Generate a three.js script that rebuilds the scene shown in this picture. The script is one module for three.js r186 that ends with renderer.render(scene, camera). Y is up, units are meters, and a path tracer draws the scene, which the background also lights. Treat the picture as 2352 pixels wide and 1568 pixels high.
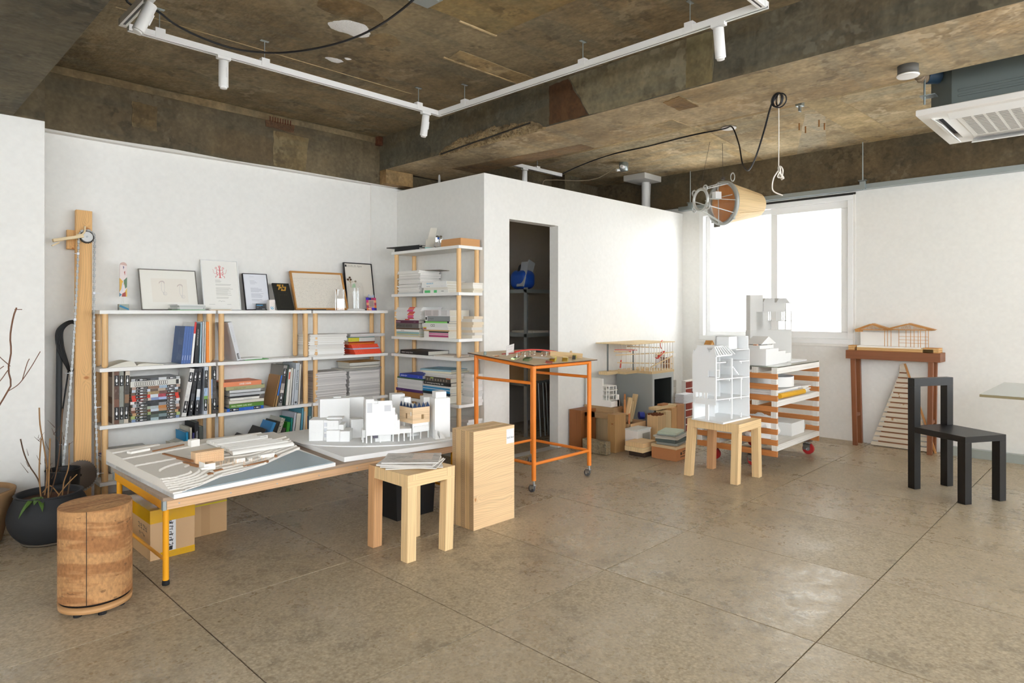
import * as THREE from 'three';
import { RoundedBoxGeometry } from 'three/addons/geometries/RoundedBoxGeometry.js';
import { mergeGeometries, toCreasedNormals } from 'three/addons/utils/BufferGeometryUtils.js';

// ---------- camera, sky, exposure ----------
const scene = new THREE.Scene();
const camera = new THREE.PerspectiveCamera(55.346, 2352 / 1568, 0.05, 100);
camera.position.set(0, 1.28, 0);
camera.lookAt(0.7145 * 10, 1.28, -0.6997 * 10);
camera.setViewOffset(2352, 1568, 0, 70, 2352, 1568);       // shift lens: verticals stay upright
const SKY = 10.0;
scene.background = new THREE.Color().setRGB(0.95, 1.0, 1.06);   // overcast sky
scene.backgroundIntensity = SKY;
const renderer = new THREE.WebGLRenderer({ antialias: true });
renderer.toneMapping = THREE.LinearToneMapping;
renderer.toneMappingExposure = 1.0;
renderer.shadowMap.enabled = true;

// ---------- helpers ----------
function rng(a) { return () => { a = (a + 0x6d2b79f5) | 0; let t = Math.imul(a ^ (a >>> 15), 1 | a); t = (t + Math.imul(t ^ (t >>> 7), 61 | t)) ^ t; return ((t ^ (t >>> 14)) >>> 0) / 4294967296; }; }
const rnd = rng(77);
const rr = (a, b) => a + (b - a) * rnd();
const PI = Math.PI, V3 = (x, y, z) => new THREE.Vector3(x, y, z);
const used = {};
function numbered(n) { if (!(n in used)) { used[n] = 0; return n; } used[n]++; return n + '_' + String(used[n]).padStart(3, '0'); }
function tag(o, label, category, group) { o.userData.label = label; o.userData.category = category; if (group) o.userData.group = group; return o; }
function thing(name, label, category, p = [0, 0, 0], turn = 0, group) {
  const o = new THREE.Group(); o.name = numbered(name); o.position.set(...p); o.rotation.y = turn; scene.add(o); return tag(o, label, category, group);
}
function mesh(name, g, m, parent) { const o = new THREE.Mesh(Array.isArray(g) ? merge(g) : g, m); o.name = parent ? name : numbered(name); o.castShadow = o.receiveShadow = true; if (parent) { const c = parent.children.filter((q) => q.name.replace(/_\d\d\d$/, '') === name).length; if (c) o.name = name + '_' + String(c).padStart(3, '0'); parent.add(o); } else scene.add(o); return o; }
function solo(name, g, m, label, category, group) { return tag(mesh(name, g, m), label, category, group); }
function struct(name, g, m) { const o = mesh(name, g, m); o.userData.kind = 'structure'; return o; }
function structGroup(name) { const o = new THREE.Group(); o.name = name; o.userData.kind = 'structure'; scene.add(o); return o; }
function merge(list) { const l = list.map((g) => { const n = g.index ? g.toNonIndexed() : g; for (const k of Object.keys(n.attributes)) if (!['position', 'normal', 'uv'].includes(k)) n.deleteAttribute(k); return n; }); return l.length === 1 ? l[0] : mergeGeometries(l); }
// texture coordinates in metres; u runs along axis ax (the grain)
function uvm(g, ax = 'x', su = 1, sv = 1, off) {
  g = g.index ? g.toNonIndexed() : g; const p = g.attributes.position, n = g.attributes.normal, uv = new Float32Array(p.count * 2); const [ou, ov] = off ?? [rnd() * 7, rnd() * 7];
  for (let i = 0; i < p.count; i += 3) {
    let nx = 0, ny = 0, nz = 0; for (let k = 0; k < 3; k++) { nx += n.getX(i + k); ny += n.getY(i + k); nz += n.getZ(i + k); }
    nx = Math.abs(nx); ny = Math.abs(ny); nz = Math.abs(nz);
    const d = nx >= ny && nx >= nz ? 'x' : ny >= nz ? 'y' : 'z';
    const rest = ['x', 'y', 'z'].filter((q) => q !== d); const ua = rest.includes(ax) ? ax : rest[0], va = rest.find((q) => q !== ua);
    for (let k = 0; k < 3; k++) { const c = { x: p.getX(i + k), y: p.getY(i + k), z: p.getZ(i + k) }; uv[(i + k) * 2] = c[ua] * su + ou; uv[(i + k) * 2 + 1] = c[va] * sv + ov; }
  }
  g.setAttribute('uv', new THREE.BufferAttribute(uv, 2)); return g;
}
const moved = (g, x, y, z) => g.translate(x, y, z);
// box from lo to hi, chamfered by r
function bx(x0, y0, z0, x1, y1, z1, r = 0, ax) {
  const w = Math.abs(x1 - x0), h = Math.abs(y1 - y0), d = Math.abs(z1 - z0);
  const g = r ? new RoundedBoxGeometry(w, h, d, 1, Math.min(r, w / 2.01, h / 2.01, d / 2.01)) : new THREE.BoxGeometry(w, h, d);
  g.translate((x0 + x1) / 2, (y0 + y1) / 2, (z0 + z1) / 2);
  return uvm(g, ax ?? (w >= h && w >= d ? 'x' : h >= d ? 'y' : 'z'));
}
const cb = (x, y, z, w, h, d, r, ax) => bx(x - w / 2, y - h / 2, z - d / 2, x + w / 2, y + h / 2, z + d / 2, r, ax);
// a bar of square section between two points
function bar(a, b, w, h = w, r = 0) {
  const A = V3(...a), B = V3(...b), L = A.distanceTo(B), g = uvm(r ? new RoundedBoxGeometry(w, h, L, 1, r) : new THREE.BoxGeometry(w, h, L), 'z');
  const m = new THREE.Matrix4().lookAt(B, A, Math.abs(B.y - A.y) > 0.95 * L ? V3(0, 0, 1) : V3(0, 1, 0)); m.setPosition(A.add(B).multiplyScalar(0.5)); return g.applyMatrix4(m);
}
function rod(a, b, r0, r1 = r0, seg = 12) {
  const A = V3(...a), B = V3(...b), L = A.distanceTo(B), g = new THREE.CylinderGeometry(r1, r0, L, seg);
  g.applyQuaternion(new THREE.Quaternion().setFromUnitVectors(V3(0, 1, 0), B.clone().sub(A).normalize())); const c = A.add(B).multiplyScalar(0.5); return g.translate(c.x, c.y, c.z);
}
const tube = (pts, r, n = 40, s = 6, closed = false) => new THREE.TubeGeometry(new THREE.CatmullRomCurve3(pts.map((p) => V3(...p)), closed), n, r, s, closed);
const lathe = (pts, seg = 40) => new THREE.LatheGeometry(pts.map((p) => new THREE.Vector2(...p)), seg);
function shapeOf(pts, holes = []) { const s = new THREE.Shape(pts.map((p) => new THREE.Vector2(...p))); for (const h of holes) s.holes.push(new THREE.Path(h.map((p) => new THREE.Vector2(...p)))); return s; }
function ext(pts, depth, holes = [], bevel = 0) { const g = new THREE.ExtrudeGeometry(shapeOf(pts, holes), { depth, bevelEnabled: bevel > 0, bevelSize: bevel, bevelThickness: bevel, bevelSegments: 1, curveSegments: 10 }); return g; }
// a flat outline (x, z) standing from y0 to y1
function slab(pts, y0, y1, holes = []) { const f = (l) => l.map(([x, z]) => [x, -z]); const g = ext(f(pts), y1 - y0, holes.map(f)); g.rotateX(-PI / 2); g.translate(0, y0, 0); return uvm(g, 'x'); }

// ---------- textures ----------
function lattice(seed, nx, ny) { const r = rng(seed), a = new Float32Array(nx * ny); for (let i = 0; i < a.length; i++) a[i] = r(); return (u, v) => { const x = u * nx, y = v * ny, i = Math.floor(x), j = Math.floor(y), f = x - i, g = y - j, s = f * f * (3 - 2 * f), t = g * g * (3 - 2 * g), i0 = ((i % nx) + nx) % nx, i1 = (i0 + 1) % nx, j0 = (((j % ny) + ny) % ny) * nx, j1 = ((((j + 1) % ny) + ny) % ny) * nx; return (a[j0 + i0] * (1 - s) + a[j0 + i1] * s) * (1 - t) + (a[j1 + i0] * (1 - s) + a[j1 + i1] * s) * t; }; }
function fbm(seed, nx, ny, oct = 5, gain = 0.55) { const L = []; for (let o = 0; o < oct; o++) L.push(lattice(seed + o * 17, nx << o, ny << o)); let tot = 0; for (let o = 0; o < oct; o++) tot += gain ** o; return (u, v) => { let s = 0, a = 1; for (let o = 0; o < oct; o++) { s += a * L[o](u, v); a *= gain; } return s / tot; }; }
const cl = (x) => Math.max(0, Math.min(1, x)), sm = (a, b, x) => { const t = cl((x - a) / (b - a)); return t * t * (3 - 2 * t); };
function tex(w, h, fn, srgb = true, ch = 4) {
  const d = new Uint8Array(w * h * 4);
  for (let y = 0; y < h; y++) for (let x = 0; x < w; x++) { const c = fn((x + 0.5) / w, (y + 0.5) / h, x, y), i = (y * w + x) * 4; if (typeof c === 'number') d[i] = d[i + 1] = d[i + 2] = cl(c) * 255; else { d[i] = cl(c[0]) * 255; d[i + 1] = cl(c[1]) * 255; d[i + 2] = cl(c[2]) * 255; } d[i + 3] = 255; }
  const t = new THREE.DataTexture(d, w, h, THREE.RGBAFormat); t.wrapS = t.wrapT = THREE.RepeatWrapping; t.magFilter = THREE.LinearFilter; t.minFilter = THREE.LinearMipmapLinearFilter; if (srgb) t.colorSpace = THREE.SRGBColorSpace; t.needsUpdate = true; return t;
}
function rep(t, u, v) { const c = t.clone(); c.repeat.set(u, v); c.needsUpdate = true; return c; }
const mix3 = (a, b, t) => [a[0] + (b[0] - a[0]) * t, a[1] + (b[1] - a[1]) * t, a[2] + (b[2] - a[2]) * t];
const std = (c, o = {}) => new THREE.MeshStandardMaterial({ color: c, roughness: 0.6, ...o });
const phys = (c, o = {}) => new THREE.MeshPhysicalMaterial({ color: c, roughness: 0.5, ...o });

// wood grain, long axis = u; multiplies the material's colour
const grainA = (() => { const w1 = fbm(11, 1, 5, 4), w2 = fbm(12, 3, 60, 3), w3 = fbm(19, 6, 160, 2), w4 = fbm(20, 1, 9, 3); return tex(1024, 512, (u, v) => { const y = v * 34 + (w1(u, v) - 0.5) * 4; const ring = 0.5 + 0.5 * Math.sin(y * 6.283); const g = 1.0 - 0.075 * Math.pow(ring, 3) - 0.13 * (w2(u, v) - 0.5) - 0.1 * (w3(u, v) - 0.5) - 0.1 * (w4(u, v) - 0.5); return [g, g * 0.985 + 0.005, g * 0.965 + 0.01]; }); })();
const grainK = (() => { const w1 = fbm(31, 1, 4, 4), w2 = fbm(32, 4, 90, 3), w3 = fbm(33, 2, 2, 3); const r = rng(5), K = []; for (let i = 0; i < 12; i++) K.push([r(), r(), 0.006 + 0.008 * r()]);
  return tex(1024, 1024, (u, v) => { let y = v * 84 + (w1(u, v) - 0.5) * 9 + (w3(u, v) - 0.5) * 8, dark = 0; for (const [ku, kv, kr] of K) { let du = u - ku, dv = v - kv; du -= Math.round(du); dv -= Math.round(dv); const d = Math.hypot(du * 0.75, dv * 1.4); y += 2.6 * Math.exp(-((d / (kr * 2.4)) ** 2)) * Math.sign(dv || 1); dark = Math.max(dark, sm(kr * 1.3, kr * 0.5, Math.hypot(du * 1.3, dv * 0.8) + 0.004 * (w2(u, v) - 0.5))); }
    const ring = 0.5 + 0.5 * Math.sin(y * 6.283); const g = 1 - 0.065 * Math.pow(ring, 2.5) - 0.1 * (w2(u, v) - 0.5); const c = [g, g * 0.982, g * 0.96]; return mix3(c, [0.74, 0.52, 0.33], 0.7 * dark); }); })();
const fineBump = (() => { const a = fbm(41, 64, 64, 3), b = fbm(42, 8, 8, 4); return tex(512, 512, (u, v) => 0.5 * a(u, v) + 0.5 * b(u, v), false); })();
const wood = (c, knots = false, o = {}) => std(c, { map: rep(knots ? grainK : grainA, 1.0, knots ? 1 : 2.6), roughness: 0.55, ...o });
// ---------- surfaces of the room ----------
const concreteMap = (() => {
  const a = fbm(101, 3, 3, 6, 0.6), b = fbm(102, 5, 5, 6, 0.6), c = fbm(103, 40, 12, 3), d = fbm(104, 10, 10, 6, 0.62), e = fbm(105, 130, 130, 2), s = fbm(106, 5, 26, 5, 0.6), m = fbm(107, 60, 60, 3);
  return tex(2048, 2048, (u, v) => {
    let col = mix3([0.66, 0.615, 0.52], [0.76, 0.71, 0.605], sm(0.3, 0.7, a(u, v)));
    col = mix3(col, [0.67, 0.59, 0.46], 0.6 * sm(0.48, 0.7, b(u, v)));
    col = mix3(col, [0.62, 0.605, 0.545], 0.55 * sm(0.5, 0.68, s(u, v)));
    const k = 1 + 0.2 * (c(u, v) - 0.5) + 0.22 * (e(u, v) - 0.5) + 0.34 * (d(u, v) - 0.5);
    col = col.map((q) => q * k);
    const w = d(u + 0.31, v + 0.17), g = m(u, v); col = mix3(col, [0.88, 0.84, 0.76], 0.5 * sm(0.58, 0.7, w) * sm(0.45, 0.6, g));
    const h = d(u + 0.71, v + 0.57); col = mix3(col, [0.4, 0.36, 0.3], 0.45 * sm(0.6, 0.72, h) * sm(0.42, 0.58, m(u + 0.4, v + 0.2)));
    return col;
  });
})();
const concreteBump = (() => { const a = fbm(111, 6, 6, 6, 0.6), b = fbm(112, 100, 24, 3), c = fbm(113, 12, 12, 5, 0.7); return tex(1024, 1024, (u, v) => 0.45 * a(u, v) + 0.25 * b(u, v) + 0.3 * sm(0.35, 0.6, c(u, v)), false); })();
const concrete = (tint, o = {}) => std(tint, { map: rep(concreteMap, 0.36, 0.36), bumpMap: rep(concreteBump, 0.5, 0.5), bumpScale: 0.012, roughness: 0.9, ...o });
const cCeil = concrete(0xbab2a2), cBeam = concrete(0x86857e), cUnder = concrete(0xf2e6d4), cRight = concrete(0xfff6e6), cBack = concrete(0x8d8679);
const plasterBump = (() => { const a = fbm(121, 5, 5, 5, 0.6), b = fbm(122, 60, 60, 3); return tex(1024, 1024, (u, v) => 0.6 * a(u, v) + 0.4 * b(u, v), false); })();
const plasterMap = (() => { const a = fbm(123, 4, 4, 5), e = fbm(124, 80, 80, 2); return tex(512, 512, (u, v) => { const k = 0.965 + 0.02 * (a(u, v) - 0.5) + 0.025 * (e(u, v) - 0.5); return [k, k * 0.997, k * 0.985]; }); })();
const paint = std(0xf6f5f2, { map: rep(plasterMap, 0.5, 0.5), bumpMap: rep(plasterBump, 0.5, 0.5), bumpScale: 0.0012, roughness: 0.75 });
const board = std(0xf3f2ef, { map: rep(plasterMap, 0.5, 0.5), roughness: 0.8 });
const floorMap = (() => {
  const a = fbm(131, 4, 4, 5), b = fbm(132, 9, 9, 5, 0.62), e = fbm(133, 140, 140, 2); const N = 150, r = rng(9), px = [], G = N;
  for (let i = 0; i < N * N; i++) px.push([r(), r(), r(), 0.2 + 0.4 * r()]);
  return tex(2048, 2048, (u, v) => {
    let col = mix3([0.665, 0.605, 0.505], [0.715, 0.655, 0.555], a(u, v));
    const x = u * G, y = v * G, i = Math.floor(x), j = Math.floor(y); let chip = 0, tone = 0;
    for (let q = -1; q <= 1; q++) for (let p = -1; p <= 1; p++) { const c = px[((j + q + G) % G) * G + ((i + p + G) % G)], d = Math.hypot(x - i - p - c[0], (y - j - q - c[1])); const s = sm(c[3] + 0.08, c[3] - 0.08, d); if (s > chip) { chip = s; tone = c[2]; } }
    col = mix3(col, tone < 0.3 ? [0.6, 0.54, 0.44] : mix3([0.7, 0.645, 0.545], [0.8, 0.75, 0.66], tone), 0.55 * chip);
    const w = b(u, v); if (w > 0.6) col = mix3(col, [0.42, 0.38, 0.32], 0.4 * sm(0.6, 0.7, w) * sm(0.4, 0.62, e(u, v)));
    const k = 1 + 0.14 * (e(u, v) - 0.5); return col.map((q) => q * k);
  });
})();
const floorRough = (() => { const a = fbm(141, 4, 4, 6, 0.62), e = fbm(142, 60, 60, 3), n = fbm(143, 220, 220, 2); return tex(1024, 1024, (u, v) => { const k = 0.3 + 0.18 * sm(0.4, 0.62, a(u, v)) + 0.2 * (e(u, v) - 0.5) + 0.14 * (n(u, v) - 0.5); return [k, k, k]; }, false); })();
const floorMats = [0xf4f2ee, 0xf7f5f1, 0xf1efeb].map((c) => std(c, { map: rep(floorMap, 0.55, 0.55), roughnessMap: rep(floorRough, 0.4, 0.4), roughness: 1.0, bumpMap: rep(fineBump, 2.5, 2.5), bumpScale: 0.0006 }));

// ---------- floor of terrazzo slabs with recessed joints ----------
const floor = structGroup('floor');
mesh('grout_bed', bx(-3.2, -0.2, -5.6, 7.3, -0.005, 2.8), std(0x6a5846, { roughness: 0.95 }), floor);
{
  const X = [-3.2], Z = [-5.6]; for (let k = -5; k <= 7; k++) X.push(1.0095 + 0.8065 * k); X.push(7.3);
  for (let k = -4; k <= 3; k++) Z.push(-0.922 + 1.003 * k); Z.push(2.8);
  X.sort((a, b) => a - b); Z.sort((a, b) => a - b);
  for (let i = 0; i + 1 < X.length; i++) for (let j = 0; j + 1 < Z.length; j++) {
    const g = 0.003, h = rr(-0.0008, 0); if (X[i + 1] - X[i] < 0.05) continue;
    mesh('floor_tile', uvm(bx(X[i] + g, -0.03, Z[j] + g, X[i + 1] - g, h, Z[j + 1] - g), 'x'), floorMats[Math.floor(rnd() * 3)], floor);
  }
}
// a wall in the plane x = const or z = const with rectangular openings
function wallX(name, x0, x1, z0, z1, y0, y1, holes, m) { const g = ext([[z0, y0], [z1, y0], [z1, y1], [z0, y1]], x1 - x0, holes.map(([a, b, c, d]) => [[a, c], [b, c], [b, d], [a, d]])); g.rotateY(-PI / 2); g.translate(x1, 0, 0); return struct(name, uvm(g, 'z'), m); }
function wallZ(name, z0, z1, x0, x1, y0, y1, holes, m) { const g = ext([[x0, y0], [x1, y0], [x1, y1], [x0, y1]], z1 - z0, holes.map(([a, b, c, d]) => [[a, c], [b, c], [b, d], [a, d]])); g.translate(0, 0, z0); return struct(name, uvm(g, 'x'), m); }
wallZ('wall_back', -5.4, -5.21, -3.2, 7.3, -0.2, 2.462, [], paint);
wallZ('wall_back_pier', -5.21, -5.185, 3.42, 3.72, 0, 2.455, [], paint);

const W2 = [[0.35, 2.35, 0.3, 2.44]], W3 = [[-2.6, -0.2, 1.0, 2.8], [0.3, 2.9, 1.0, 2.8], [3.4, 6.2, 1.0, 2.8]], W4 = [[-2.0, 0.1, 0.9, 2.75], [0.3, 2.4, 0.9, 2.75]];
wallX('wall_left', -3.2, -3.0, -5.4, 2.8, -0.2, 2.95, W4, paint);
wallX('wall_right', 6.93, 7.15, -5.4, 2.8, -0.2, 2.5, [[-3.735, -2.083, 0.95, 2.425], ...W2], paint);
wallZ('wall_front', 2.6, 2.8, -3.2, 7.3, -0.2, 2.95, W3, paint);
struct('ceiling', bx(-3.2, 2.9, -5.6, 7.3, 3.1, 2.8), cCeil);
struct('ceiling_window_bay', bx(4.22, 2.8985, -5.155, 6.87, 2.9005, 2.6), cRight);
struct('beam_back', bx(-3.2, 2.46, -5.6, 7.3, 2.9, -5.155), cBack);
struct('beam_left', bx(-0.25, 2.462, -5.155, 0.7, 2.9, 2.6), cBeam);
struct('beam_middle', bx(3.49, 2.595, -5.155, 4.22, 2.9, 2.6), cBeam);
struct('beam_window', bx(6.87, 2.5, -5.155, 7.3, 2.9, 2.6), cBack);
struct('column_left', bx(-0.5, 0, -5.21, 0.862, 2.463, -4.92, 0.004), paint);
struct('column_left_head', bx(-0.5, 2.463, -5.2, 0.862, 2.9, -4.925), cBack);
// partition room in the corner, open at the top
{
  const p = wallZ('wall_partition', -4.06, -3.955, 3.707, 6.93, 0, 2.43, [[4.006, 4.656, 0, 2.076]], board);
  wallX('wall_partition_side', 3.707, 3.81, -5.21, -4.06, 0, 2.43, [], board);
}
// windows: frame, two sliding sashes, panes
const pvc = std(0xf4f4f2, { roughness: 0.35 }), glassPane = phys(0xffffff, { transmission: 1, thickness: 0, roughness: 0, ior: 1.5 });
function windowX(name, z0, z1, y0, y1, x) {
  const w = structGroup(name), f = 0.05, m = (z0 + z1) / 2 + 0.05;
  const ring = (a, b, c, d, t, xa, xb) => [bx(xa, c, a, xb, c + t, b, 0.004), bx(xa, d - t, a, xb, d, b, 0.004), bx(xa, c + t, a, xb, d - t, a + t, 0.004), bx(xa, c + t, b - t, xb, d - t, b, 0.004)];
  mesh('window_frame', ring(z0, z1, y0, y1, f, x - 0.01, x + 0.12), pvc, w);
  mesh('window_sash', ring(z0 + f, m + 0.03, y0 + f, y1 - f, 0.05, x + 0.065, x + 0.095), pvc, w);
  mesh('window_sash', ring(m - 0.05, z1 - f, y0 + f, y1 - f, 0.07, x + 0.02, x + 0.055), pvc, w);
  mesh('window_pane', bx(x + 0.078, y0 + f + 0.04, z0 + f + 0.04, x + 0.08, y1 - f - 0.04, m - 0.01), glassPane, w);
  mesh('window_pane', bx(x + 0.037, y0 + f + 0.06, m + 0.01, x + 0.039, y1 - f - 0.06, z1 - f - 0.06), glassPane, w);
  return w;
}
windowX('window_1', -3.735, -2.083, 0.95, 2.425, 6.93);
W2.forEach(([a, b, c, d], i) => windowX('window_' + (i + 2), a, b, c, d, 6.93));
W3.forEach(([a, b, c, d], i) => { const w = windowX('window_' + (i + 3), -(b - a) / 2, (b - a) / 2, c, d, 0); w.rotation.y = -PI / 2; w.position.set((a + b) / 2, 0, 2.6); });
W4.forEach(([a, b, c, d], i) => { const w = windowX('window_' + (i + 6), -(b - a) / 2, (b - a) / 2, c, d, 0); w.rotation.y = PI; w.position.set(-3.0, 0, (a + b) / 2); });
// the pale house across the alley, seen through the window as a white glare
struct('wall_neighbour_house', bx(9.6, -3.5, -9.5, 10.0, 6.5, -0.6), std(0xcac8c2, { roughness: 0.9 }));
// ---------- printed matter: one sheet of lettering and covers, cut into rectangles ----------
const PR = { n: 0 };
function newSheet() { const c = document.createElement('canvas'); c.width = c.height = 2048; PR.c = c; PR.g = c.getContext('2d'); PR.x = PR.y = PR.h = 0; const t = new THREE.CanvasTexture(c); t.colorSpace = THREE.SRGBColorSpace; t.magFilter = THREE.LinearFilter; PR.m = std(0xffffff, { map: t, roughness: 0.5 }); PR.sw = {}; }
newSheet();
function print(w, h, draw) {
  if (PR.x + w + 4 > 2048) { PR.x = 0; PR.y += PR.h + 4; PR.h = 0; }
  if (PR.y + h + 4 > 2048) newSheet();
  const g = PR.g, x = PR.x, y = PR.y; g.save(); g.beginPath(); g.rect(x, y, w, h); g.clip(); g.translate(x, y); draw(g, w, h); g.restore();
  PR.x += w + 4; PR.h = Math.max(PR.h, h);
  return { m: PR.m, r: [(x + 1) / 2048, 1 - (y + h - 1) / 2048, (x + w - 1) / 2048, 1 - (y + 1) / 2048] };
}
const hx = (c) => '#' + (typeof c === 'number' ? c.toString(16).padStart(6, '0') : c);
const fill = (g, c, x, y, w, h) => { g.fillStyle = typeof c === 'number' ? hx(c) : c; g.fillRect(x, y, w, h); };
function text(g, s, x, y, px, c, font = 'sans-serif', weight = '', align = 'left') { g.fillStyle = typeof c === 'number' ? hx(c) : c; g.font = `${weight} ${px}px ${font}`; g.textAlign = align; g.textBaseline = 'middle'; g.fillText(s, x, y); }
const swatch = (c) => { const k = PR.n + hx(c) + PR.m.uuid; return PR.sw[k] ?? (PR.sw[k] = print(8, 8, (g) => fill(g, c, 0, 0, 8, 8))); };
// box with a print on some faces (order +x -x +y -y +z -z); the other faces wear the colour of swatch s
function pbox(x0, y0, z0, x1, y1, z1, s, faces = {}) {
  const g = new THREE.BoxGeometry(x1 - x0, y1 - y0, z1 - z0).toNonIndexed(), uv = g.attributes.uv; g.translate((x0 + x1) / 2, (y0 + y1) / 2, (z0 + z1) / 2);
  for (let f = 0; f < 6; f++) { const q = (faces[f] ?? s).r; for (let k = 0; k < 6; k++) { const i = f * 6 + k; if (faces[f]) uv.setXY(i, q[0] + uv.getX(i) * (q[2] - q[0]), q[1] + uv.getY(i) * (q[3] - q[1])); else uv.setXY(i, (q[0] + q[2]) / 2, (q[1] + q[3]) / 2); } }
  return g;
}
const colorMats = {}; const cm = (c, r = 0.55) => colorMats[c + '_' + r] ?? (colorMats[c + '_' + r] = std(c, { roughness: r }));
const paperM = std(0xece8de, { roughness: 0.85, map: rep(tex(64, 256, (u, v, x, y) => { const k = 0.86 + 0.14 * ((y * 7919) % 13) / 13; return [k, k, k * 0.98]; }), 1, 30) });
// book lying flat: spine towards +z, spine length along x, thickness up; o.p = printed spine, o.top = printed cover
function book(L, t, d, o, name = 'book') {
  const b = 0.0022, root = new THREE.Group(); root.name = name; const c = o.c ?? 0xffffff;
  if (o.p || o.top) { const s = swatch(c), same = [o.p, o.top].filter(Boolean).every((q) => q.m === PR.m); void same;
    const S = { r: null }; const use = o.p ?? o.top; S.m = use.m; S.r = o.bg ?? (use.r.slice()); if (!o.bg) { const q = use.r, e = 0.0012; S.r = [q[0], q[3] - e, q[0] + e, q[3]]; }
    const geo = [pbox(-L / 2, t - b, -d, L / 2, t, 0, S, o.top && (!o.p || o.top.m === o.p.m) ? { 2: o.top } : {}), pbox(-L / 2, 0, -d, L / 2, b, 0, S), pbox(-L / 2, b, -b, L / 2, t - b, 0, S)];
    if (o.p) { const q = pbox(-L / 2, 0, -0.0005, L / 2, t, 0.0006, S, { 4: o.p }); geo.push(q); }
    mesh('cover', geo, use.m, root);
  } else mesh('cover', [cb(0, t - b / 2, -d / 2, L, b, d), cb(0, b / 2, -d / 2, L, b, d), cb(0, t / 2, -b / 2, L, t, b)], cm(c, o.rough), root);
  mesh('pages', bx(-L / 2 + 0.003, b, -d + 0.003, L / 2 - 0.003, t - b, -b), o.pm ?? paperM, root);
  return root;
}
function place(root, name, label, category, p, rot, group) { root.name = numbered(name); root.position.set(...p); if (rot) root.rotation.set(...rot); scene.add(root); return tag(root, label, category, group); }
// a thin magazine: one sheet block with a coloured back
function magazine(L, t, d, c, p) { const s = p ?? null; if (s) { const q = s.r, S = { r: [q[0], q[3] - 0.001, q[0] + 0.001, q[3]] }; return new THREE.Mesh(pbox(-L / 2, 0, -d, L / 2, t, 0, S, { 4: s }), s.m); } return new THREE.Mesh(bx(-L / 2, 0, -d, L / 2, t, 0), cm(c)); }
// stack from y up. items: [L, t, d, {c, p, top, flip, mag}, label, dx, dz, turn]
function stack(items, x, y, z, turn = 0, group, category = 'book') {
  for (const [L, t, d, o, label, dx = 0, dz = 0, tw = 0] of items) {
    const a = turn + tw + (o.flip ? PI : 0), root = o.mag ? magazine(L, t, d, o.c, o.p) : book(L, t, d, o);
    const cx = x + dx * Math.cos(turn) + dz * Math.sin(turn), cz = z - dx * Math.sin(turn) + dz * Math.cos(turn); const px = o.flip ? -Math.sin(turn) * d : 0, pz = o.flip ? -Math.cos(turn) * d : 0;
    root.castShadow = root.receiveShadow = true;
    place(root, o.mag ? 'magazine' : 'book', label, o.mag ? 'magazine' : category, [cx + px, y, cz + pz], [0, a, 0], o.group ?? group); y += t + 0.0004;
  }
  return y;
}
// standing books, spines to the front; h height, t thickness; lean in radians (top to the right)
function standing(items, x, y, z) {
  items.forEach(([h, t, d, o, label, lean = 0, gap = 0], i) => {
    const g = book(h, t, d, o); for (const c of g.children) { const q = c.geometry.clone(); q.rotateZ(PI / 2); q.translate(t, h / 2, 0); c.geometry = q; }
    const next = items[i + 1]?.[5] ?? lean; x += gap;
    place(g, 'book', label, 'book', [x, y + (lean > 0 ? Math.sin(lean) * t : 0) + 0.0005, z], [0, 0, -lean]);
    x += t / Math.cos(lean) + 0.0012 + Math.max(0, (Math.tan(lean) - Math.tan(next)) * Math.min(h * Math.cos(lean), (items[i + 1]?.[0] ?? h)));
  });
}
const spine = (bg, s, c, o = {}) => print(o.w ?? 480, o.h ?? 40, (g, w, h) => { fill(g, bg, 0, 0, w, h); if (o.band) fill(g, o.band[0], w * o.band[1], 0, w * o.band[2], h); const fs = o.px ?? h * 0.62; if (s) text(g, s, w * (o.at ?? 0.35), h * 0.53, fs, c ?? 0xffffff, o.font, o.weight ?? 'bold'); if (o.s2) text(g, o.s2, w * 0.8, h * 0.53, fs * 0.6, c ?? 0xffffff); if (o.s0) text(g, o.s0, w * 0.03, h * 0.53, fs * 0.6, c ?? 0xffffff); });
// review spine: picture bands with two black name labels
const review = (bands, seed) => print(480, 34, (g, w, h) => { const r = rng(seed); fill(g, bands[0], 0, 0, w, h); for (let i = 1; i < bands.length; i++) fill(g, bands[i], w * (0.22 + (0.5 * (i - 1)) / (bands.length - 1)), 0, w * 0.5 / (bands.length - 1) + 8, h); for (let k = 0; k < 26; k++) fill(g, `rgba(${r() > 0.5 ? '255,255,255' : '20,20,20'},${0.25 * r()})`, w * 0.24 + r() * w * 0.46, r() * h, 30 * r(), 5 * r()); for (const [a, b] of [[0.08, 0.24], [0.72, 0.2]]) { fill(g, 0x161616, w * a, 3, w * b, h - 6); text(g, 'el', w * a + 8, h / 2, 15, 0xffffff, 'sans-serif', 'bold'); g.fillStyle = '#fff'; g.beginPath(); g.ellipse(w * (a + b / 2), h / 2, 17, 6, 0, 0, 7); g.fill(); text(g, 'croquis', w * (a + b) - 46, h / 2, 12, 0xffffff); } });

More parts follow.
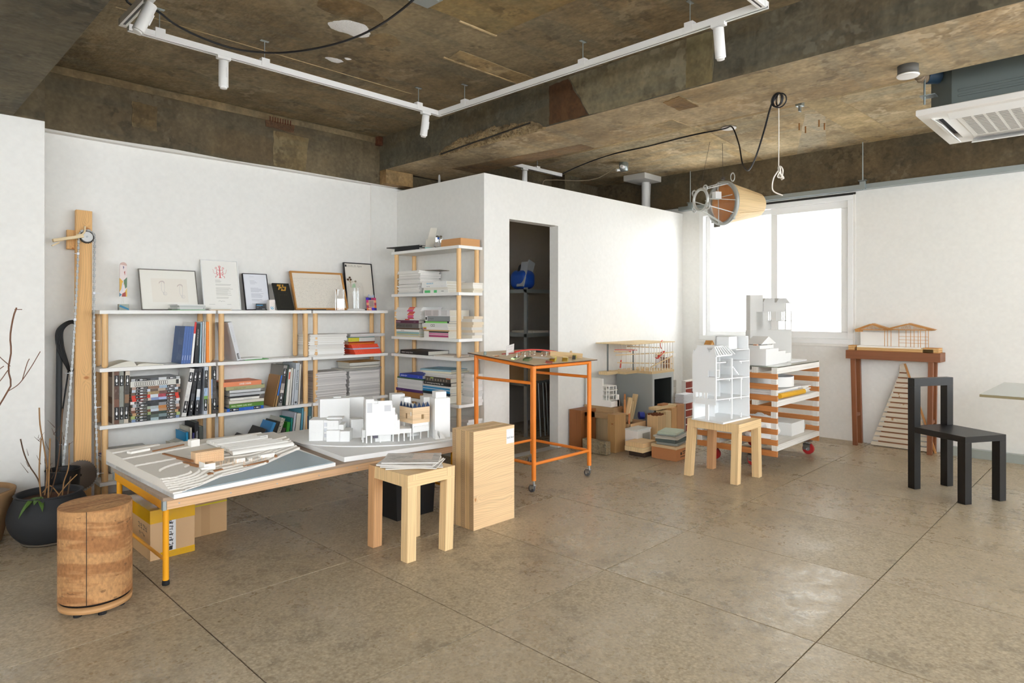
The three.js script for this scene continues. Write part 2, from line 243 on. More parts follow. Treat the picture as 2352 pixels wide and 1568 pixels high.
// ---------- bookshelves: white boards on turned timber posts ----------
const ash = wood(0xeec48c, false, { roughness: 0.5 }), shelfWhite = std(0xf1f0ec, { roughness: 0.5 });
const post = (x, z, y0, y1, round) => { const r = 0.0195; const g = lathe(round ? [[0.0005, y0], [0.009, y0 + 0.0015], [0.015, y0 + 0.006], [r, y0 + 0.018], [r, y1], [0.0005, y1]] : [[0.0005, y0], [r, y0], [r, y1], [0.0005, y1]], 20); g.translate(x, 0, z); return uvm(g, 'y'); };
function shelfUnit(w, d, tops, posts, label) {
  const o = thing('bookshelf', label, 'bookshelf');
  for (const y of tops) mesh('shelf', bx(0, y - 0.025, -d, w, y, 0, 0.0015), shelfWhite, o);
  for (const x of [0.037, w - 0.037]) for (const z of [-0.032, -d + 0.032]) for (const [a, b, r] of posts) mesh('post', post(x, z, a, b, r), ash, o);
  return o;
}
const zf = -4.94, Y = [0.145, 0.52, 0.9, 1.285], lowPosts = [[0, 0.876, false], [0.9, 1.262, true]];
shelfUnit(0.748, 0.24, Y, lowPosts, 'low white bookshelf unit with timber posts, the one next to the chain-driven plank').position.set(1.163, 0, zf);
shelfUnit(0.755, 0.24, Y, lowPosts, 'low white bookshelf unit with timber posts, the middle one of three').position.set(1.925, 0, zf);
shelfUnit(0.74, 0.24, Y, lowPosts, 'low white bookshelf unit holding white magazine stacks, nearest the room corner').position.set(2.695, 0, zf);
{ const o = shelfUnit(0.93, 0.26, [0.145, 0.52, 0.9, 1.054, 1.432, 1.812], [[0, 0.876, false], [0.9, 1.79, true]], 'tall white six-shelf bookcase with timber posts beside the partition corner'); o.rotation.y = -PI / 2; o.position.set(3.443, 0, -4.9); }

// ---------- books on the low shelves ----------
const W = 0xf2f0ea, blk = 0x1c1d1f, S1 = 'on the upper shelf of the left low bookshelf', S2 = 'on the crowded middle shelf of the left low bookshelf';
const bluePrint = print(200, 300, (g, w, h) => { fill(g, 0x3a5683, 0, 0, w, h); for (let i = 0; i < 12; i++) fill(g, '#c9d3e4', 20 + (i % 2) * 80, 160 + Math.floor(i / 2) * 20, 20 + ((i * 37) % 30), 2); fill(g, '#c9d3e4', 20, 150, 150, 1.5); });
const blueSp = spine(0x4a6aa8, 'JOURNAL', 0xe8edf5, { at: 0.1, px: 14, s2: '—' });
standing([[0.27, 0.014, 0.2, { c: 0x3a5683, p: blueSp, top: bluePrint }, 'blue softcover leaning first in the row, its whole dark front cover showing', 0.1, 0],
  [0.268, 0.015, 0.2, { c: 0x4a6aa8, p: blueSp }, 'pale blue spine right after the exposed blue front cover', 0.1], [0.268, 0.015, 0.2, { c: 0x4a6aa8, p: blueSp }, 'middle one of the three pale blue spines', 0.1], [0.268, 0.015, 0.2, { c: 0x4a6aa8, p: blueSp }, 'last pale blue spine, touching the white book with red head', 0.1],
  [0.3, 0.014, 0.22, { p: print(480, 40, (g, w, h) => { fill(g, W, 0, 0, w, h); fill(g, 0xd3322e, w * 0.72, 0, w * 0.28, h); }), c: W }, 'white spine with a red head ' + S1, 0.09], [0.285, 0.024, 0.21, { p: spine(blk, 'ARCHITECTURE OF THE CITY', 0xdddddd, { px: 15, at: 0.45, s0: '✦' }), c: blk }, 'thick black spine with small white lettering between white and light blue books', 0.06],
  [0.295, 0.014, 0.21, { c: 0xa9c7d6, rough: 0.5 }, 'light blue spine left of two thin white ones', 0.03], [0.3, 0.012, 0.21, { c: 0xe8e9ea }, 'thin white spine next to the light blue one', 0.02], [0.302, 0.011, 0.21, { c: 0xf4f4f0 }, 'thin white spine touching the orange one', 0.01],
  [0.3, 0.027, 0.22, { p: spine(0xf58f2c, 'DESIGN RESEARCH', 0xd97717, { px: 20, at: 0.4 }), c: 0xf58f2c }, 'bright orange spine standing at the right end against the post', 0]], 1.672, 0.9, -4.955);
{ // open book with curling pages
  const o = thing('open_book', 'open book with white curling pages lying ' + S1, 'book', [1.39, 0.9, -4.965]);
  const pg = (s) => { const pts = []; for (let i = 0; i <= 12; i++) { const t = i / 12; pts.push([s * t * 0.17, 0.004 + 0.034 * Math.sin(PI * Math.pow(t, 0.55)) * (s < 0 ? 1 : 0.4)]); } const bot = pts.map(([x]) => [x, 0]).reverse(); const g = ext(pts.concat(bot), 0.2); g.translate(0, 0, -0.2); return uvm(g); };
  mesh('pages', pg(-1), paperM, o); mesh('pages', pg(1), paperM, o); mesh('cover', bx(-0.175, -0.0005, -0.203, 0.175, 0.0012, 0.003), cm(0xd8d4cb), o);
}
const photoCover = print(160, 220, (g, w, h) => { fill(g, 0x6b5548, 0, 0, w, h); fill(g, 0x8a8178, 20, 60, 40, 150); fill(g, 0xa89d90, 80, 90, 60, 120); fill(g, 0xe9e4dc, 0, 175, w, 45); fill(g, 0x4c3a30, 0, 0, w, 40); text(g, 'JS', 130, 20, 18, 0xbbbbbb); });
standing([[0.355, 0.03, 0.22, { c: 0x6a4a3a, p: review([0x6a4a3a, 0x7b5340, 0x5b4236], 3), top: photoCover }, 'brown book with a photograph on its exposed front cover, left end of the middle shelf', 0], [0.352, 0.026, 0.22, { c: 0x8d8f86, p: review([0x8d8f86, 0x8d8f86], 5) }, 'grey spine with two black labels beside the brown photo book', 0], [0.35, 0.026, 0.22, { c: 0xb7a894, p: review([0xcbbfae, 0x33302c, 0x8b6a4c, 0x443f3a], 6) }, 'patchwork spine with black labels just left of the lying pile', 0.03]], 1.25, 0.52, -4.955);
const RV = [[0x7f93b5, 0x2c3432, 0x9fb4b8, 0x3c4646], [0xa7b672, 0x2e3a38, 0x55635a, 0x7c8f92], [0xc39a6d, 0x9aa86a, 0x3a3a34, 0x2b4038], [0x7a4a33, 0x7a4a33, 0xc9d4df, 0xb98f6a], [0xcbb2a6, 0xa7b39c, 0xb2bcc0, 0xc47f3f], [0xb8bcc2, 0x24252a, 0x33363a, 0x8d8f94], [0xe6dfdc, 0x2a2a2e, 0x36373b, 0x2a2a2e], [0xdc3b25, 0xd8c5b4, 0x8295c4, 0xaebbe0], [0xdc3b25, 0xdc3b25, 0xd6dde4, 0xb04050], [0x6d5a49, 0xb79f74, 0xa58b62, 0x6d4a44], [0xc7d3df, 0xcbd6e4, 0x6b5a4c, 0xb7a18b], [0xb69a8a, 0x94755e, 0x8f6c56, 0x9fb3c7]];
const RN = ['slate blue picture spine at the very bottom of the pile of reviews', 'olive picture spine second from the bottom of the pile of reviews', 'tan and green picture spine third from the bottom of the review pile', 'brown and pale blue spine fourth from the bottom of the review pile', 'pinkish grey spine with green patch in the lower half of the review pile', 'grey and black spine just below the black-and-white one in the review pile', 'mostly black spine under the red ones in the review pile', 'blue and red spine below the brightest red one in the review pile', 'bright red spine in the middle of the review pile', 'gravel-coloured spine just above the bright red one', 'white and light blue spine third from the top of the striped reviews', 'brown spine right below the thick white book with ring lettering'];
let ty = stack(RV.map((b, i) => [0.305 + 0.012 * Math.sin(i * 2.3), i === 8 ? 0.022 : 0.0195 + 0.002 * Math.sin(i * 1.7), 0.21, { c: b[0], p: review(b, 20 + i) }, RN[i], 0.008 * Math.sin(i * 3.1), 0]), 1.508, 0.52, -4.955);
ty = stack([[0.32, 0.038, 0.22, { c: 0xd6d4cc, p: print(480, 60, (g, w, h) => { fill(g, 0xd8d6ce, 0, 0, w, h); g.strokeStyle = '#222'; g.lineWidth = 2.5; for (let i = 0; i < 16; i++) if (i !== 10) { g.beginPath(); g.roundRect(40 + i * 19.5, 8, 17, h - 16, 8); g.stroke(); fill(g, 0x222222, 46 + i * 19.5, h - 12, 5, 5); } fill(g, 0x222222, w - 46, 6, 28, h - 12); }) }, 'thick white book with a row of black rings along its spine, high in the pile'], [0.31, 0.018, 0.21, { c: 0x9a9ca0, p: review([0xb9bbbd, 0x35363a, 0x55585c, 0xcfd2d4], 61) }, 'grey book with black labels on top of the whole review pile', 0.0]], 1.508, ty, -4.955);
standing([[0.345, 0.03, 0.21, { c: 0x45484a, p: review([0xd9d7d2, 0xd9d7d2, 0xe2e0da], 71) }, 'white spine of a dark book leaning hardest, right of the review pile', 0.17], [0.343, 0.026, 0.21, { c: blk, p: review([0x2a2b2e, 0x4a4c50, 0x232427], 72) }, 'black glossy spine leaning on the white leaning one', 0.13], [0.343, 0.024, 0.21, { c: 0x33363a, p: review([0x3a3a3e, 0xaebfd2, 0xe8e8e8, 0x33363a], 73) }, 'black and pale blue spine, last of the leaning ones', 0.08],
  [0.35, 0.026, 0.21, { c: 0x4e5256, p: review([0xc9ced8, 0x7fae5a, 0xa9c2e0, 0x2b2b2e], 74) }, 'spine with a sky-blue photograph, first of the three upright ones by the post', 0.02, 0.016], [0.352, 0.028, 0.21, { c: 0x25302a, p: review([0x223026, 0x9fb0c8, 0x86a6d8, 0x86a6d8], 75) }, 'upright spine with a blue head and a grid photograph', 0], [0.35, 0.028, 0.21, { c: 0x3a3634, p: review([0x4c4642, 0x5a5450, 0x4c4642], 76) }, 'dark brown upright spine touching the post at the right', 0]], 1.676, 0.52, -4.955);
// lowest visible shelf, behind the site model
const S3 = 'on the shelf behind the terrain model';
stack([[0.2, 0.045, 0.16, { c: 0xb9ad98, flip: true }, 'beige fat paperback at the bottom of the small pile ' + S3], [0.17, 0.05, 0.15, { c: 0x8f8a84, flip: true }, 'grey paperback under the violet one ' + S3, 0.01]], 1.31, 0.145, -4.97);
stack([[0.225, 0.03, 0.16, { c: 0xd8d0cc, flip: true }, 'cream book under the violet one, left ' + S3], [0.22, 0.016, 0.16, { c: 0x4a3f8c }, 'violet book in the pile ' + S3, 0.0, 0, 0.06], [0.225, 0.028, 0.17, { c: 0xb9b8b2 }, 'pale grey book topmost in the small pile ' + S3, 0.03, 0, -0.08]], 1.315, 0.2655, -4.965);
standing([[0.17, 0.03, 0.15, { c: 0xd5d0c6 }, 'small white upright book beside the grey pile ' + S3, 0], [0.16, 0.045, 0.15, { c: 0x23262b }, 'short black upright book ' + S3, 0, 0.0], [0.155, 0.012, 0.15, { c: 0x2a72c4 }, 'thin bright blue spine ' + S3, 0]], 1.415, 0.145, -4.965);
standing([[0.25, 0.045, 0.17, { c: 0x3c3f40 }, 'charcoal book lying over at a steep slant ' + S3, 0.95]], 1.475, 0.15, -4.965);
standing([[0.19, 0.03, 0.16, { c: 0xc4b7a0 }, 'small beige paperback leaning left of the white one ' + S3, -0.12, 0.02], [0.2, 0.03, 0.16, { c: 0xd6d2c4 }, 'small white paperback ' + S3, -0.08], [0.26, 0.02, 0.2, { c: 0x1d8fc0 }, 'turquoise book ' + S3, -0.03, 0.004], [0.29, 0.016, 0.21, { c: 0xcfc9b8 }, 'tall cream book behind the turquoise one ' + S3, 0], [0.25, 0.016, 0.2, { c: 0x3b3a78 }, 'dark violet slim spine ' + S3, 0], [0.325, 0.028, 0.2, { p: spine(blk, 'ORIENTAL', 0xe8e8e8, { at: 0.6, px: 20 }), c: blk }, 'tall black spine with white lettering ' + S3, 0], [0.29, 0.03, 0.19, { c: 0x50564f }, 'grey green spine at the right end ' + S3, 0]], 1.625, 0.145, -4.96);
// middle unit
const M1 = 'on the upper shelf, middle bookcase', M2 = 'on the centre shelf, middle bookcase', M3 = 'on the low shelf, middle bookcase';
standing([[0.3, 0.03, 0.23, { c: 0x75706a, p: print(480, 50, (g, w, h) => { fill(g, 0xd5d6d8, 0, 0, w, h); fill(g, 0x333333, 20, 14, 70, 22); text(g, 'house', 26, 26, 20, 0xffffff); text(g, 'H O U S E   S C A L E', 230, 26, 22, 0xb2b4b8); }) }, 'grey slipcase with a silver spine leaning alone ' + M1, -0.24]], 2.075, 0.9, -4.955);
stack([[0.2, 0.004, 0.15, { c: 0x3a9a3c, mag: true }, 'green-backed booklet lying open ' + M1, 0, 0, 0.1], [0.19, 0.012, 0.13, { c: 0xe9e9e4, mag: true }, 'white booklet lying on the green one ' + M1, -0.04, -0.01, 0.18]], 2.235, 0.9, -4.97);
stack([[0.17, 0.004, 0.13, { c: 0xf0eee8, mag: true }, 'loose white sheet of paper near the posts ' + M1, 0, 0, -0.05]], 2.42, 0.9, -4.98);
stack([[0.285, 0.024, 0.23, { c: 0x1f5fc0, p: review([0x1f5fc0, 0x1f5fc0, 0x2a66c6], 81) }, 'blue book at the bottom of the pile ' + M2, -0.01, 0], [0.265, 0.03, 0.22, { c: 0x5a8a2c, p: spine(0x5a8a2c, 'SMALL TOWNS  (LHI)  BUILT', 0xd8e4c4, { px: 22, at: 0.05 }) }, 'green book with pale lettering in the pile ' + M2], [0.27, 0.026, 0.22, { c: 0xe2dccd }, 'thick cream book above the green one ' + M2], [0.225, 0.018, 0.19, { c: 0xeae7de, p: spine(0xeae7de, 'collected drawings', 0x888888, { px: 15, at: 0.45 }) }, 'smaller ivory book in the pile ' + M2, -0.015], [0.24, 0.012, 0.2, { c: 0x3a3a3a }, 'thin dark book in the pile ' + M2, -0.02], [0.27, 0.024, 0.22, { c: 0xbfc1c2 }, 'silver grey book in the pile, jutting right ' + M2, 0.005], [0.24, 0.024, 0.21, { c: 0xd2d4d4 }, 'paler grey book below the olive one ' + M2, -0.012], [0.3, 0.027, 0.22, { c: 0xa9a678, p: spine(0xa9a678, 'Frames and Towns', 0x6a6840, { px: 16, at: 0.2 }) }, 'olive book second from the top of the pile ' + M2, -0.008], [0.3, 0.034, 0.23, { c: 0xe98a5c, p: spine(0xe98a5c, 'LOUIS I KAHN', 0xf9ede4, { px: 22, at: 0.42 }) }, 'orange book topmost in the pile ' + M2, -0.035]], 2.148, 0.52, -4.955);
standing([[0.25, 0.012, 0.18, { c: 0xa57c4c }, 'kraft brown booklet leaning first beside the pile ' + M2, 0.22], [0.25, 0.012, 0.19, { c: 0x2b69b8, p: print(480, 24, (g, w, h) => { fill(g, 0x2b69b8, 0, 0, w, h); fill(g, 0xb08a58, 0, 0, w * 0.35, h); }) }, 'blue and kraft booklet leaning on the brown one ' + M2, 0.2], [0.325, 0.03, 0.22, { c: 0x3a302a, p: review([0x8d8a84, 0xd9cfc6, 0xa9a098, 0x3a302a], 85) }, 'dark brown tall book leaning ' + M2, 0.15], [0.325, 0.012, 0.21, { c: 0x3d4f46 }, 'thin dark green book leaning ' + M2, 0.11], [0.29, 0.02, 0.2, { c: 0xe6e3da, p: print(480, 36, (g, w, h) => { fill(g, 0xe8e4da, 0, 0, w, h); fill(g, 0xcf5a3a, w * 0.72, 8, w * 0.2, h - 16); }) }, 'white spine with a red stripe ' + M2, 0.09], [0.3, 0.018, 0.2, { c: 0xd9d5ca }, 'plain cream spine beside the red-striped one ' + M2, 0.08], [0.29, 0.018, 0.2, { c: 0xc9ccd0 }, 'pale grey spine left of the silver one ' + M2, 0.07], [0.335, 0.032, 0.23, { c: 0xa9b0b6, p: print(480, 56, (g, w, h) => { fill(g, 0xb3bac0, 0, 0, w, h); fill(g, 0xc9d0d5, 0, 0, w, 10); fill(g, 0x333333, 14, 12, 22, 30); text(g, 'JOHN PAWSON', 170, 31, 34, 0x222222, 'sans-serif', ''); }) }, 'tall silver book with black capitals up its spine ' + M2, 0.06], [0.325, 0.014, 0.22, { c: 0xe7ddcd }, 'slim cream book against the right post ' + M2, 0.05]], 2.355, 0.52, -4.955);
standing([[0.2, 0.05, 0.18, { c: 0x3e4140 }, 'dark grey book fallen lowest ' + M3, 0.75], [0.24, 0.035, 0.18, { c: 0x474842, p: spine(0x2c2d2b, 'ONE', 0xeeeeee, { at: 0.7 }) }, 'dark olive book leaning ' + M3, 0.55, 0.02], [0.27, 0.022, 0.19, { c: 0x2f86c4, p: spine(0x3b8fcb, 'SPACE BASICS', 0xd8eaf4, { px: 18, at: 0.2 }) }, 'blue spine leaning ' + M3, 0.42, 0.03], [0.27, 0.03, 0.19, { c: 0x252725, p: spine(0x252725, 'GENERIC', 0xe8e8e8, { px: 24, at: 0.2 }) }, 'black spine with white capitals leaning ' + M3, 0.38], [0.29, 0.03, 0.2, { c: 0x4a4a46, p: print(480, 40, (g, w, h) => { fill(g, 0xc9c5b8, 0, 0, w, h); const r = rng(4); for (let i = 0; i < 160; i++) fill(g, 0x2a2a28, r() * w, r() * h, 8 * r() + 2, 4); }) }, 'black and white speckled spine ' + M3, 0.34], [0.2, 0.03, 0.16, { c: 0x4a443c }, 'short brown spine below the speckled one ' + M3, 0.22], [0.24, 0.03, 0.17, { c: 0x2f9a2c }, 'bright green book ' + M3, 0.14], [0.27, 0.016, 0.2, { c: 0x1f8f84 }, 'teal spine ' + M3, 0.1], [0.31, 0.02, 0.21, { c: 0xc9cbd6 }, 'pale lilac spine ' + M3, 0.12], [0.3, 0.04, 0.21, { c: 0xd9d6ca }, 'broad cream spine ' + M3, 0.1], [0.34, 0.02, 0.22, { c: 0x5fa3b8 }, 'light turquoise spine of a dark-covered book ' + M3, 0.08], [0.31, 0.018, 0.21, { c: 0xd8cfc0 }, 'thin beige spine ' + M3, 0.06], [0.27, 0.022, 0.2, { c: 0x2a3f86 }, 'navy spine ' + M3, 0.04], [0.34, 0.028, 0.22, { c: 0x45707a, p: spine(0x45707a, 'SELECTED', 0xcfe0e2, { px: 24, at: 0.55 }) }, 'petrol green spine with pale capitals ' + M3, 0.02], [0.35, 0.012, 0.22, { c: 0xd5d2c8 }, 'tall pale spine by the right post ' + M3, 0.01]], 2.01, 0.145, -4.955);
// right unit: magazine stacks
const mags = (n, L, t, d, c, label, group, j = 0.006) => { const a = []; for (let i = 0; i < n; i++) a.push([L + rr(-0.004, 0.004), t * rr(0.85, 1.15), d, { c: c[Math.floor(rnd() * c.length)], mag: true, group }, label, rr(-j, j), rr(-j, j)]); return a; };
const wh = [0xf0eee8, 0xe6e3dc, 0xf4f3ef, 0xdfdcd6], gy = [0xd4d0cc, 0xc9c5c2, 0xe2deda, 0xbdb8b4];
let q1 = stack(mags(15, 0.33, 0.0078, 0.21, wh, 'white magazine in the flush stack on the upper shelf of the right low bookshelf', 'white magazines in the flush stack'), 2.83, 0.9, -4.955);
stack(mags(7, 0.345, 0.0082, 0.21, wh, 'white magazine in the slipped layer on top of the flush stack', 'white magazines slipped to the right'), 2.845, q1, -4.95);
const redSp = spine(0xf2512f, '— —   —      —    ——   —', 0xffe0d8, { px: 14, at: 0.02 });
let q2 = 0.9; for (let i = 0; i < 8; i++) q2 = stack([[0.27, 0.0105, 0.2, { c: 0xd8d8d6, p: i === 4 ? spine(0xa9b3d4, '') : redSp, mag: true, group: i === 4 ? undefined : 'red-spined journals' }, i === 4 ? 'single lavender spine among the red-spined journals' : 'red-spined journal in the slanting stack at the right end', 0.02 - i * 0.006, 0]], 3.22, q2, -4.955);
q2 = stack([[0.26, 0.014, 0.2, { c: 0xf07818 }, 'orange booklet lying on the red-spined journals', -0.03], [0.27, 0.011, 0.2, { c: 0xb8401c }, 'dark orange thin booklet below the yellow one', -0.03], [0.27, 0.033, 0.2, { c: 0xc9bf2e, p: print(480, 56, (g, w, h) => { fill(g, 0xc9c7c1, 0, 0, w, h); fill(g, 0xcabf30, 0, 0, w * 0.4, h); text(g, 'issue', 30, 30, 16, 0x77701a); }) }, 'yellow and grey thick book above the orange booklets', -0.03], [0.26, 0.006, 0.2, { c: 0x6fb7b4 }, 'thin turquoise booklet above the yellow book', -0.03]], 3.2, q2, -4.955);
stack(mags(4, 0.36, 0.007, 0.22, gy, 'grey magazine lying across the top at the right end', 'grey magazines lying across the top'), 3.23, q2, -4.95);
let q3 = stack(mags(28, 0.29, 0.0085, 0.21, gy, 'grey-white magazine in the left stack behind the white city model', 'grey-white magazines in the left stack'), 2.87, 0.52, -4.955);
q3 = stack(mags(26, 0.31, 0.0085, 0.21, gy, 'grey-white magazine in the right stack behind the white city model', 'grey-white magazines in the right stack'), 3.2, 0.52, -4.955);
stack([[0.38, 0.009, 0.22, { c: 0xcfccc6 }, 'wide grey folder on the right magazine stack', -0.01], [0.38, 0.012, 0.22, { c: 0xc4c2bc }, 'second wide grey folder on the right magazine stack', 0.005], [0.3, 0.022, 0.2, { c: 0xc4bfb2 }, 'light stone-coloured book above the grey folders', 0.02], [0.3, 0.03, 0.2, { c: 0xd0cec4 }, 'pale thick book under the tan folder', 0.015], [0.32, 0.006, 0.21, { c: 0xd2a86a }, 'tan folder topmost on the right magazine stack', 0.02]], 3.18, q3, -4.955);
// ---------- things on top of the low bookshelves ----------
const lines = (g, x, y, w, n, gap, c, r) => { for (let i = 0; i < n; i++) fill(g, c, x, y + i * gap, w * (0.6 + 0.4 * r()), 1.6); };
function leaning(name, label, category, x, z, w, h, th, tilt, frameM, pic, border, yaw = 0) {
  const o = thing(name, label, category, [x, 1.2855, z], yaw); o.rotation.order = 'YXZ'; o.rotation.x = -tilt; const b = border;
  if (b > 0) mesh('frame', [bx(-w / 2, 0, 0, w / 2, b, th, 0.001), bx(-w / 2, h - b, 0, w / 2, h, th, 0.001), bx(-w / 2, b, 0, -w / 2 + b, h - b, th, 0.001), bx(w / 2 - b, b, 0, w / 2, h - b, th, 0.001), bx(-w / 2 + 0.002, 0.002, 0, w / 2 - 0.002, h - 0.002, 0.003)], frameM, o);
  mesh('picture', pbox(-w / 2 + b, b, b > 0 ? 0.003 : 0, w / 2 - b, h - b, b > 0 ? th * 0.55 : th, { r: [pic.r[0], pic.r[3] - 0.001, pic.r[0] + 0.001, pic.r[3]] }, { 4: pic }), pic.m, o);
  return o;
}
const P1 = print(420, 330, (g, w, h) => { fill(g, 0xefece2, 0, 0, w, h); fill(g, 0xece6da, 80, 70, 270, 200); g.lineWidth = 1.3; const leg = (x, y, s) => { g.strokeStyle = 'rgba(120,120,140,.45)'; g.beginPath(); g.ellipse(x, y, 12 * s, 50 * s, 0.05, 0, 7); g.stroke(); g.beginPath(); g.arc(x + 12, y + 58 * s, 13 * s, 0, 7); g.stroke(); g.beginPath(); g.arc(x + 6, y + 60 * s, 6, 0, 7); g.stroke(); g.strokeStyle = 'rgba(150,120,120,.35)'; for (let i = 0; i < 5; i++) { g.beginPath(); g.moveTo(x - 28, y - 36 * s + i * 3); g.quadraticCurveTo(x - 6, y - 62 * s, x + 14, y - 40 * s + i * 4); g.stroke(); } }; leg(165, 140, 1); leg(300, 165, 1); });
leaning('framed_drawing', 'thin grey framed drawing of two small leg-like sketches on cream paper', 'framed drawing', 1.655, -5.11, 0.392, 0.308, 0.012, 0.27, std(0x77726a, { roughness: 0.4 }), P1, 0.006);
const P2 = print(300, 420, (g, w, h) => { fill(g, 0xefede6, 0, 0, w, h); g.strokeStyle = g.fillStyle = '#d4545a'; g.lineWidth = 3; fill(g, '#d4545a', 145, 60, 8, 85); fill(g, '#d4545a', 138, 142, 22, 5); g.beginPath(); g.moveTo(138, 42); g.lineTo(145, 60); g.lineTo(149, 40); g.lineTo(153, 60); g.lineTo(160, 42); g.stroke(); for (const s of [-1, 1]) { const X = (d) => 149 + s * d; g.lineWidth = 3.2; g.beginPath(); g.moveTo(X(4), 80); g.lineTo(X(24), 76); g.lineTo(X(28), 112); g.lineTo(X(20), 126); g.lineTo(X(38), 136); g.lineTo(X(36), 148); g.stroke(); g.beginPath(); g.arc(X(29), 62, 7, 0, 7); g.stroke(); g.beginPath(); g.moveTo(X(28), 96); g.lineTo(X(6), 112); g.moveTo(X(28), 112); g.lineTo(X(8), 122); g.stroke(); g.lineWidth = 1.6; g.beginPath(); g.moveTo(X(30), 108); g.quadraticCurveTo(X(52), 118, X(54), 86); g.quadraticCurveTo(X(55), 72, X(60), 74); g.stroke(); } const r = rng(8); lines(g, 105, 165, 60, 3, 9, '#8d8a84', r); lines(g, 105, 202, 150, 2, 7, '#8d8a84', r); lines(g, 105, 232, 155, 8, 9, '#8d8a84', r); lines(g, 105, 315, 150, 2, 8, '#8d8a84', r); g.strokeStyle = '#666'; g.lineWidth = 1.2; g.beginPath(); g.moveTo(120, 352); g.quadraticCurveTo(135, 338, 142, 354); g.quadraticCurveTo(150, 346, 175, 352); g.stroke(); lines(g, 40, 376, 50, 1, 5, '#999', r); lines(g, 190, 376, 40, 1, 5, '#999', r); });
leaning('framed_certificate', 'white framed certificate with a red two-figured emblem at its head', 'certificate', 2.028, -5.115, 0.284, 0.395, 0.014, 0.2, std(0xe9e9e6, { roughness: 0.4 }), P2, 0.007);
const P3 = print(220, 320, (g, w, h) => { fill(g, 0xe6e8ee, 0, 0, w, h); const r = rng(12); lines(g, 60, 24, 60, 1, 8, '#b5b7c2', r); lines(g, 60, 60, 70, 4, 9, '#9b9dab', r); lines(g, 60, 125, 120, 6, 7, '#8b8d9c', r); lines(g, 60, 175, 120, 6, 7, '#8b8d9c', r); lines(g, 60, 226, 100, 3, 7, '#8b8d9c', r); lines(g, 60, 262, 40, 2, 8, '#8b8d9c', r); });
{ const o = leaning('framed_letter', 'typed letter on white paper in a black backing frame', 'framed letter', 2.292, -5.085, 0.2, 0.3, 0.02, 0.25, std(0x1c1917, { roughness: 0.5 }), P3, 0.004); void o; }
solo('business_card', pbox(-0.041, 0, 0, 0.041, 0.052, 0.0015, swatch(0x15171a), { 4: print(160, 100, (g, w, h) => { fill(g, 0x15171a, 0, 0, w, h); fill(g, 0x2c9fd8, 10, 20, 100, 9); fill(g, 0x888888, 10, 36, 70, 4); fill(g, 0x999999, 10, 60, 36, 4); fill(g, 0xbbbbbb, 100, 78, 44, 5); }) }), PR.m, 'small black card with a blue line leaning on the framed letter', 'card').position.set(2.292, 1.286, -5.03);
solo('pill_box', pbox(-0.023, 0, -0.02, 0.023, 0.083, 0.02, swatch(0xe9e2da), { 4: print(60, 110, (g, w, h) => { fill(g, 0xe6ddd6, 0, 0, w, h); g.strokeStyle = '#35a4d0'; g.lineWidth = 4; for (let i = 0; i < 3; i++) { g.beginPath(); g.arc(22 + i * 9, 82 + (i % 2) * 10, 9, 0, 5); g.stroke(); } }) }), PR.m, 'tiny white upright box with a light blue mark on its front', 'box').position.set(2.372, 1.286, -5.02);
const P4 = print(150, 256, (g, w, h) => { fill(g, 0x23231f, 0, 0, w, h); g.fillStyle = '#c2923a'; const pg = (p) => { g.beginPath(); p.forEach(([x, y], i) => (i ? g.lineTo(x, y) : g.moveTo(x, y))); g.closePath(); g.fill(); }; pg([[40, 14], [76, 14], [70, 26], [52, 66], [40, 66], [54, 32], [36, 32]]); pg([[84, 14], [98, 14], [92, 34], [120, 34], [106, 76], [64, 76], [72, 54], [84, 54], [82, 64], [96, 64], [104, 44], [84, 44]]); pg([[66, 36], [80, 36], [74, 52], [60, 52]]); g.strokeStyle = 'rgba(150,140,110,.35)'; g.lineWidth = 1.5; g.strokeRect(34, 92, 86, 140); for (let i = 0; i < 4; i++) text(g, 'NSMH'[i], 46 + i * 18, 112, 15, 'rgba(150,140,110,.4)', 'serif'); });
leaning('award_plaque', 'black award plaque with an angular gold logo, leaning between pictures', 'plaque', 2.485, -5.0, 0.142, 0.24, 0.014, 0.45, std(0x1b1b19, { roughness: 0.4 }), P4, 0.0);
const P5 = print(520, 350, (g, w, h) => { fill(g, 0xe7e0d3, 0, 0, w, h); const r = rng(21); g.lineWidth = 0.9; for (let i = 0; i < 3200; i++) { const x = r() * w, y = 40 + Math.pow(r(), 0.8) * (h - 45), a = 0.07 + 0.2 * r(), s = 3 + 10 * r(), d = (r() - 0.5) * 1.4 + (x > w * 0.55 ? -0.7 : 0.15); g.strokeStyle = `rgba(70,62,55,${a})`; g.beginPath(); g.moveTo(x, y); g.lineTo(x + Math.cos(d) * s, y + Math.sin(d) * s); g.stroke(); } for (let i = 0; i < 6; i++) { g.strokeStyle = 'rgba(70,62,55,.5)'; g.beginPath(); g.moveTo(300 + i * 12, h); g.quadraticCurveTo(360 + i * 9, 220, 510, 100 + i * 12); g.stroke(); } for (let i = 0; i < 40; i++) { g.strokeStyle = 'rgba(60,55,50,.5)'; g.beginPath(); g.moveTo(20 + i * 12, 52 + 10 * r()); g.lineTo(30 + i * 12, 44 + 12 * r()); g.stroke(); } });
leaning('framed_city_drawing', 'large timber framed pen drawing of a dense hillside town', 'framed drawing', 2.842, -5.06, 0.495, 0.343, 0.022, 0.32, wood(0xc78f4c, false), P5, 0.014);
const P6 = print(260, 400, (g, w, h) => { fill(g, 0xe4ded2, 0, 0, w, h); fill(g, 0x2a2a2a, 8, 12, 16, 18); text(g, '23.05.25. 6pm', 30, 22, 22, '#8d877c'); const r = rng(31); for (let i = 0; i < 6; i++) { g.strokeStyle = 'rgba(110,100,85,.4)'; g.beginPath(); g.moveTo(w * 0.5, h * 0.5); g.lineTo(w * (0.25 + 0.5 * r()), h * (0.4 + 0.2 * r())); g.stroke(); } });
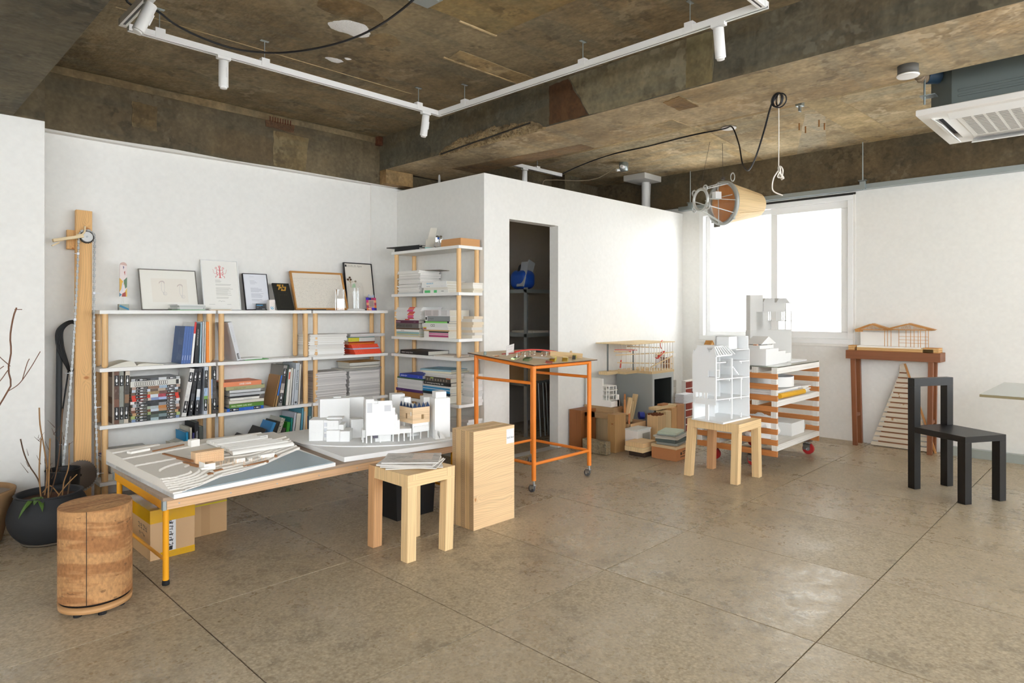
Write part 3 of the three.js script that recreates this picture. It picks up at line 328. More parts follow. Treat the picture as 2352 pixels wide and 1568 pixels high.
leaning('framed_poster', 'narrow black framed poster with a date along its top edge', 'framed poster', 3.255, -5.1, 0.295, 0.435, 0.02, 0.17, std(0x191817, { roughness: 0.4 }), P6, 0.008);
const clear = phys(0xffffff, { transmission: 1, thickness: 0, roughness: 0.03, ior: 1.5 }), clearSolid = phys(0xffffff, { transmission: 1, thickness: 0.05, roughness: 0.02, ior: 1.49, attenuationColor: new THREE.Color(0.9, 0.97, 0.95), attenuationDistance: 0.6 });
solo('acrylic_block', new RoundedBoxGeometry(0.075, 0.18, 0.024, 1, 0.002), clearSolid, 'clear acrylic upright block in front of the timber framed drawing', 'acrylic block').position.set(2.975, 1.377, -4.99);
{ const o = thing('glass_cloche', 'tall glass cloche on a white round base beside the black framed poster', 'glass cloche', [3.16, 1.2855, -5.04]);
  mesh('base', lathe([[0.001, 0], [0.082, 0], [0.084, 0.006], [0.082, 0.016], [0.001, 0.016]]), shelfWhite, o);
  mesh('glass_dome', lathe([[0.071, 0.016], [0.072, 0.16], [0.069, 0.2], [0.06, 0.228], [0.045, 0.248], [0.024, 0.261], [0.0005, 0.265]], 48), phys(0xffffff, { transmission: 1, thickness: 0, roughness: 0.02, ior: 1.45 }), o);
  mesh('stand', [rod([-0.015, 0.016, 0], [-0.015, 0.2, 0], 0.008), rod([0.018, 0.016, 0.01], [0.018, 0.2, 0.01], 0.008), rod([0.0, 0.016, -0.01], [0.0, 0.2, -0.01], 0.006)], phys(0xf4f6f4, { transmission: 0.7, thickness: 0, roughness: 0.1 }), o);
  mesh('leaf', ext([[-0.02, 0], [0.022, 0.004], [0.012, 0.04], [-0.006, 0.036]], 0.002).translate(-0.02, 0.2, 0), cm(0xa9c7a4), o); }
{ const o = thing('dried_flower_stem', 'little dried stem with round brown heads standing above the glass cloche', 'dried flower', [3.165, 1.548, -5.125]); mesh('stem', [tube([[0, -0.26, 0], [0, -0.04, 0], [-0.01, 0.02, 0]], 0.0015, 8, 5), tube([[0, -0.02, 0], [-0.03, 0.012, 0]], 0.0015, 6, 5), tube([[0, -0.01, 0], [0.045, 0.0, 0]], 0.0015, 6, 5)], cm(0xb58a3c), o); for (const [x, y] of [[-0.03, 0.014], [-0.012, 0.032], [-0.002, 0.014], [0.047, 0]]) mesh('seed_head', new THREE.IcosahedronGeometry(0.0095, 1).translate(x, y, 0), cm(0x5a4426), o); }
{ const o = thing('souvenir_card', 'small multicoloured holographic card with a rounded badge on top', 'card', [3.3, 1.2855, -5.0], 0.1); o.rotation.x = -0.12;
  mesh('card', pbox(-0.056, 0, 0, 0.056, 0.115, 0.004, swatch(0x5a3fa0), { 4: print(120, 130, (g, w, h) => { const c = ['#4a2fc0', '#e07a3a', '#d8407a', '#2a2a7a', '#f0a07a', '#6a8ae8', '#b04060']; for (let j = 0; j < 5; j++) for (let i = 0; i < 4; i++) fill(g, c[(i * 3 + j * 2) % 7], i * 30, j * 26, 30, 26); fill(g, 0xd8b8a8, 28, 26, 66, 74); fill(g, 0xa88f86, 34, 32, 54, 62); fill(g, 0xf4e4dc, 20, 110, 30, 8); }) }), PR.m, o);
  mesh('badge', new THREE.CylinderGeometry(0.032, 0.032, 0.004, 24, 1, false, -PI / 2 - 0.6, PI + 1.2).rotateX(PI / 2).translate(0.008, 0.128, -0.003), cm(0xb9c4d8, 0.3), o); }
{ const o = thing('painted_paddle', 'small upright sculpture, a painted paddle blade balanced on a striped stone', 'sculpture', [1.348, 1.2855, -5.12]);
  const bl = []; for (let i = 0; i <= 12; i++) { const a = PI * i / 12; bl.push([0.022 * Math.cos(a), 0.31 + 0.025 * Math.sin(a)]); } bl.push([-0.022, 0.095], [0.022, 0.095]);
  const g = ext(bl, 0.012, [], 0); const uv = g.attributes.uv, p = g.attributes.position; const pr = print(60, 280, (c, w, h) => { fill(c, 0xe4d6d2, 0, 0, w, h); const P = (col, pts) => { c.fillStyle = col; c.beginPath(); pts.forEach(([x, y], i) => (i ? c.lineTo(x, y) : c.moveTo(x, y))); c.fill(); }; P('#c9a9a0', [[0, 0], [60, 0], [60, 30], [0, 20]]); P('#d8a63a', [[0, 130], [40, 170], [0, 240]]); P('#5c7a5a', [[60, 120], [30, 150], [44, 215], [60, 200]]); P('#e0b64a', [[60, 205], [20, 280], [60, 280]]); P('#a33c34', [[20, 255], [48, 240], [50, 280], [16, 280]]); P('#39406a', [[26, 30], [36, 40], [30, 60]]); P('#a8584f', [[34, 80], [44, 70], [42, 110]]); P('#3f86a0', [[0, 250], [16, 262], [0, 280]]); P('#d0cfd6', [[20, 170], [34, 150], [26, 230], [8, 250]]); });
  for (let i = 0; i < p.count; i++) uv.setXY(i, pr.r[0] + (pr.r[2] - pr.r[0]) * (p.getX(i) + 0.022) / 0.044, pr.r[1] + (pr.r[3] - pr.r[1]) * (p.getY(i) - 0.095) / 0.24);
  mesh('blade', g.translate(0, 0, -0.006), pr.m, o); mesh('neck', [rod([-0.006, 0.044, 0], [-0.006, 0.095, 0], 0.0014, 0.0014, 6), rod([0.004, 0.044, 0], [0.002, 0.095, 0], 0.0014, 0.0014, 6)], cm(0xe8e6e0), o);
  mesh('stone', pbox(-0.03, 0, -0.02, 0.03, 0.042, 0.02, swatch(0x8d958a), { 4: print(80, 60, (c, w, h) => { fill(c, 0x98a092, 0, 0, w, h); c.fillStyle = '#2a7ea4'; c.beginPath(); c.moveTo(10, 8); c.lineTo(80, 44); c.lineTo(80, 60); c.lineTo(0, 24); c.fill(); }) }), PR.m, o); }
stack([[0.2, 0.004, 0.14, { c: 0x6fae6a, mag: true }, 'thin green booklet at the bottom of the papers before the framed drawing'], ...mags(5, 0.19, 0.007, 0.14, [0xd9dcd8, 0xc6cac6, 0xe8e8e4], 'pale folded brochure in the loose heap before the framed drawing', 'pale brochures in the loose heap', 0.02)], 1.75, 1.2855, -4.975, 0.12);
stack([[0.15, 0.003, 0.11, { c: 0xd8a54a, mag: true }, 'thin yellow booklet under the papers before the certificate'], ...mags(3, 0.15, 0.004, 0.11, [0xc9c5b8, 0xe4e2d8], 'thin grey brochure lying before the certificate', 'thin brochures before the certificate', 0.02)], 1.97, 1.2855, -5.0, -0.2);
{ const o = thing('shallow_tray', 'flat black tray lying along the shelf edge before the timber framed drawing', 'tray', [2.74, 1.2855, -4.965]); mesh('tray', [cb(0, 0.002, -0.02, 0.26, 0.004, 0.04, 0.001), cb(0.01, 0.007, -0.02, 0.17, 0.006, 0.02, 0.001)], cm(0x22201e), o); }

// ---------- tall bookcase contents (spines face -x) ----------
const TX = 3.46, T = -PI / 2, tall = (items, z, y, dx = 0, grp) => stack(items, TX + dx, y, z, T, grp);
tall([[0.36, 0.018, 0.24, { c: 0x1d1e20 }, 'black folder at the bottom of the pile on top of the tall bookcase', 0, 0.01], [0.37, 0.016, 0.24, { c: 0x232528 }, 'black folder in the middle of the pile on top of the tall bookcase', 0.01, 0.0, 0.06], [0.42, 0.008, 0.25, { c: 0x2c2f2e }, 'dark flat portfolio jutting out furthest on the tall bookcase', -0.06, 0.01, 0.12]], -4.68, 1.812);
{ const o = thing('cardboard_tent', 'narrow folded beige card standing upright on the tall bookcase', 'card stand', [3.5, 1.812, -4.43], -0.35); mesh('sheet', [ext([[-0.035, 0], [0.035, 0], [0.075, 0.185], [0.015, 0.185]], 0.004, []).translate(0, 0, 0), ext([[-0.035, 0], [0.035, 0], [0.06, 0.1], [-0.03, 0.082]], 0.003, []).translate(0, 0, 0.012)], cm(0xc9c3b4), o); mesh('foot', bx(-0.035, 0, 0, 0.035, 0.014, 0.016), cm(0x9fd0c8), o); }
{ const o = thing('glass_award', 'clear faceted glass award with a tiny blue badge on the tall bookcase', 'award', [3.5, 1.812, -4.29], 0.3); const g = lathe([[0.001, 0.008], [0.033, 0.008], [0.036, 0.03], [0.033, 0.09], [0.026, 0.102], [0.0005, 0.108]], 6); mesh('crystal', toCreasedNormals(g, 0.3), clearSolid, o); mesh('badge', cb(-0.031, 0.078, 0.012, 0.002, 0.016, 0.02), cm(0x3a66b8), o); mesh('foot', cb(0, 0.004, 0, 0.06, 0.008, 0.05, 0.001), cm(0x55584e), o); }
{ const o = thing('kraft_tray', 'open kraft cardboard tray box on the tall bookcase', 'box', [3.572, 1.812, -4.1]); const K = cm(0xcf9a66, 0.85); mesh('tray', [cb(0, 0.003, 0, 0.21, 0.006, 0.25), cb(-0.103, 0.03, 0, 0.005, 0.06, 0.25), cb(0.103, 0.03, 0, 0.005, 0.06, 0.25), cb(0, 0.03, 0.123, 0.21, 0.06, 0.005), cb(0, 0.03, -0.123, 0.21, 0.06, 0.005)], K, o); }
let t1 = tall(mags(22, 0.31, 0.0088, 0.23, [0xece8e2, 0xdedbd4, 0xd2d4d2, 0xf0ede6], 'white magazine in the high fanned stack on the second shelf of the tall bookcase', 'white magazines in the high fanned stack', 0.014), -4.66, 1.432);
tall([[0.3, 0.003, 0.21, { c: 0x8a7c6c, mag: true }, 'loose brown-edged sheet sliding off the high fanned stack', 0.1, -0.06, 0.3]], -4.6, t1);
tall([[0.33, 0.026, 0.2, { c: 0xeeeee8, p: print(480, 40, (g, w, h) => { fill(g, 0xeeeee8, 0, 0, w, h); fill(g, 0x5cc97a, 30, 4, 110, 32); fill(g, 0x5cc97a, 210, 4, 60, 32); fill(g, 0x666666, 350, 16, 50, 6); }) }, 'white book with green patches on its spine on the second shelf of the tall bookcase'], [0.32, 0.02, 0.2, { c: 0xe6e2d6, p: spine(0xe6e2d6, '— ——', 0x777777, { px: 14, at: 0.1, s2: '——' }) }, 'cream book above the green-patched one on the tall bookcase'], [0.34, 0.02, 0.21, { c: 0xefefec, p: spine(0xefefec, 'mag  mag', 0x666666, { px: 14, at: 0.2, s2: 'no.' }) }, 'white book with two small black words on the tall bookcase', -0.02], [0.33, 0.03, 0.21, { c: 0xf2f2ee, p: spine(0xf2f2ee, 'DEAR AND LIFE', 0x5fb3d8, { px: 18, at: 0.2 }) }, 'white book with light blue lettering on the second shelf of the tall bookcase', -0.02]], -4.29, 1.432);
stack(mags(5, 0.18, 0.016, 0.2, [0xece6da, 0xe2d9c4, 0xf0ece2], 'pale paperback seen between the two right-hand posts of the tall bookcase', 'pale paperbacks between the right-hand posts'), 3.6, 1.432, -4.06, T);
let t3 = tall([[0.33, 0.024, 0.22, { c: 0xd8d49a, p: print(480, 40, (g, w, h) => { ['#dcd6a0', '#d6bcc0', '#9cc4c0', '#e4cf86'].forEach((c, i) => fill(g, c, 0, h - 10 - i * 10, w, 10)); }) }, 'pastel striped spine at the bottom left of the third shelf, tall bookcase'], [0.33, 0.018, 0.22, { c: 0x9cc4c4 }, 'pale teal spine above the pastel striped one'], [0.33, 0.02, 0.22, { c: 0xf0eee8, p: spine(0xf0eee8, 'small book', 0x555555, { px: 14, at: 0.2 }) }, 'white spine under the brown-edged book on the third tall shelf'], [0.34, 0.012, 0.22, { c: 0x6a4a32 }, 'thin brown spine under the dark grey book on the third tall shelf'], [0.34, 0.042, 0.22, { c: 0x6a6662, p: spine(0x6a6662, 'UPPERHOUSE ORIENTED', 0x2a2826, { px: 28, at: 0.05 }) }, 'dark grey book with black capitals on its spine on the tall bookcase', -0.01], [0.35, 0.026, 0.22, { c: 0x5e2440, p: spine(0x5e2440, 'hand-book', 0xe8d8e0, { px: 18, at: 0.06, s2: 'vol. two' }) }, 'maroon book on the third shelf of the tall bookcase', -0.015]], -4.68, 1.054);
t3 = tall([[0.36, 0.012, 0.22, { c: 0xe9e4e0, p: print(480, 40, (g, w, h) => { fill(g, 0xeeeae4, 0, 0, w, h); fill(g, 0xd8302c, 200, 4, 90, 30); }) }, 'white booklet with a red tab right above the maroon book', -0.02, -0.01]], -4.68, t3);
tall(mags(10, 0.38, 0.0098, 0.22, [0xdfe0de, 0xd2d4d4, 0xecebe8], 'pale grey magazine in the fanned pile above the maroon book', 'pale grey magazines above the maroon book', 0.012).map((m, i) => { m[3].p = [print(480, 20, (g, w, h) => { fill(g, 0xe6e4e0, 0, 0, w, h); fill(g, ['#d8302c', '#e23a86', '#e23a86', '#f08040', '#d8302c'][i % 5], w * 0.5, 2, w * 0.22, h - 4); })][0]; return m; }), -4.67, t3);
let t4 = tall([[0.33, 0.055, 0.21, { c: 0xe4ddd0, p: print(480, 80, (g, w, h) => { fill(g, 0xe9e5dc, 0, 0, w, h); fill(g, 0xd67ea4, 100, 20, 370, 20); fill(g, 0xb2376c, 100, 46, 370, 22); fill(g, 0x1c1c1c, 100, 2, 370, 14); }) }, 'fat book with pink and magenta bands, bottom right of the third tall shelf'], [0.34, 0.012, 0.22, { c: 0xd9b078 }, 'thin tan spine above the pink-banded book'], [0.34, 0.022, 0.22, { c: 0xe9e7e2, p: print(480, 40, (g, w, h) => { fill(g, 0xe9e7e2, 0, 0, w, h); fill(g, 0xd8c83c, 10, 2, 60, 16); fill(g, 0xc84a5c, 10, 18, 60, 16); }) }, 'white spine with a yellow and red end tab on the third tall shelf', -0.01], [0.34, 0.03, 0.22, { c: 0xdcdcd8, p: print(480, 44, (g, w, h) => { fill(g, 0xe0e0dc, 0, 0, w, h); g.strokeStyle = '#333'; g.lineWidth = 4; g.strokeRect(170, 14, 30, 20); g.strokeRect(210, 14, 30, 20); }) }, 'grey-white spine with two small black squares on the third tall shelf', -0.02], [0.33, 0.02, 0.22, { c: 0xe8eee4, p: print(480, 36, (g, w, h) => { fill(g, 0x86d86c, 30, 4, 420, 24); fill(g, 0xe8eee4, 0, 28, w, 10); }) }, 'bright green spine on the third shelf of the tall bookcase', 0], [0.33, 0.042, 0.22, { c: 0x8d9090, p: print(480, 64, (g, w, h) => { fill(g, 0x8d9192, 0, 0, w, h); fill(g, 0xeeeeee, 0, 0, 50, h); fill(g, 0x444444, 8, 14, 34, 34); text(g, 'YP 2019', 90, 34, 22, 0x333333); }) }, 'mid grey thick spine below the newsprint on the third tall shelf', 0.015], [0.33, 0.05, 0.22, { c: 0xd8d0cc, p: print(480, 72, (g, w, h) => { fill(g, 0xd2c9c6, 0, 0, w * 0.55, h); fill(g, 0xe6e4e4, w * 0.55, 0, w, h); for (let i = 0; i < 12; i++) fill(g, '#8a8380', 20 + (i % 3) * 150, 10 + Math.floor(i / 3) * 15, 110, 4); }) }, 'thick newsprint-grey volume topmost at right on the third tall shelf', 0.01]], -4.28, 1.054); void t4;
stack(mags(8, 0.2, 0.022, 0.22, [0xe8e0d0, 0xe2d2b8, 0xdcd8d0], 'cream paperback filling the right end of the third tall shelf', 'cream paperbacks at the end of the third tall shelf', 0.01), 3.6, 1.054, -4.07, T);
tall([[0.4, 0.034, 0.23, { c: 0x1b1a19, p: spine(0x1b1a19, 'Cellular  housing in Korea', 0xd8d8d4, { px: 16, at: 0.05 }) }, 'black large book lying alone on the fourth shelf of the tall bookcase', 0, -0.01]], -4.6, 0.9);
tall([[0.25, 0.008, 0.17, { c: 0xe8e2d8, mag: true }, 'lower cream booklet at the right on the fourth tall shelf', 0, 0, 0.05], [0.24, 0.006, 0.16, { c: 0xd2c4b4, mag: true }, 'upper tan booklet at the right on the fourth tall shelf', 0.02, -0.02, 0.2]], -4.18, 0.9);
let t5 = tall([[0.38, 0.05, 0.22, { c: 0xa8743c }, 'brown cardboard box file at the bottom of the fifth shelf, tall bookcase'], [0.39, 0.024, 0.23, { c: 0x54286a, p: spine(0x54286a, '— ——      ——', 0xd8c8e0, { px: 16, at: 0.1 }) }, 'purple soft book above the brown box file', -0.01]], -4.65, 0.52);
t5 = tall([...mags(9, 0.36, 0.0092, 0.22, [0xe2e0de, 0xd8d6d4], 'white spine in the slanting set above the purple book', 'white spines above the purple book', 0.003), [0.36, 0.012, 0.22, { c: 0x2f5a38, mag: true }, 'thin green booklet under the royal blue book'], [0.33, 0.03, 0.21, { c: 0x1f3fb0, p: spine(0x2340b4, 'JOSEON CITY', 0xe8ecf8, { px: 22, at: 0.05, s2: 'two' }) }, 'royal blue book topmost at left on the fifth tall shelf', 0.02]], -4.65, t5);
let t6 = tall([[0.35, 0.06, 0.2, { c: 0xe0dcd6 }, 'thick white book at the bottom right of the fifth tall shelf'], [0.36, 0.02, 0.22, { c: 0x1c2c34 }, 'dark slate spine under the blue bands'], [0.36, 0.044, 0.22, { c: 0x1c84b8, p: print(480, 60, (g, w, h) => { fill(g, 0x1b85ba, 0, 0, w, h); fill(g, 0xe8eef0, 0, 26, w, 7); fill(g, 0xe8eef0, 0, 0, w, 6); }) }, 'blue spine split by a white line on the fifth tall shelf'], [0.37, 0.012, 0.22, { c: 0xeceae4 }, 'white thin book on the blue-banded one'], [0.36, 0.028, 0.22, { c: 0x1a1a19, p: spine(0x1a1a19, 'C3  contemporary housing   420', 0xe8e8e4, { px: 22, at: 0.04 }) }, 'black spine with white lettering on the fifth tall shelf', 0.01], [0.33, 0.038, 0.21, { c: 0x4a443c, p: print(480, 56, (g, w, h) => { fill(g, 0x4e463c, 0, 0, w, h); fill(g, 0xa8b85a, 100, 6, 60, 16); for (let i = 0; i < 8; i++) fill(g, '#8d8478', 30 + i * 52, 20, 24, 26); fill(g, 0xe0743c, 400, 0, 80, 12); }) }, 'dark photographic spine with an orange corner', 0.02]], -4.28, 0.52);
tall([...mags(4, 0.36, 0.009, 0.23, [0xe4e2de, 0xd8d4ce], 'white magazine in the curling top pile of the fifth tall shelf', 'white magazines in the curling top pile', 0.015), [0.34, 0.014, 0.23, { c: 0xe6e0c8, mag: true }, 'ivory booklet just below the top magazine', -0.01, 0, 0.12], [0.34, 0.014, 0.24, { c: 0x9cc0cc }, 'magazine with a light blue photo cover topmost on the fifth tall shelf', -0.02, 0, 0.18]], -4.27, t6);
stack(mags(9, 0.19, 0.026, 0.2, [0xe6e4e0, 0xdcdad6, 0xeeeae6], 'white catalogue filling the right end of the fifth tall shelf', 'white catalogues at the end of the fifth tall shelf', 0.01), 3.6, 0.52, -4.07, T);
stack(mags(12, 0.24, 0.019, 0.22, [0xe8e6e2, 0xdedcd8], 'white catalogue in the stack on the lowest tall shelf, behind the timber block', 'white catalogues on the lowest tall shelf'), 3.55, 0.145, -4.1, T);
// ---------- low work table with two white site models ----------
const yellow = std(0xf2a81c, { roughness: 0.42 }), ply = wood(0xdcb48c, false, { roughness: 0.6 }), rubber = cm(0x17171a, 0.8), foam = std(0xf3f3f1, { roughness: 0.85 }), card = std(0xf6f3ec, { roughness: 0.85 }), steel = std(0xb9bdbf, { metalness: 0.85, roughness: 0.35 }), galv = std(0xaab3b3, { metalness: 0.7, roughness: 0.42 });
{
  const o = thing('work_table', 'low work table with yellow steel end frame and plywood side rail, carrying the site models', 'table');
  mesh('table_top', bx(1.02, 0.398, -4.06, 2.83, 0.416, -3.255, 0.002), wood(0xb09a86), o);
  for (const z of [-3.263, -4.052]) { const r = mesh('side_rail', bx(1.036, 0.358, z - 0.009, 2.82, 0.398, z + 0.009, 0.001), ply, o); if (z > -4) for (const x of [1.09, 1.33, 1.57, 1.81, 2.05, 2.29, 2.53]) mesh('screw', rod([x, 0.379, z + 0.0085], [x, 0.379, z + 0.0105], 0.0035), steel, r); }
  mesh('end_rail', bx(1.022, 0.356, -4.04, 1.036, 0.4, -3.275, 0.003), yellow, o);
  mesh('end_rail', bx(2.806, 0.356, -4.04, 2.82, 0.4, -3.275, 0.003), yellow, o);
  for (const z of [-3.262, -4.053]) mesh('corner_bracket', bx(1.018, 0.357, z - 0.012, 1.034, 0.4, z + 0.012, 0.001), galv, o);
  for (const x of [1.043, 2.8]) { for (const z of [-3.29, -4.03]) { const l = mesh('leg', rod([x, 0.018, z], [x, 0.398, z], 0.0135, 0.0135, 20), yellow, o); mesh('rubber_foot', lathe([[0.0005, 0], [0.016, 0], [0.017, 0.006], [0.015, 0.022], [0.0005, 0.022]], 20).translate(x, 0, z), rubber, l); } mesh('stretcher', rod([x, 0.113, -3.29], [x, 0.113, -4.03], 0.008), yellow, o); }
}
// site model with contour layers, water, greenhouse roofs
{
  const o = thing('terrain_model', 'white layered terrain model with pale blue water and a small timber building', 'architectural model', [0, 0.417, 0]);
  const foot = [[1.05, -3.2], [1.9, -3.235], [1.96, -4.12], [1.02, -4.2]];
  mesh('base_board', slab(foot, 0, 0.02), foam, o);
  const shore = [[1.112, -3.225], [1.188, -3.262], [1.321, -3.36], [1.443, -3.39], [1.6, -3.46], [1.73, -3.56], [1.9, -3.68]];
  mesh('water', slab([[1.09, -3.215], ...shore, [1.905, -3.66], [1.895, -3.245]], 0.02, 0.0225), std(0x9fb3bd, { roughness: 0.4 }), o);
  // layered ground: quantised height field
  const H = (x, z) => { let zs = -3.225; for (let i = 0; i + 1 < shore.length; i++) if (x >= shore[i][0]) { const t = (x - shore[i][0]) / (shore[i + 1][0] - shore[i][0]); zs = shore[i][1] + t * (shore[i + 1][1] - shore[i][1]); } if (x < 1.112) zs = -3.215; const d = zs - z; if (d <= 0) return 0; const back = cl((-3.2 - z) / 0.95); let h = 0.006 + 0.032 * sm(0, 0.2, d) + 0.024 * Math.pow(back, 1.4) * (1.1 - 0.35 * (x - 1.03) / 0.9); const pl = sm(0.3, 0.12, Math.hypot((x - 1.42) / 1.25, (z + 3.56) / 0.6)); h = h * (1 - 0.5 * pl) + 0.028 * 0.5 * pl; const f = Math.exp(-(((x - 1.17) / 0.16) ** 2 + ((z + 3.36) / 0.09) ** 2)); h += 0.012 * f; return 0.02 + Math.floor(h / 0.0062) * 0.0062; };
  const N = 130, vs = [], idx = []; const at = (i, j) => { const u = i / N, v = j / N, x0 = foot[0][0] + (foot[3][0] - foot[0][0]) * v, x1 = foot[1][0] + (foot[2][0] - foot[1][0]) * v, z0 = foot[0][1] + (foot[1][1] - foot[0][1]) * u, z1 = foot[3][1] + (foot[2][1] - foot[3][1]) * u; return [x0 + (x1 - x0) * u, z0 + (z1 - z0) * v]; };
  for (let j = 0; j <= N; j++) for (let i = 0; i <= N; i++) { const [x, z] = at(i, j); vs.push(x, (i === 0 || j === 0 || i === N || j === N) && H(x, z) > 0.021 ? H(x, z) : H(x, z), z); }
  for (let j = 0; j < N; j++) for (let i = 0; i < N; i++) { const a = j * (N + 1) + i; const top = Math.max(vs[a * 3 + 1], vs[(a + 1) * 3 + 1], vs[(a + N + 1) * 3 + 1], vs[(a + N + 2) * 3 + 1]); if (top < 0.021) continue; idx.push(a, a + 1, a + N + 1, a + 1, a + N + 2, a + N + 1); }
  const skirt = (list) => { for (let k = 0; k + 1 < list.length; k++) { const [a, b] = [list[k], list[k + 1]]; const n = vs.length / 3; vs.push(vs[a * 3], 0.001, vs[a * 3 + 2], vs[b * 3], 0.001, vs[b * 3 + 2]); idx.push(a, n, b, b, n, n + 1); } };
  skirt([...Array(N + 1).keys()].map((j) => j * (N + 1))); skirt([...Array(N + 1).keys()].map((i) => N * (N + 1) + i)); skirt([...Array(N + 1).keys()].map((j) => j * (N + 1) + N));
  const g = new THREE.BufferGeometry(); g.setAttribute('position', new THREE.Float32BufferAttribute(vs, 3)); g.setAttribute('uv', new THREE.Float32BufferAttribute(new Float32Array(vs.length / 3 * 2), 2)); g.setIndex(idx); const gg = g.toNonIndexed(); gg.computeVertexNormals();
  mesh('contour_layers', gg, std(0xefe9df, { roughness: 0.9, side: THREE.DoubleSide }), o);
  const box = (name, x, z, w, h, d, m, yaw = 0.0, dy = -0.004) => { const q = cb(0, h / 2 + dy, 0, w, h, d, 0.0008); q.rotateY(yaw); q.translate(x, H(x, z), z); return mesh(name, q, m, o); };
  const bass = wood(0xf0cda4, false, { roughness: 0.7 }), brown = cm(0x9a6a42, 0.8);
  const wb = box('timber_building', 1.36, -3.63, 0.15, 0.066, 0.062, bass, 0.02);
  { const y0 = H(1.36, -3.63); for (let r = 0; r < 5; r++) mesh('facade_strip', cb(1.36, y0 + 0.006 + r * 0.0125, -3.5975, 0.146, 0.002, 0.004), bass, wb); for (let c = 0; c <= 12; c++) mesh('facade_strip', cb(1.288 + c * 0.012, y0 + 0.03, -3.5978, 0.0018, 0.058, 0.004), bass, wb); }
  for (const [x, z, w, h, d, y] of [[1.42, -4.0, 0.05, 0.04, 0.045, 0.1], [1.14, -4.04, 0.11, 0.016, 0.04, 0.3], [1.8, -3.93, 0.05, 0.028, 0.045, 0.1], [1.49, -3.53, 0.05, 0.024, 0.03, 0], [1.545, -3.53, 0.02, 0.016, 0.03, 0], [1.66, -3.57, 0.085, 0.022, 0.03, 0.05], [1.285, -3.47, 0.04, 0.014, 0.02, 0]]) box('white_block', x, z, w, h, d, card, y);
  box('wall_card', 1.283, -3.5, 0.003, 0.034, 0.06, card, 0.1); box('wall_card', 1.31, -3.468, 0.055, 0.034, 0.003, card, -0.1); box('timber_roof', 1.325, -3.5, 0.035, 0.028, 0.045, bass, 0);
  for (const [x, z, w, d, y] of [[1.29, -4.02, 0.2, 0.012, 0.35], [1.25, -3.76, 0.014, 0.3, 0.16], [1.26, -3.62, 0.012, 0.18, 0.2], [1.28, -3.4, 0.03, 0.03, 0.3], [1.55, -3.47, 0.16, 0.014, 0.18], [1.71, -3.6, 0.012, 0.12, -0.1], [1.34, -3.44, 0.05, 0.02, 0.3]]) box('retaining_wall', x, z, w, 0.012, d, brown, y, -0.006);
  const roof = []; for (let i = 0; i < 9; i++) { const z = -3.66 - i * 0.043, L = 0.36 - 0.012 * i; const c = new THREE.CylinderGeometry(0.0215, 0.0215, L, 12, 1, false, 0, PI); c.scale(1, 1, 1); c.rotateZ(PI / 2); c.translate(1.68 - 0.006 * i, H(1.68, z) + 0.004, z); roof.push(uvm(c, 'x')); } roof.forEach((q) => mesh('greenhouse_roof', q, card, o));
  for (let i = 0; i < 46; i++) { const t = rnd(), x = 1.35 + 0.36 * t + rr(-0.01, 0.01), z = -3.5 + 0.02 * t + rr(-0.03, 0.03), y = H(x, z); mesh('tree_stick', rod([x, y - 0.002, z], [x + rr(-0.004, 0.004), y + rr(0.014, 0.028), z], 0.0007, 0.0007, 5), bass, o); }
}
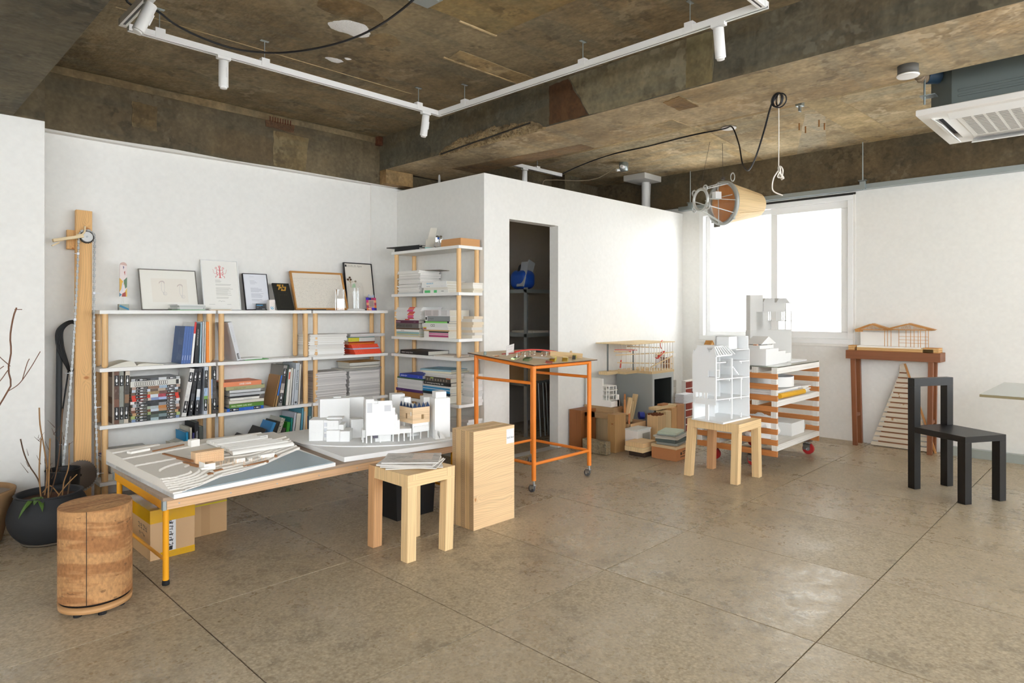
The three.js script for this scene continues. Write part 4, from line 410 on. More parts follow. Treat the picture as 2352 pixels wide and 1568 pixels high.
// white city block model
{
  const o = thing('city_block_model', 'white city block model with one small timber-faced building under a zigzag blue roof', 'architectural model', [0, 0.417, 0]);
  mesh('base_board', slab([[1.985, -3.285], [2.86, -3.16], [3.0, -4.2], [2.06, -4.25]], 0, 0.028), foam, o);
  const curb = [[1.99, -3.95], [2.012, -3.75], [2.086, -3.605], [2.21, -3.462], [2.398, -3.325], [2.553, -3.262], [2.763, -3.235], [2.87, -3.232]], cv = new THREE.CatmullRomCurve3(curb.map(([x, z]) => V3(x, 0, z))).getPoints(40).map((p) => [p.x, p.z]);
  mesh('pavement_board', slab([...cv, [3.0, -4.18], [2.05, -4.23]], 0.028, 0.034), foam, o);
  const y0 = 0.034, grp = (name, x, z, yaw, parts, m = foam) => { const q = merge(parts); q.rotateY(yaw); q.translate(x, y0, z); return mesh(name, q, m, o); };
  const sub = (p, name, x, z, yaw, parts, m) => { const q = merge(parts); q.rotateY(yaw); q.translate(x, y0, z); return mesh(name, q, m, p); };
  const b = (x0, y0_, z0, x1, y1, z1) => bx(x0, y0_, z0, x1, y1, z1, 0.0008);
  // tall slab at the back left
  grp('model_building', 2.16, -3.87, -0.42, [b(0, 0, -0.12, 0.19, 0.252, 0), b(0.09, 0.252, -0.09, 0.14, 0.258, -0.04)]);
  // low stepped building at the front left
  { const p = grp('model_building', 2.06, -3.83, -0.72, [b(0, 0, -0.13, 0.09, 0.133, 0), b(0.09, 0, -0.13, 0.115, 0.13, -0.008), b(0.115, 0, -0.13, 0.185, 0.128, 0), b(0.185, 0, -0.13, 0.215, 0.1, -0.01), b(0.115, 0, 0, 0.2, 0.07, 0.03), b(0.2, 0, -0.1, 0.262, 0.066, 0.035), b(0.1, 0.128, -0.12, 0.2, 0.14, -0.05)]); for (const y of [0.02, 0.055, 0.09]) sub(p, 'model_window', 2.06, -3.83, -0.72, [b(0.094, y, -0.01, 0.111, y + 0.024, -0.0045)], cm(0xdadce0, 0.3)); for (const [xx, y] of [[0.02, 0.03], [0.055, 0.03], [0.02, 0.08], [0.055, 0.08], [0.135, 0.09], [0.16, 0.09]]) sub(p, 'model_window', 2.06, -3.83, -0.72, [b(xx, y, -0.002, xx + 0.02, y + 0.026, 0.0006)], foam); }
  // tall stepped building in the middle
  { const Yw = -0.5, X0 = 2.275, Z0 = -3.51, p = grp('model_building', X0, Z0, Yw, [b(0, 0.078, -0.12, 0.165, 0.245, 0), b(0, 0.245, -0.12, 0.05, 0.275, 0), b(0.05, 0.245, -0.12, 0.075, 0.262, -0.01), b(0.075, 0.245, -0.004, 0.165, 0.262, 0), b(0.16, 0.245, -0.12, 0.165, 0.262, 0), b(0.165, 0.078, -0.12, 0.182, 0.215, -0.004), b(0.182, 0.078, -0.12, 0.197, 0.17, -0.004), b(0.197, 0.078, -0.12, 0.212, 0.135, -0.004), b(0.212, 0.05, -0.12, 0.285, 0.078, 0), b(0, 0.045, -0.12, 0.212, 0.078, 0), b(0.06, 0, -0.12, 0.16, 0.045, -0.03), b(-0.02, 0.03, -0.12, 0, 0.078, -0.03)]);
    for (const x of [0, 0.03, 0.085, 0.165, 0.2, 0.235, 0.275]) sub(p, 'model_column', X0, Z0, Yw, [b(x, 0, -0.008, x + 0.008, 0.05, 0)], foam);
    sub(p, 'model_column', X0, Z0, Yw, [b(-0.02, 0, -0.12, -0.012, 0.03, -0.112), b(-0.02, 0, -0.035, -0.012, 0.03, -0.03)], foam);
    for (const [x, y, w, h] of [[0.008, 0.19, 0.03, 0.06], [0.115, 0.195, 0.04, 0.038]]) sub(p, 'model_window', X0, Z0, Yw, [b(x, y, -0.002, x + w, y + h, 0.0008)], cm(0xd4d5d8, 0.25));
    for (let f = 0; f < 4; f++) for (const x of [0.004, 0.03, 0.06, 0.09, 0.118, 0.14]) sub(p, 'facade_panel', X0, Z0, Yw, [b(x, 0.083 + f * 0.027, 0, x + 0.022, 0.105 + f * 0.027, 0.0012)], foam);
    sub(p, 'model_window', X0, Z0, Yw, [b(0.045, 0.022, -0.035, 0.078, 0.045, -0.029)], cm(0x6a6672, 0.3)); }
  // timber building on a white ground floor
  { const X0 = 2.545, Z0 = -3.385, w = 0.125, d = 0.12, p = grp('model_building', X0, Z0, -0.06, [b(0, 0.045, -d, w, 0.072, 0), b(0.03, 0, -d, w, 0.072, -d + 0.01), b(0, 0.1, -d, w, 0.104, 0), b(0.0, 0.072, -0.008, w, 0.1, -0.003), b(0, 0, -d, 0.004, 0.1, -d + 0.02)]);
    for (const x of [0, 0.058, w - 0.007]) sub(p, 'model_column', X0, Z0, -0.06, [b(x, 0, -0.007, x + 0.007, 0.047, 0)], foam);
    const wd = wood(0xedcfa8, false, { roughness: 0.7 });
    sub(p, 'timber_box', X0, Z0, -0.06, [b(-0.004, 0.103, -d - 0.03, w + 0.004, 0.205, 0.004)], wd);
    for (const [x0, x1] of [[0.01, 0.055], [0.068, 0.113]]) sub(p, 'model_awning', X0, Z0, -0.06, [bar([x0, 0.085, 0.006], [x1, 0.085, 0.006], 0.014, 0.002)], foam);
    sub(p, 'model_window', X0, Z0, -0.06, [b(0.063, 0.128, 0.003, 0.082, 0.158, 0.0046), b(0.088, 0.132, 0.003, 0.0895, 0.158, 0.0046)], cm(0x8d7048, 0.3));
    sub(p, 'model_window', X0, Z0, -0.06, [b(-0.0046, 0.13, -0.075, -0.003, 0.165, -0.06)], cm(0x8d6a40, 0.3)); sub(p, 'model_window', X0, Z0, -0.06, [b(-0.0046, 0.152, -0.02, -0.003, 0.178, -0.012)], foam);
    const tri = (a, bb, c) => { const q = new THREE.BufferGeometry(); const n = V3(0, 0, 0); void n; q.setAttribute('position', new THREE.Float32BufferAttribute([...a, ...bb, ...c, ...a, ...c, ...bb], 3)); q.setAttribute('uv', new THREE.Float32BufferAttribute(new Float32Array(12), 2)); q.computeVertexNormals(); return q; };
    const blue = std(0x35507a, { roughness: 0.5 }); const Rf = [], Wf = []; const yb = 0.205, yt = 0.238;
    const run = (ax, az, bxx, bz, n, inx, inz) => { for (let i = 0; i < n; i++) { const p0 = [ax + (bxx - ax) * i / n, yb, az + (bz - az) * i / n], p1 = [ax + (bxx - ax) * (i + 1) / n, yb, az + (bz - az) * (i + 1) / n], m = [(p0[0] + p1[0]) / 2, yt, (p0[2] + p1[2]) / 2], q = [m[0] + inx, yb + 0.004, m[2] + inz]; Rf.push(tri(p0, p1, m)); Wf.push(tri(p0, m, q), tri(m, p1, q)); } };
    run(-0.004, 0.004, w + 0.004, 0.004, 4, 0, -0.06); run(-0.004, -d - 0.03, -0.004, 0.004, 4, 0.06, 0);
    sub(p, 'blue_roof', X0, Z0, -0.06, Rf, blue); sub(p, 'roof_slopes', X0, Z0, -0.06, Wf, foam);
    sub(p, 'roof_house', X0, Z0, -0.06, [b(0.0, 0.205, -0.15, 0.05, 0.262, -0.1)], foam); }
  grp('model_building', 2.685, -3.335, -0.38, [b(0, 0, -0.12, 0.105, 0.255, 0), b(0.012, 0.255, -0.1, 0.085, 0.297, -0.02), b(0.002, 0.255, -0.118, 0.103, 0.258, -0.002)]);
  grp('model_building', 2.64, -3.3, -0.3, [ext([[0, 0], [0.03, 0.0], [0.0, 0.06]], 0.05).translate(0.02, 0, -0.05), ext([[0, 0], [0.04, 0.0], [0.0, 0.045]], 0.04).translate(0.05, 0, -0.04)].map((q) => uvm(q)));
  for (const [x, z, w, h, d] of [[2.37, -3.9, 0.12, 0.24, 0.1], [2.5, -3.75, 0.1, 0.2, 0.1], [2.62, -3.72, 0.09, 0.255, 0.09], [2.3, -3.72, 0.08, 0.12, 0.08], [2.8, -3.6, 0.1, 0.23, 0.1]]) grp('model_building', x, z, -0.4, [b(0, 0, -d, w, h, 0)]);
}
// cartons and black bin under the table
const kraft = std(0xc9a478, { roughness: 0.85 });
// simple strokes in the manner of Korean block letters
function hangul(g, x, y, s, c, n, seed, vertical = true) { const r = rng(seed); g.strokeStyle = c; g.lineWidth = s * 0.13; g.lineCap = 'butt'; for (let i = 0; i < n; i++) { const X = x + (vertical ? 0 : i * s * 1.15), Yy = y + (vertical ? i * s * 1.15 : 0), P = (...p) => { g.beginPath(); p.forEach(([a, b], k) => (k ? g.lineTo(X + a * s, Yy + b * s) : g.moveTo(X + a * s, Yy + b * s))); g.stroke(); }; const k = Math.floor(r() * 4); if (k === 0) P([0.1, 0.1], [0.5, 0.1], [0.5, 0.4]); else if (k === 1) P([0.1, 0.1], [0.1, 0.4], [0.55, 0.4]); else if (k === 2) { g.beginPath(); g.arc(X + s * 0.32, Yy + s * 0.27, s * 0.18, 0, 7); g.stroke(); } else P([0.1, 0.1], [0.5, 0.1], [0.5, 0.4], [0.1, 0.4], [0.1, 0.1]); if (r() > 0.4) { P([0.75, 0], [0.75, 0.55]); if (r() > 0.4) P([0.75, 0.26], [0.95, 0.26]); } else P([0.02, 0.55], [0.95, 0.55]); if (r() > 0.3) P([0.15, 0.7], [0.75, 0.7], [0.75, 0.92]); } }
{
  const o = thing('taped_carton', 'cardboard carton bound with shiny yellow tape, under the yellow end of the table', 'carton', [1.19, 0, -3.845]);
  const front = print(240, 260, (g, w, h) => { fill(g, 0xcaa67c, 0, 0, w, h); fill(g, 0xdfe0e2, 92, 60, 44, 170); hangul(g, 98, 66, 26, '#1d1d1d', 5, 3); fill(g, 0x1d1d1d, 100, 205, 18, 18); }), side = print(420, 260, (g, w, h) => { fill(g, 0xc9a478, 0, 0, w, h); fill(g, 0xb9966c, 380, 0, 6, h); hangul(g, 210, 92, 36, '#262626', 4, 9, false); hangul(g, 228, 136, 22, '#262626', 4, 10, false); }), topP = print(240, 420, (g, w, h) => { fill(g, 0xc9a478, 0, 0, w, h); fill(g, 0xc8c6c4, 80, 40, 110, 70); for (let i = 0; i < 6; i++) fill(g, 0x777777, 90, 50 + i * 9, 80, 3); });
  mesh('carton', pbox(-0.108, 0.001, -0.2, 0.108, 0.256, 0.2, { r: [front.r[0], front.r[3] - 0.001, front.r[0] + 0.001, front.r[3]] }, { 4: front, 1: side, 2: topP }), PR.m, o);
  const tp = phys(0xd9a60c, { roughness: 0.2, clearcoat: 0.6 });
  mesh('tape', [bx(-0.1095, 0.19, -0.2015, 0.1095, 0.2575, 0.2015), bx(-0.1092, 0.0005, -0.201, 0.1092, 0.03, 0.2012)].map((q, i) => (i ? bx(-0.06, 0.0005, 0.2, 0.1092, 0.034, 0.2014) : q)).concat([]), tp, o);
  mesh('label', bx(-0.03, 0.2576, -0.16, 0.075, 0.2585, -0.02), cm(0xc9cacb, 0.3), o);
}
{ const o = thing('tall_carton', 'plain cardboard carton with a yellow strap line, behind the taped carton', 'carton', [1.445, 0, -4.03]); const f = print(220, 330, (g, w, h) => { fill(g, 0xc7a173, 0, 0, w, h); fill(g, 0xbd9768, 70, 150, 50, 180); }); mesh('carton', pbox(-0.105, 0.001, -0.18, 0.105, 0.335, 0.18, { r: [f.r[0], f.r[3] - 0.001, f.r[0] + 0.001, f.r[3]] }, { 4: f }), PR.m, o); mesh('strap', bx(-0.1057, 0.172, -0.1805, 0.1057, 0.18, 0.1808), cm(0xd8c81c, 0.4), o); }
{ const o = thing('storage_bin', 'black fabric storage bin under the table, behind the stool', 'storage bin', [2.48, 0, -3.37]); const B = cm(0x141416, 0.7); const s = (w0, d0, w1, d1, h) => { const g = new THREE.BoxGeometry(1, h, 1); const p = g.attributes.position; for (let i = 0; i < p.count; i++) { const t = p.getY(i) > 0; p.setX(i, p.getX(i) * (t ? w1 : w0)); p.setZ(i, p.getZ(i) * (t ? d1 : d0)); } g.translate(0, h / 2, 0); g.computeVertexNormals(); return uvm(g); }; mesh('bin', s(0.28, 0.2, 0.31, 0.22, 0.325), B, o); mesh('rim', [cb(0, 0.33, 0.11, 0.325, 0.03, 0.012, 0.003), cb(0, 0.33, -0.11, 0.325, 0.03, 0.012, 0.003), cb(0.157, 0.33, 0, 0.012, 0.03, 0.225, 0.003), cb(-0.157, 0.33, 0, 0.012, 0.03, 0.225, 0.003)], B, o); mesh('handle', [rod([-0.165, 0.3, 0.03], [-0.165, 0.25, 0.045], 0.006), rod([-0.165, 0.3, -0.03], [-0.165, 0.25, -0.045], 0.006)], B, o); }
// ---------- timber stools ----------
const maple = wood(0xf0cf9c, false, { roughness: 0.5 });
function stool(name, label, x0, x1, z0, z1, legs) {   // legs: [xtop, ztop, xfoot, zfoot]
  const o = thing(name, label, 'stool', [(x0 + x1) / 2, 0, (z0 + z1) / 2]); const cx = (x0 + x1) / 2, cz = (z0 + z1) / 2;
  const n = 4; for (let i = 0; i < n; i++) mesh('seat_board', bx(x0 - cx, 0.386, z0 - cz + (z1 - z0) * i / n, x1 - cx, 0.45 - rr(0, 0.0004), z0 - cz + (z1 - z0) * (i + 1) / n - 0.0004, 0.001), maple, o);
  for (const [a, b, c, d, mm] of legs) { const g = bx(-0.028, 0, -0.028, 0.028, 0.4505, 0.028, 0.0015); const p = g.attributes.position; for (let i = 0; i < p.count; i++) { const t = p.getY(i) / 0.45; p.setX(i, p.getX(i) + c + (a - c) * t - cx); p.setZ(i, p.getZ(i) + d + (b - d) * t - cz); } mesh('leg', g, mm ?? maple, o); }
  return o;
}
stool('stool', 'pale timber stool with one raked leg, holding a heap of magazines', 1.975, 2.285, -3.02, -2.668, [[2.005, -2.695, 2.013, -2.715], [2.258, -2.695, 2.255, -2.708], [2.0, -2.99, 2.013, -3.02, wood(0xd9a877)], [2.255, -2.99, 2.255, -2.995]]);
stool('stool', 'pale timber stool carrying the white sectional house model', 4.555, 4.935, -2.56, -2.14, [[4.585, -2.17, 4.6, -2.19], [4.905, -2.17, 4.92, -2.168], [4.585, -2.53, 4.598, -2.57], [4.905, -2.53, 4.925, -2.55, wood(0xd2a376)]]);
{ // heap of magazines on the front stool
  const marble = print(320, 240, (g, w, h) => { fill(g, 0xd9d4cd, 0, 0, w, h); const r = rng(5); for (let i = 0; i < 420; i++) { g.globalAlpha = 0.1 + 0.25 * r(); g.fillStyle = ['#8f8a82', '#b9b3a9', '#e9dcd0', '#f0ece6', '#6d6a64', '#d8bfae'][Math.floor(r() * 6)]; g.fillRect(r() * w - 20, r() * h, 20 + 60 * r(), 2 + 9 * r()); } g.globalAlpha = 1; fill(g, '#e6d5c8', w * 0.5, 20, w * 0.36, h * 0.6); g.globalAlpha = 0.5; for (let i = 0; i < 200; i++) { g.fillStyle = ['#8f8a82', '#e9dcd0', '#bfb6aa'][Math.floor(r() * 3)]; g.fillRect(r() * w, r() * h, 8 + 30 * r(), 1 + 4 * r()); } g.globalAlpha = 1; fill(g, '#ddd9d2', 0, 0, 10, h); });
  let y = 0.4515; const L = ['lowest magazine of the heap on the front stool, turned furthest clockwise', 'white-edged magazine second from the bottom of the heap on the front stool', 'grey-backed magazine third from the bottom of the heap on the front stool', 'magazine just beneath the topmost one on the front stool', 'topmost magazine on the front stool, its cover a marbled grey and pink photograph'];
  [[-0.62, 0, -0.0], [-0.9, -0.01, 0.01], [-0.98, -0.02, 0.0], [-0.9, -0.025, -0.005], [-0.76, 0.005, -0.02]].forEach(([a, dx, dz], i) => { const t = i === 4 ? 0.006 : 0.0055; const m = new THREE.Mesh(pbox(-0.15, 0, -0.115, 0.15, t, 0.115, { r: [marble.r[0], marble.r[1], marble.r[0] + 0.003, marble.r[1] + 0.003] }, { 2: marble }), marble.m); m.castShadow = m.receiveShadow = true; place(m, 'magazine', L[i], 'magazine', [2.15 + dx, y, -2.85 + dz], [0, a, 0]); y += t + 0.0005; });
}
// ---------- cross-laminated block ----------
const endGrain = (() => { const w = fbm(201, 4, 4, 4); return tex(512, 512, (u, v) => { const cy = Math.floor(v * 4) + 0.5 + 0.3 * (w(Math.floor(v * 4) * 0.23, 0.3) - 0.5), d = Math.hypot((u - 0.5) * 1.6, (v * 4 - cy) * 1.7) + 0.05 * (w(u, v) - 0.5); const g = 0.9 - 0.13 * Math.pow(0.5 + 0.5 * Math.sin(d * 42), 2) - 0.12 * w(u * 3, v * 3); return [g, g * 0.95, g * 0.88]; }); })();
{
  const o = thing('laminated_timber_block', 'upright cross-laminated timber block with a paper note reading back face', 'timber block', [2.72, 0, -2.905]);
  const face = wood(0xf0cfa2, true, { roughness: 0.6 }), inner = wood(0xe6c592, false, { roughness: 0.6 }), eg = std(0xecd0aa, { map: endGrain, roughness: 0.7 });
  const T = [0.038, 0.036, 0.042, 0.036, 0.038]; let z = -0.095; T.forEach((t, i) => { const cross = i % 2 === 0; const p = mesh('lamination', bx(-0.17, 0, z, 0.17, 0.576 - (cross ? 0 : 0.0006), z + t, 0.001, cross ? 'x' : 'y'), cross ? face : inner, o); if (cross) { const g = new THREE.BoxGeometry(0.0008, 0.574, t - 0.001); g.translate(-0.1701, 0.287, z + t / 2); mesh('end_grain', g, eg, p); } else for (const k of [0.25, 0.5, 0.75]) mesh('glue_line', bx(-0.1705, 0.001, z + t * k - 0.0006, -0.1698, 0.575, z + t * k + 0.0006), cm(0x9a7448), p); z += t; });
  mesh('paper_note', pbox(0.1, 0.468, 0.0955, 0.166, 0.556, 0.0962, swatch(0xe8e8ea), { 4: print(150, 190, (g, w, h) => { fill(g, 0xe6e7ea, 0, 0, w, h); text(g, 'back face', 75, 112, 32, 0x4a4a4a, 'sans-serif', '', 'center'); }) }), PR.m, o);
}
// ---------- cork drum, pots, plank with chain ----------
const corkMap = (() => { const a = fbm(211, 2, 18, 4), b = fbm(212, 50, 50, 3), s = fbm(213, 10, 40, 3); return tex(1024, 1024, (u, v) => { let c = mix3([0.62, 0.43, 0.265], [0.72, 0.54, 0.355], sm(0.4, 0.6, a(u, v + 0.02 * Math.sin(u * 6.28)))); const k = 1 + 0.28 * (b(u, v) - 0.5); c = c.map((q) => q * k); if (s(u, v) > 0.79) c = mix3(c, [0.4, 0.29, 0.19], 0.5); return c; }); })();
{
  const o = thing('cork_drum', 'upright brown cork drum stool with a dark vertical seam, in the left foreground', 'drum stool', [0.755, 0, -3.27]), cork = std(0xffffff, { map: corkMap, roughness: 0.9, bumpMap: fineBump, bumpScale: 0.001 }), r = 0.138;
  const body = lathe([[0.0005, 0.058], [r - 0.002, 0.058], [r, 0.06], [r, 0.445], [r - 0.003, 0.449], [0.0005, 0.449]], 64); { const p = body.attributes.position, uv = body.attributes.uv; for (let i = 0; i < p.count; i++) { const top = p.getY(i) > 0.4485; uv.setXY(i, top ? p.getX(i) * 2 : uv.getX(i) * 2, top ? p.getZ(i) * 2 : p.getY(i) * 1.6); } }
  mesh('body', body, cork, o); mesh('base_gap', lathe([[0.0005, 0.048], [r - 0.006, 0.048], [r - 0.006, 0.06], [0.0005, 0.06]], 48), cm(0x1b1816), o);
  const pl = mesh('base_ring', lathe([[0.0005, 0.014], [r - 0.02, 0.014], [r - 0.001, 0.022], [r + 0.001, 0.049], [0.0005, 0.049]], 64), wood(0xc99a68), o); void pl;
  mesh('seam', cb(-0.062, 0.253, 0.1236, 0.0022, 0.388, 0.002), cm(0x241a12), o); for (const [x, z] of [[0.08, 0.06], [-0.08, 0.06], [0.0, -0.1], [0.0, 0.105]]) mesh('foot', rod([x, 0, z], [x, 0.015, z], 0.016), rubber, o);
}
const twig = (b, pts, r) => tube(pts, r, Math.max(6, pts.length * 4), 5);
{
  const o = thing('black_pot', 'bulging black ribbed planter standing beside the cork drum', 'planter', [0.79, 0, -4.4]), pr = []; pr.push([0.0005, 0.004], [0.105, 0.004], [0.118, 0.015]); for (let i = 0; i <= 72; i++) { const t = i / 72, R = 0.12 + 0.072 * Math.sin(PI * Math.pow(t, 0.85) * 0.82 + 0.1); pr.push([R + (i % 2 ? 0.0022 : 0), 0.016 + 0.244 * t]); } pr.push([0.164, 0.268], [0.15, 0.27], [0.146, 0.262], [0.15, 0.23], [0.0005, 0.225]);
  mesh('pot', lathe(pr, 56), std(0x25272a, { roughness: 0.75 }), o); mesh('saucer', lathe([[0.0005, 0], [0.125, 0], [0.132, 0.012], [0.128, 0.014], [0.1, 0.008], [0.0005, 0.008]], 40), cm(0x6a5f52, 0.9), o);
  const s = lathe([[0.0005, 0.236], [0.06, 0.24], [0.147, 0.232], [0.147, 0.226]], 24); mesh('soil', s, std(0x4a2c1c, { roughness: 1, bumpMap: fineBump, bumpScale: 0.01 }), o);
}
{
  const o = thing('dead_shrub', 'bare thorny stems and one drooping green leaf pair growing in the black planter', 'plant', [0.79, 0.234, -4.4]), bark = cm(0x9a744a, 0.9), dark = cm(0x5f4632, 0.9); const r = rng(15);
  // stems in the plane across the view: s to the right of the picture, depth t
  const D = (s, y, t = 0) => [s * 0.7 + t * 0.71, y, s * 0.714 - t * 0.7];
  [[[-0.04, 0], [-0.06, 0.1], [-0.11, 0.18], [-0.14, 0.25], [-0.16, 0.33]], [[-0.05, 0], [-0.035, 0.12], [-0.05, 0.26], [-0.075, 0.4], [-0.08, 0.5]], [[-0.02, 0], [-0.03, 0.15], [-0.02, 0.34]], [[0.0, 0], [0.04, 0.14], [0.06, 0.28], [0.07, 0.42], [0.075, 0.5]], [[0.05, 0], [0.06, 0.08], [0.085, 0.16], [0.09, 0.3]], [[0.02, 0], [0.025, 0.16], [0.03, 0.34]], [[0.1, 0], [0.12, 0.12]], [[-0.06, 0.02], [-0.02, 0.06], [0.04, 0.0]], [[0.06, 0], [0.12, 0.08], [0.18, 0.14]]].forEach((l, i) => mesh('stem', tube(l.map(([s, y]) => D(s, y, 0.04 * Math.sin(i * 2.1))), 0.003 + 0.0014 * r(), 16, 6), i % 3 ? bark : dark, o));
  for (let i = 0; i < 22; i++) { const s = rr(-0.12, 0.12), y = rr(0.1, 0.4); mesh('thorn', rod(D(s, y), D(s + rr(-0.05, 0.05), y + rr(0.02, 0.06)), 0.0016, 0.0006, 5), dark, o); }
  const leaf = (a, L, sag) => { const sh = new THREE.Shape(); sh.moveTo(0, 0); sh.quadraticCurveTo(L * 0.4, 0.028, L, 0); sh.quadraticCurveTo(L * 0.4, -0.028, 0, 0); const g = new THREE.ExtrudeGeometry(sh, { depth: 0.0012, bevelEnabled: false, curveSegments: 12 }); g.rotateX(-PI / 2); const p = g.attributes.position; for (let i = 0; i < p.count; i++) { const x = p.getX(i); p.setY(i, p.getY(i) - sag * x * x + 0.3 * x); } g.computeVertexNormals(); g.rotateY(a); return g; };
  for (const [a, L, sg] of [[-2.5, 0.13, 7], [-1.6, 0.1, 9], [-2.0, 0.09, 6]]) mesh('leaf', leaf(a, L, sg).translate(-0.06, 0.035, 0.09), cm(0x4d6b2c, 0.5), o);
}
{ const o = thing('jute_pot', 'brown woven pot cut by the left picture edge', 'planter', [0.46, 0, -4.63]); const pr = [[0.0005, 0], [0.15, 0]]; for (let i = 0; i <= 30; i++) pr.push([0.15 + 0.065 * i / 30 + (i % 2 ? 0.002 : 0), 0.005 + 0.28 * i / 30]); pr.push([0.205, 0.29], [0.2, 0.26], [0.0005, 0.255]); mesh('pot', lathe(pr, 40), std(0x9c7a55, { roughness: 0.95 }), o); mesh('soil', lathe([[0.0005, 0.262], [0.199, 0.26], [0.199, 0.256]], 24), cm(0x8a7d70, 1), o); }
{ const o = thing('bare_tree_branch', 'thin bare forked branch rising from the woven pot against the white column', 'plant', [0.46, 0.258, -4.63]), m = cm(0x7a5642, 0.9), D = (s, y, t = 0) => [s * 0.7 + t * 0.71, y, s * 0.714 - t * 0.7];
  [[[0.02, 0], [0.05, 0.2], [0.13, 0.42], [0.22, 0.58], [0.24, 0.62], [0.225, 0.7], [0.24, 0.8], [0.235, 0.88], [0.255, 1.0], [0.27, 1.04]], [[0.22, 0.58], [0.28, 0.62], [0.34, 0.7], [0.4, 0.8]], [[0.225, 0.7], [0.16, 0.62], [0.1, 0.6]], [[0.235, 0.72], [0.17, 0.78], [0.13, 0.84]], [[0.17, 0.5], [0.12, 0.52], [0.08, 0.46]], [[0.26, 1.03], [0.28, 1.03], [0.3, 1.03]], [[0.2, 0.72], [0.14, 0.68], [0.06, 0.66]], [[0.3, 0.64], [0.33, 0.74], [0.34, 0.76]]].forEach((l, i) => mesh('branch', tube(l.map(([s, y]) => D(s, y)), i ? 0.0022 : 0.0042, 30, 5), m, o)); }
{
  const o = thing('chain_drive_plank', 'leaning pine plank carrying a bicycle chain, top sprocket, saw blade and wooden crank', 'kinetic model', [1.06, 0, -4.9]);
  const tilt = 0.122, pine = wood(0xe6b87c, true, { roughness: 0.6 }); o.rotation.set(-tilt, 0, -0.03, 'YXZ');
  const h = 1.975; mesh('plank', bx(-0.047, 0.01, -0.035, 0.047, h, 0, 0.002, 'y'), pine, o); mesh('side_block', bx(-0.09, 1.71, -0.062, -0.005, 1.84, -0.036, 0.002, 'y'), pine, o);
  const disc = (x, y, z, R, teeth, amp, t, m) => { const p = []; for (let i = 0; i < teeth * 4; i++) { const a = i / (teeth * 4) * 2 * PI; p.push([x + (R + (i % 4 === 1 ? amp : 0)) * Math.cos(a), y + (R + (i % 4 === 1 ? amp : 0)) * Math.sin(a)]); } const g = ext(p, t); g.translate(0, 0, z); return g; };
  const cx = 0.012, ys = 1.79, yb = 0.225, xb = -0.02, sp = mesh('sprocket', disc(cx, ys, 0.012, 0.042, 22, 0.005, 0.006, 0), std(0x3a3632, { metalness: 0.8, roughness: 0.5 }), o); mesh('hub_disc', rod([cx, ys, 0.018], [cx, ys, 0.026], 0.036, 0.034, 32), std(0xd2d2d0, { metalness: 0.55, roughness: 0.4 }), sp); mesh('axle', rod([cx, ys, -0.03], [cx, ys, 0.03], 0.006), steel, sp);
  const blade = mesh('saw_blade', disc(xb, yb, 0.02, 0.092, 40, 0.006, 0.003, 0), std(0x6d655e, { metalness: 0.9, roughness: 0.4 }), o); mesh('arbor', rod([xb, yb, 0], [xb, yb, 0.027], 0.008), std(0x2c2826, { metalness: 0.8, roughness: 0.4 }), blade);
  const links = [], put = (x, y, a, k) => { const g = new THREE.BoxGeometry(k % 2 ? 0.0135 : 0.007, 0.019, k % 2 ? 0.008 : 0.005); g.rotateZ(a); g.translate(x, y, 0.018); links.push(uvm(g)); const q = rod([x, y, 0.0135], [x, y, 0.0225], 0.0052, 0.0052, 8); links.push(uvm(q)); };
  let k = 0; for (let i = 0; i <= 7; i++) { const a = PI * i / 7; put(cx + 0.046 * Math.cos(a), ys + 0.046 * Math.sin(a), a, k++); }
  for (const s of [-1, 1]) { const n = 78; for (let i = 1; i < n; i++) { const t = i / n, x = (cx + s * 0.046) * (1 - t) + (xb + s * 0.098) * t + s * -0.012 * Math.sin(PI * t), y = ys + (yb - ys) * t; put(x, y, s * -0.03, k++); } }
  for (let i = 0; i <= 15; i++) { const a = PI + PI * i / 15; put(xb + 0.098 * Math.cos(a), yb + 0.098 * Math.sin(a), a, k++); }
  mesh('chain', links, std(0xa9aaa8, { metalness: 0.7, roughness: 0.5 }), o);
  for (const [s, y] of [[-1, 1.67], [-1, 1.23], [1, 1.09], [-1, 0.88], [1, 0.65], [-1, 0.43], [1, 0.22], [1, 1.41]]) { const t = (ys - y) / (ys - yb), x = (cx + s * 0.046) * (1 - t) + (xb + s * 0.098) * t - s * 0.012 * Math.sin(PI * t); mesh('cable_tie', [cb(x, y, 0.018, 0.014, 0.016, 0.012, 0.001), cb(x + s * 0.018, y, 0.02, 0.03, 0.003, 0.003)], cm(0xe4e8ee), o); }
  const pale = wood(0xeed8ae); mesh('crank_arm', [bar([-0.012, 1.79, 0.03], [-0.185, 1.735, 0.06], 0.022, 0.02, 0.002), bar([-0.15, 1.725, 0.06], [-0.19, 1.7, 0.062], 0.008)], pale, o); mesh('bent_strip', tube([[-0.05, 1.795, 0.032], [-0.02, 1.8, 0.03], [-0.004, 1.82, 0.028], [0.0, 1.86, 0.02]], 0.006, 20, 6), pale, o);
}
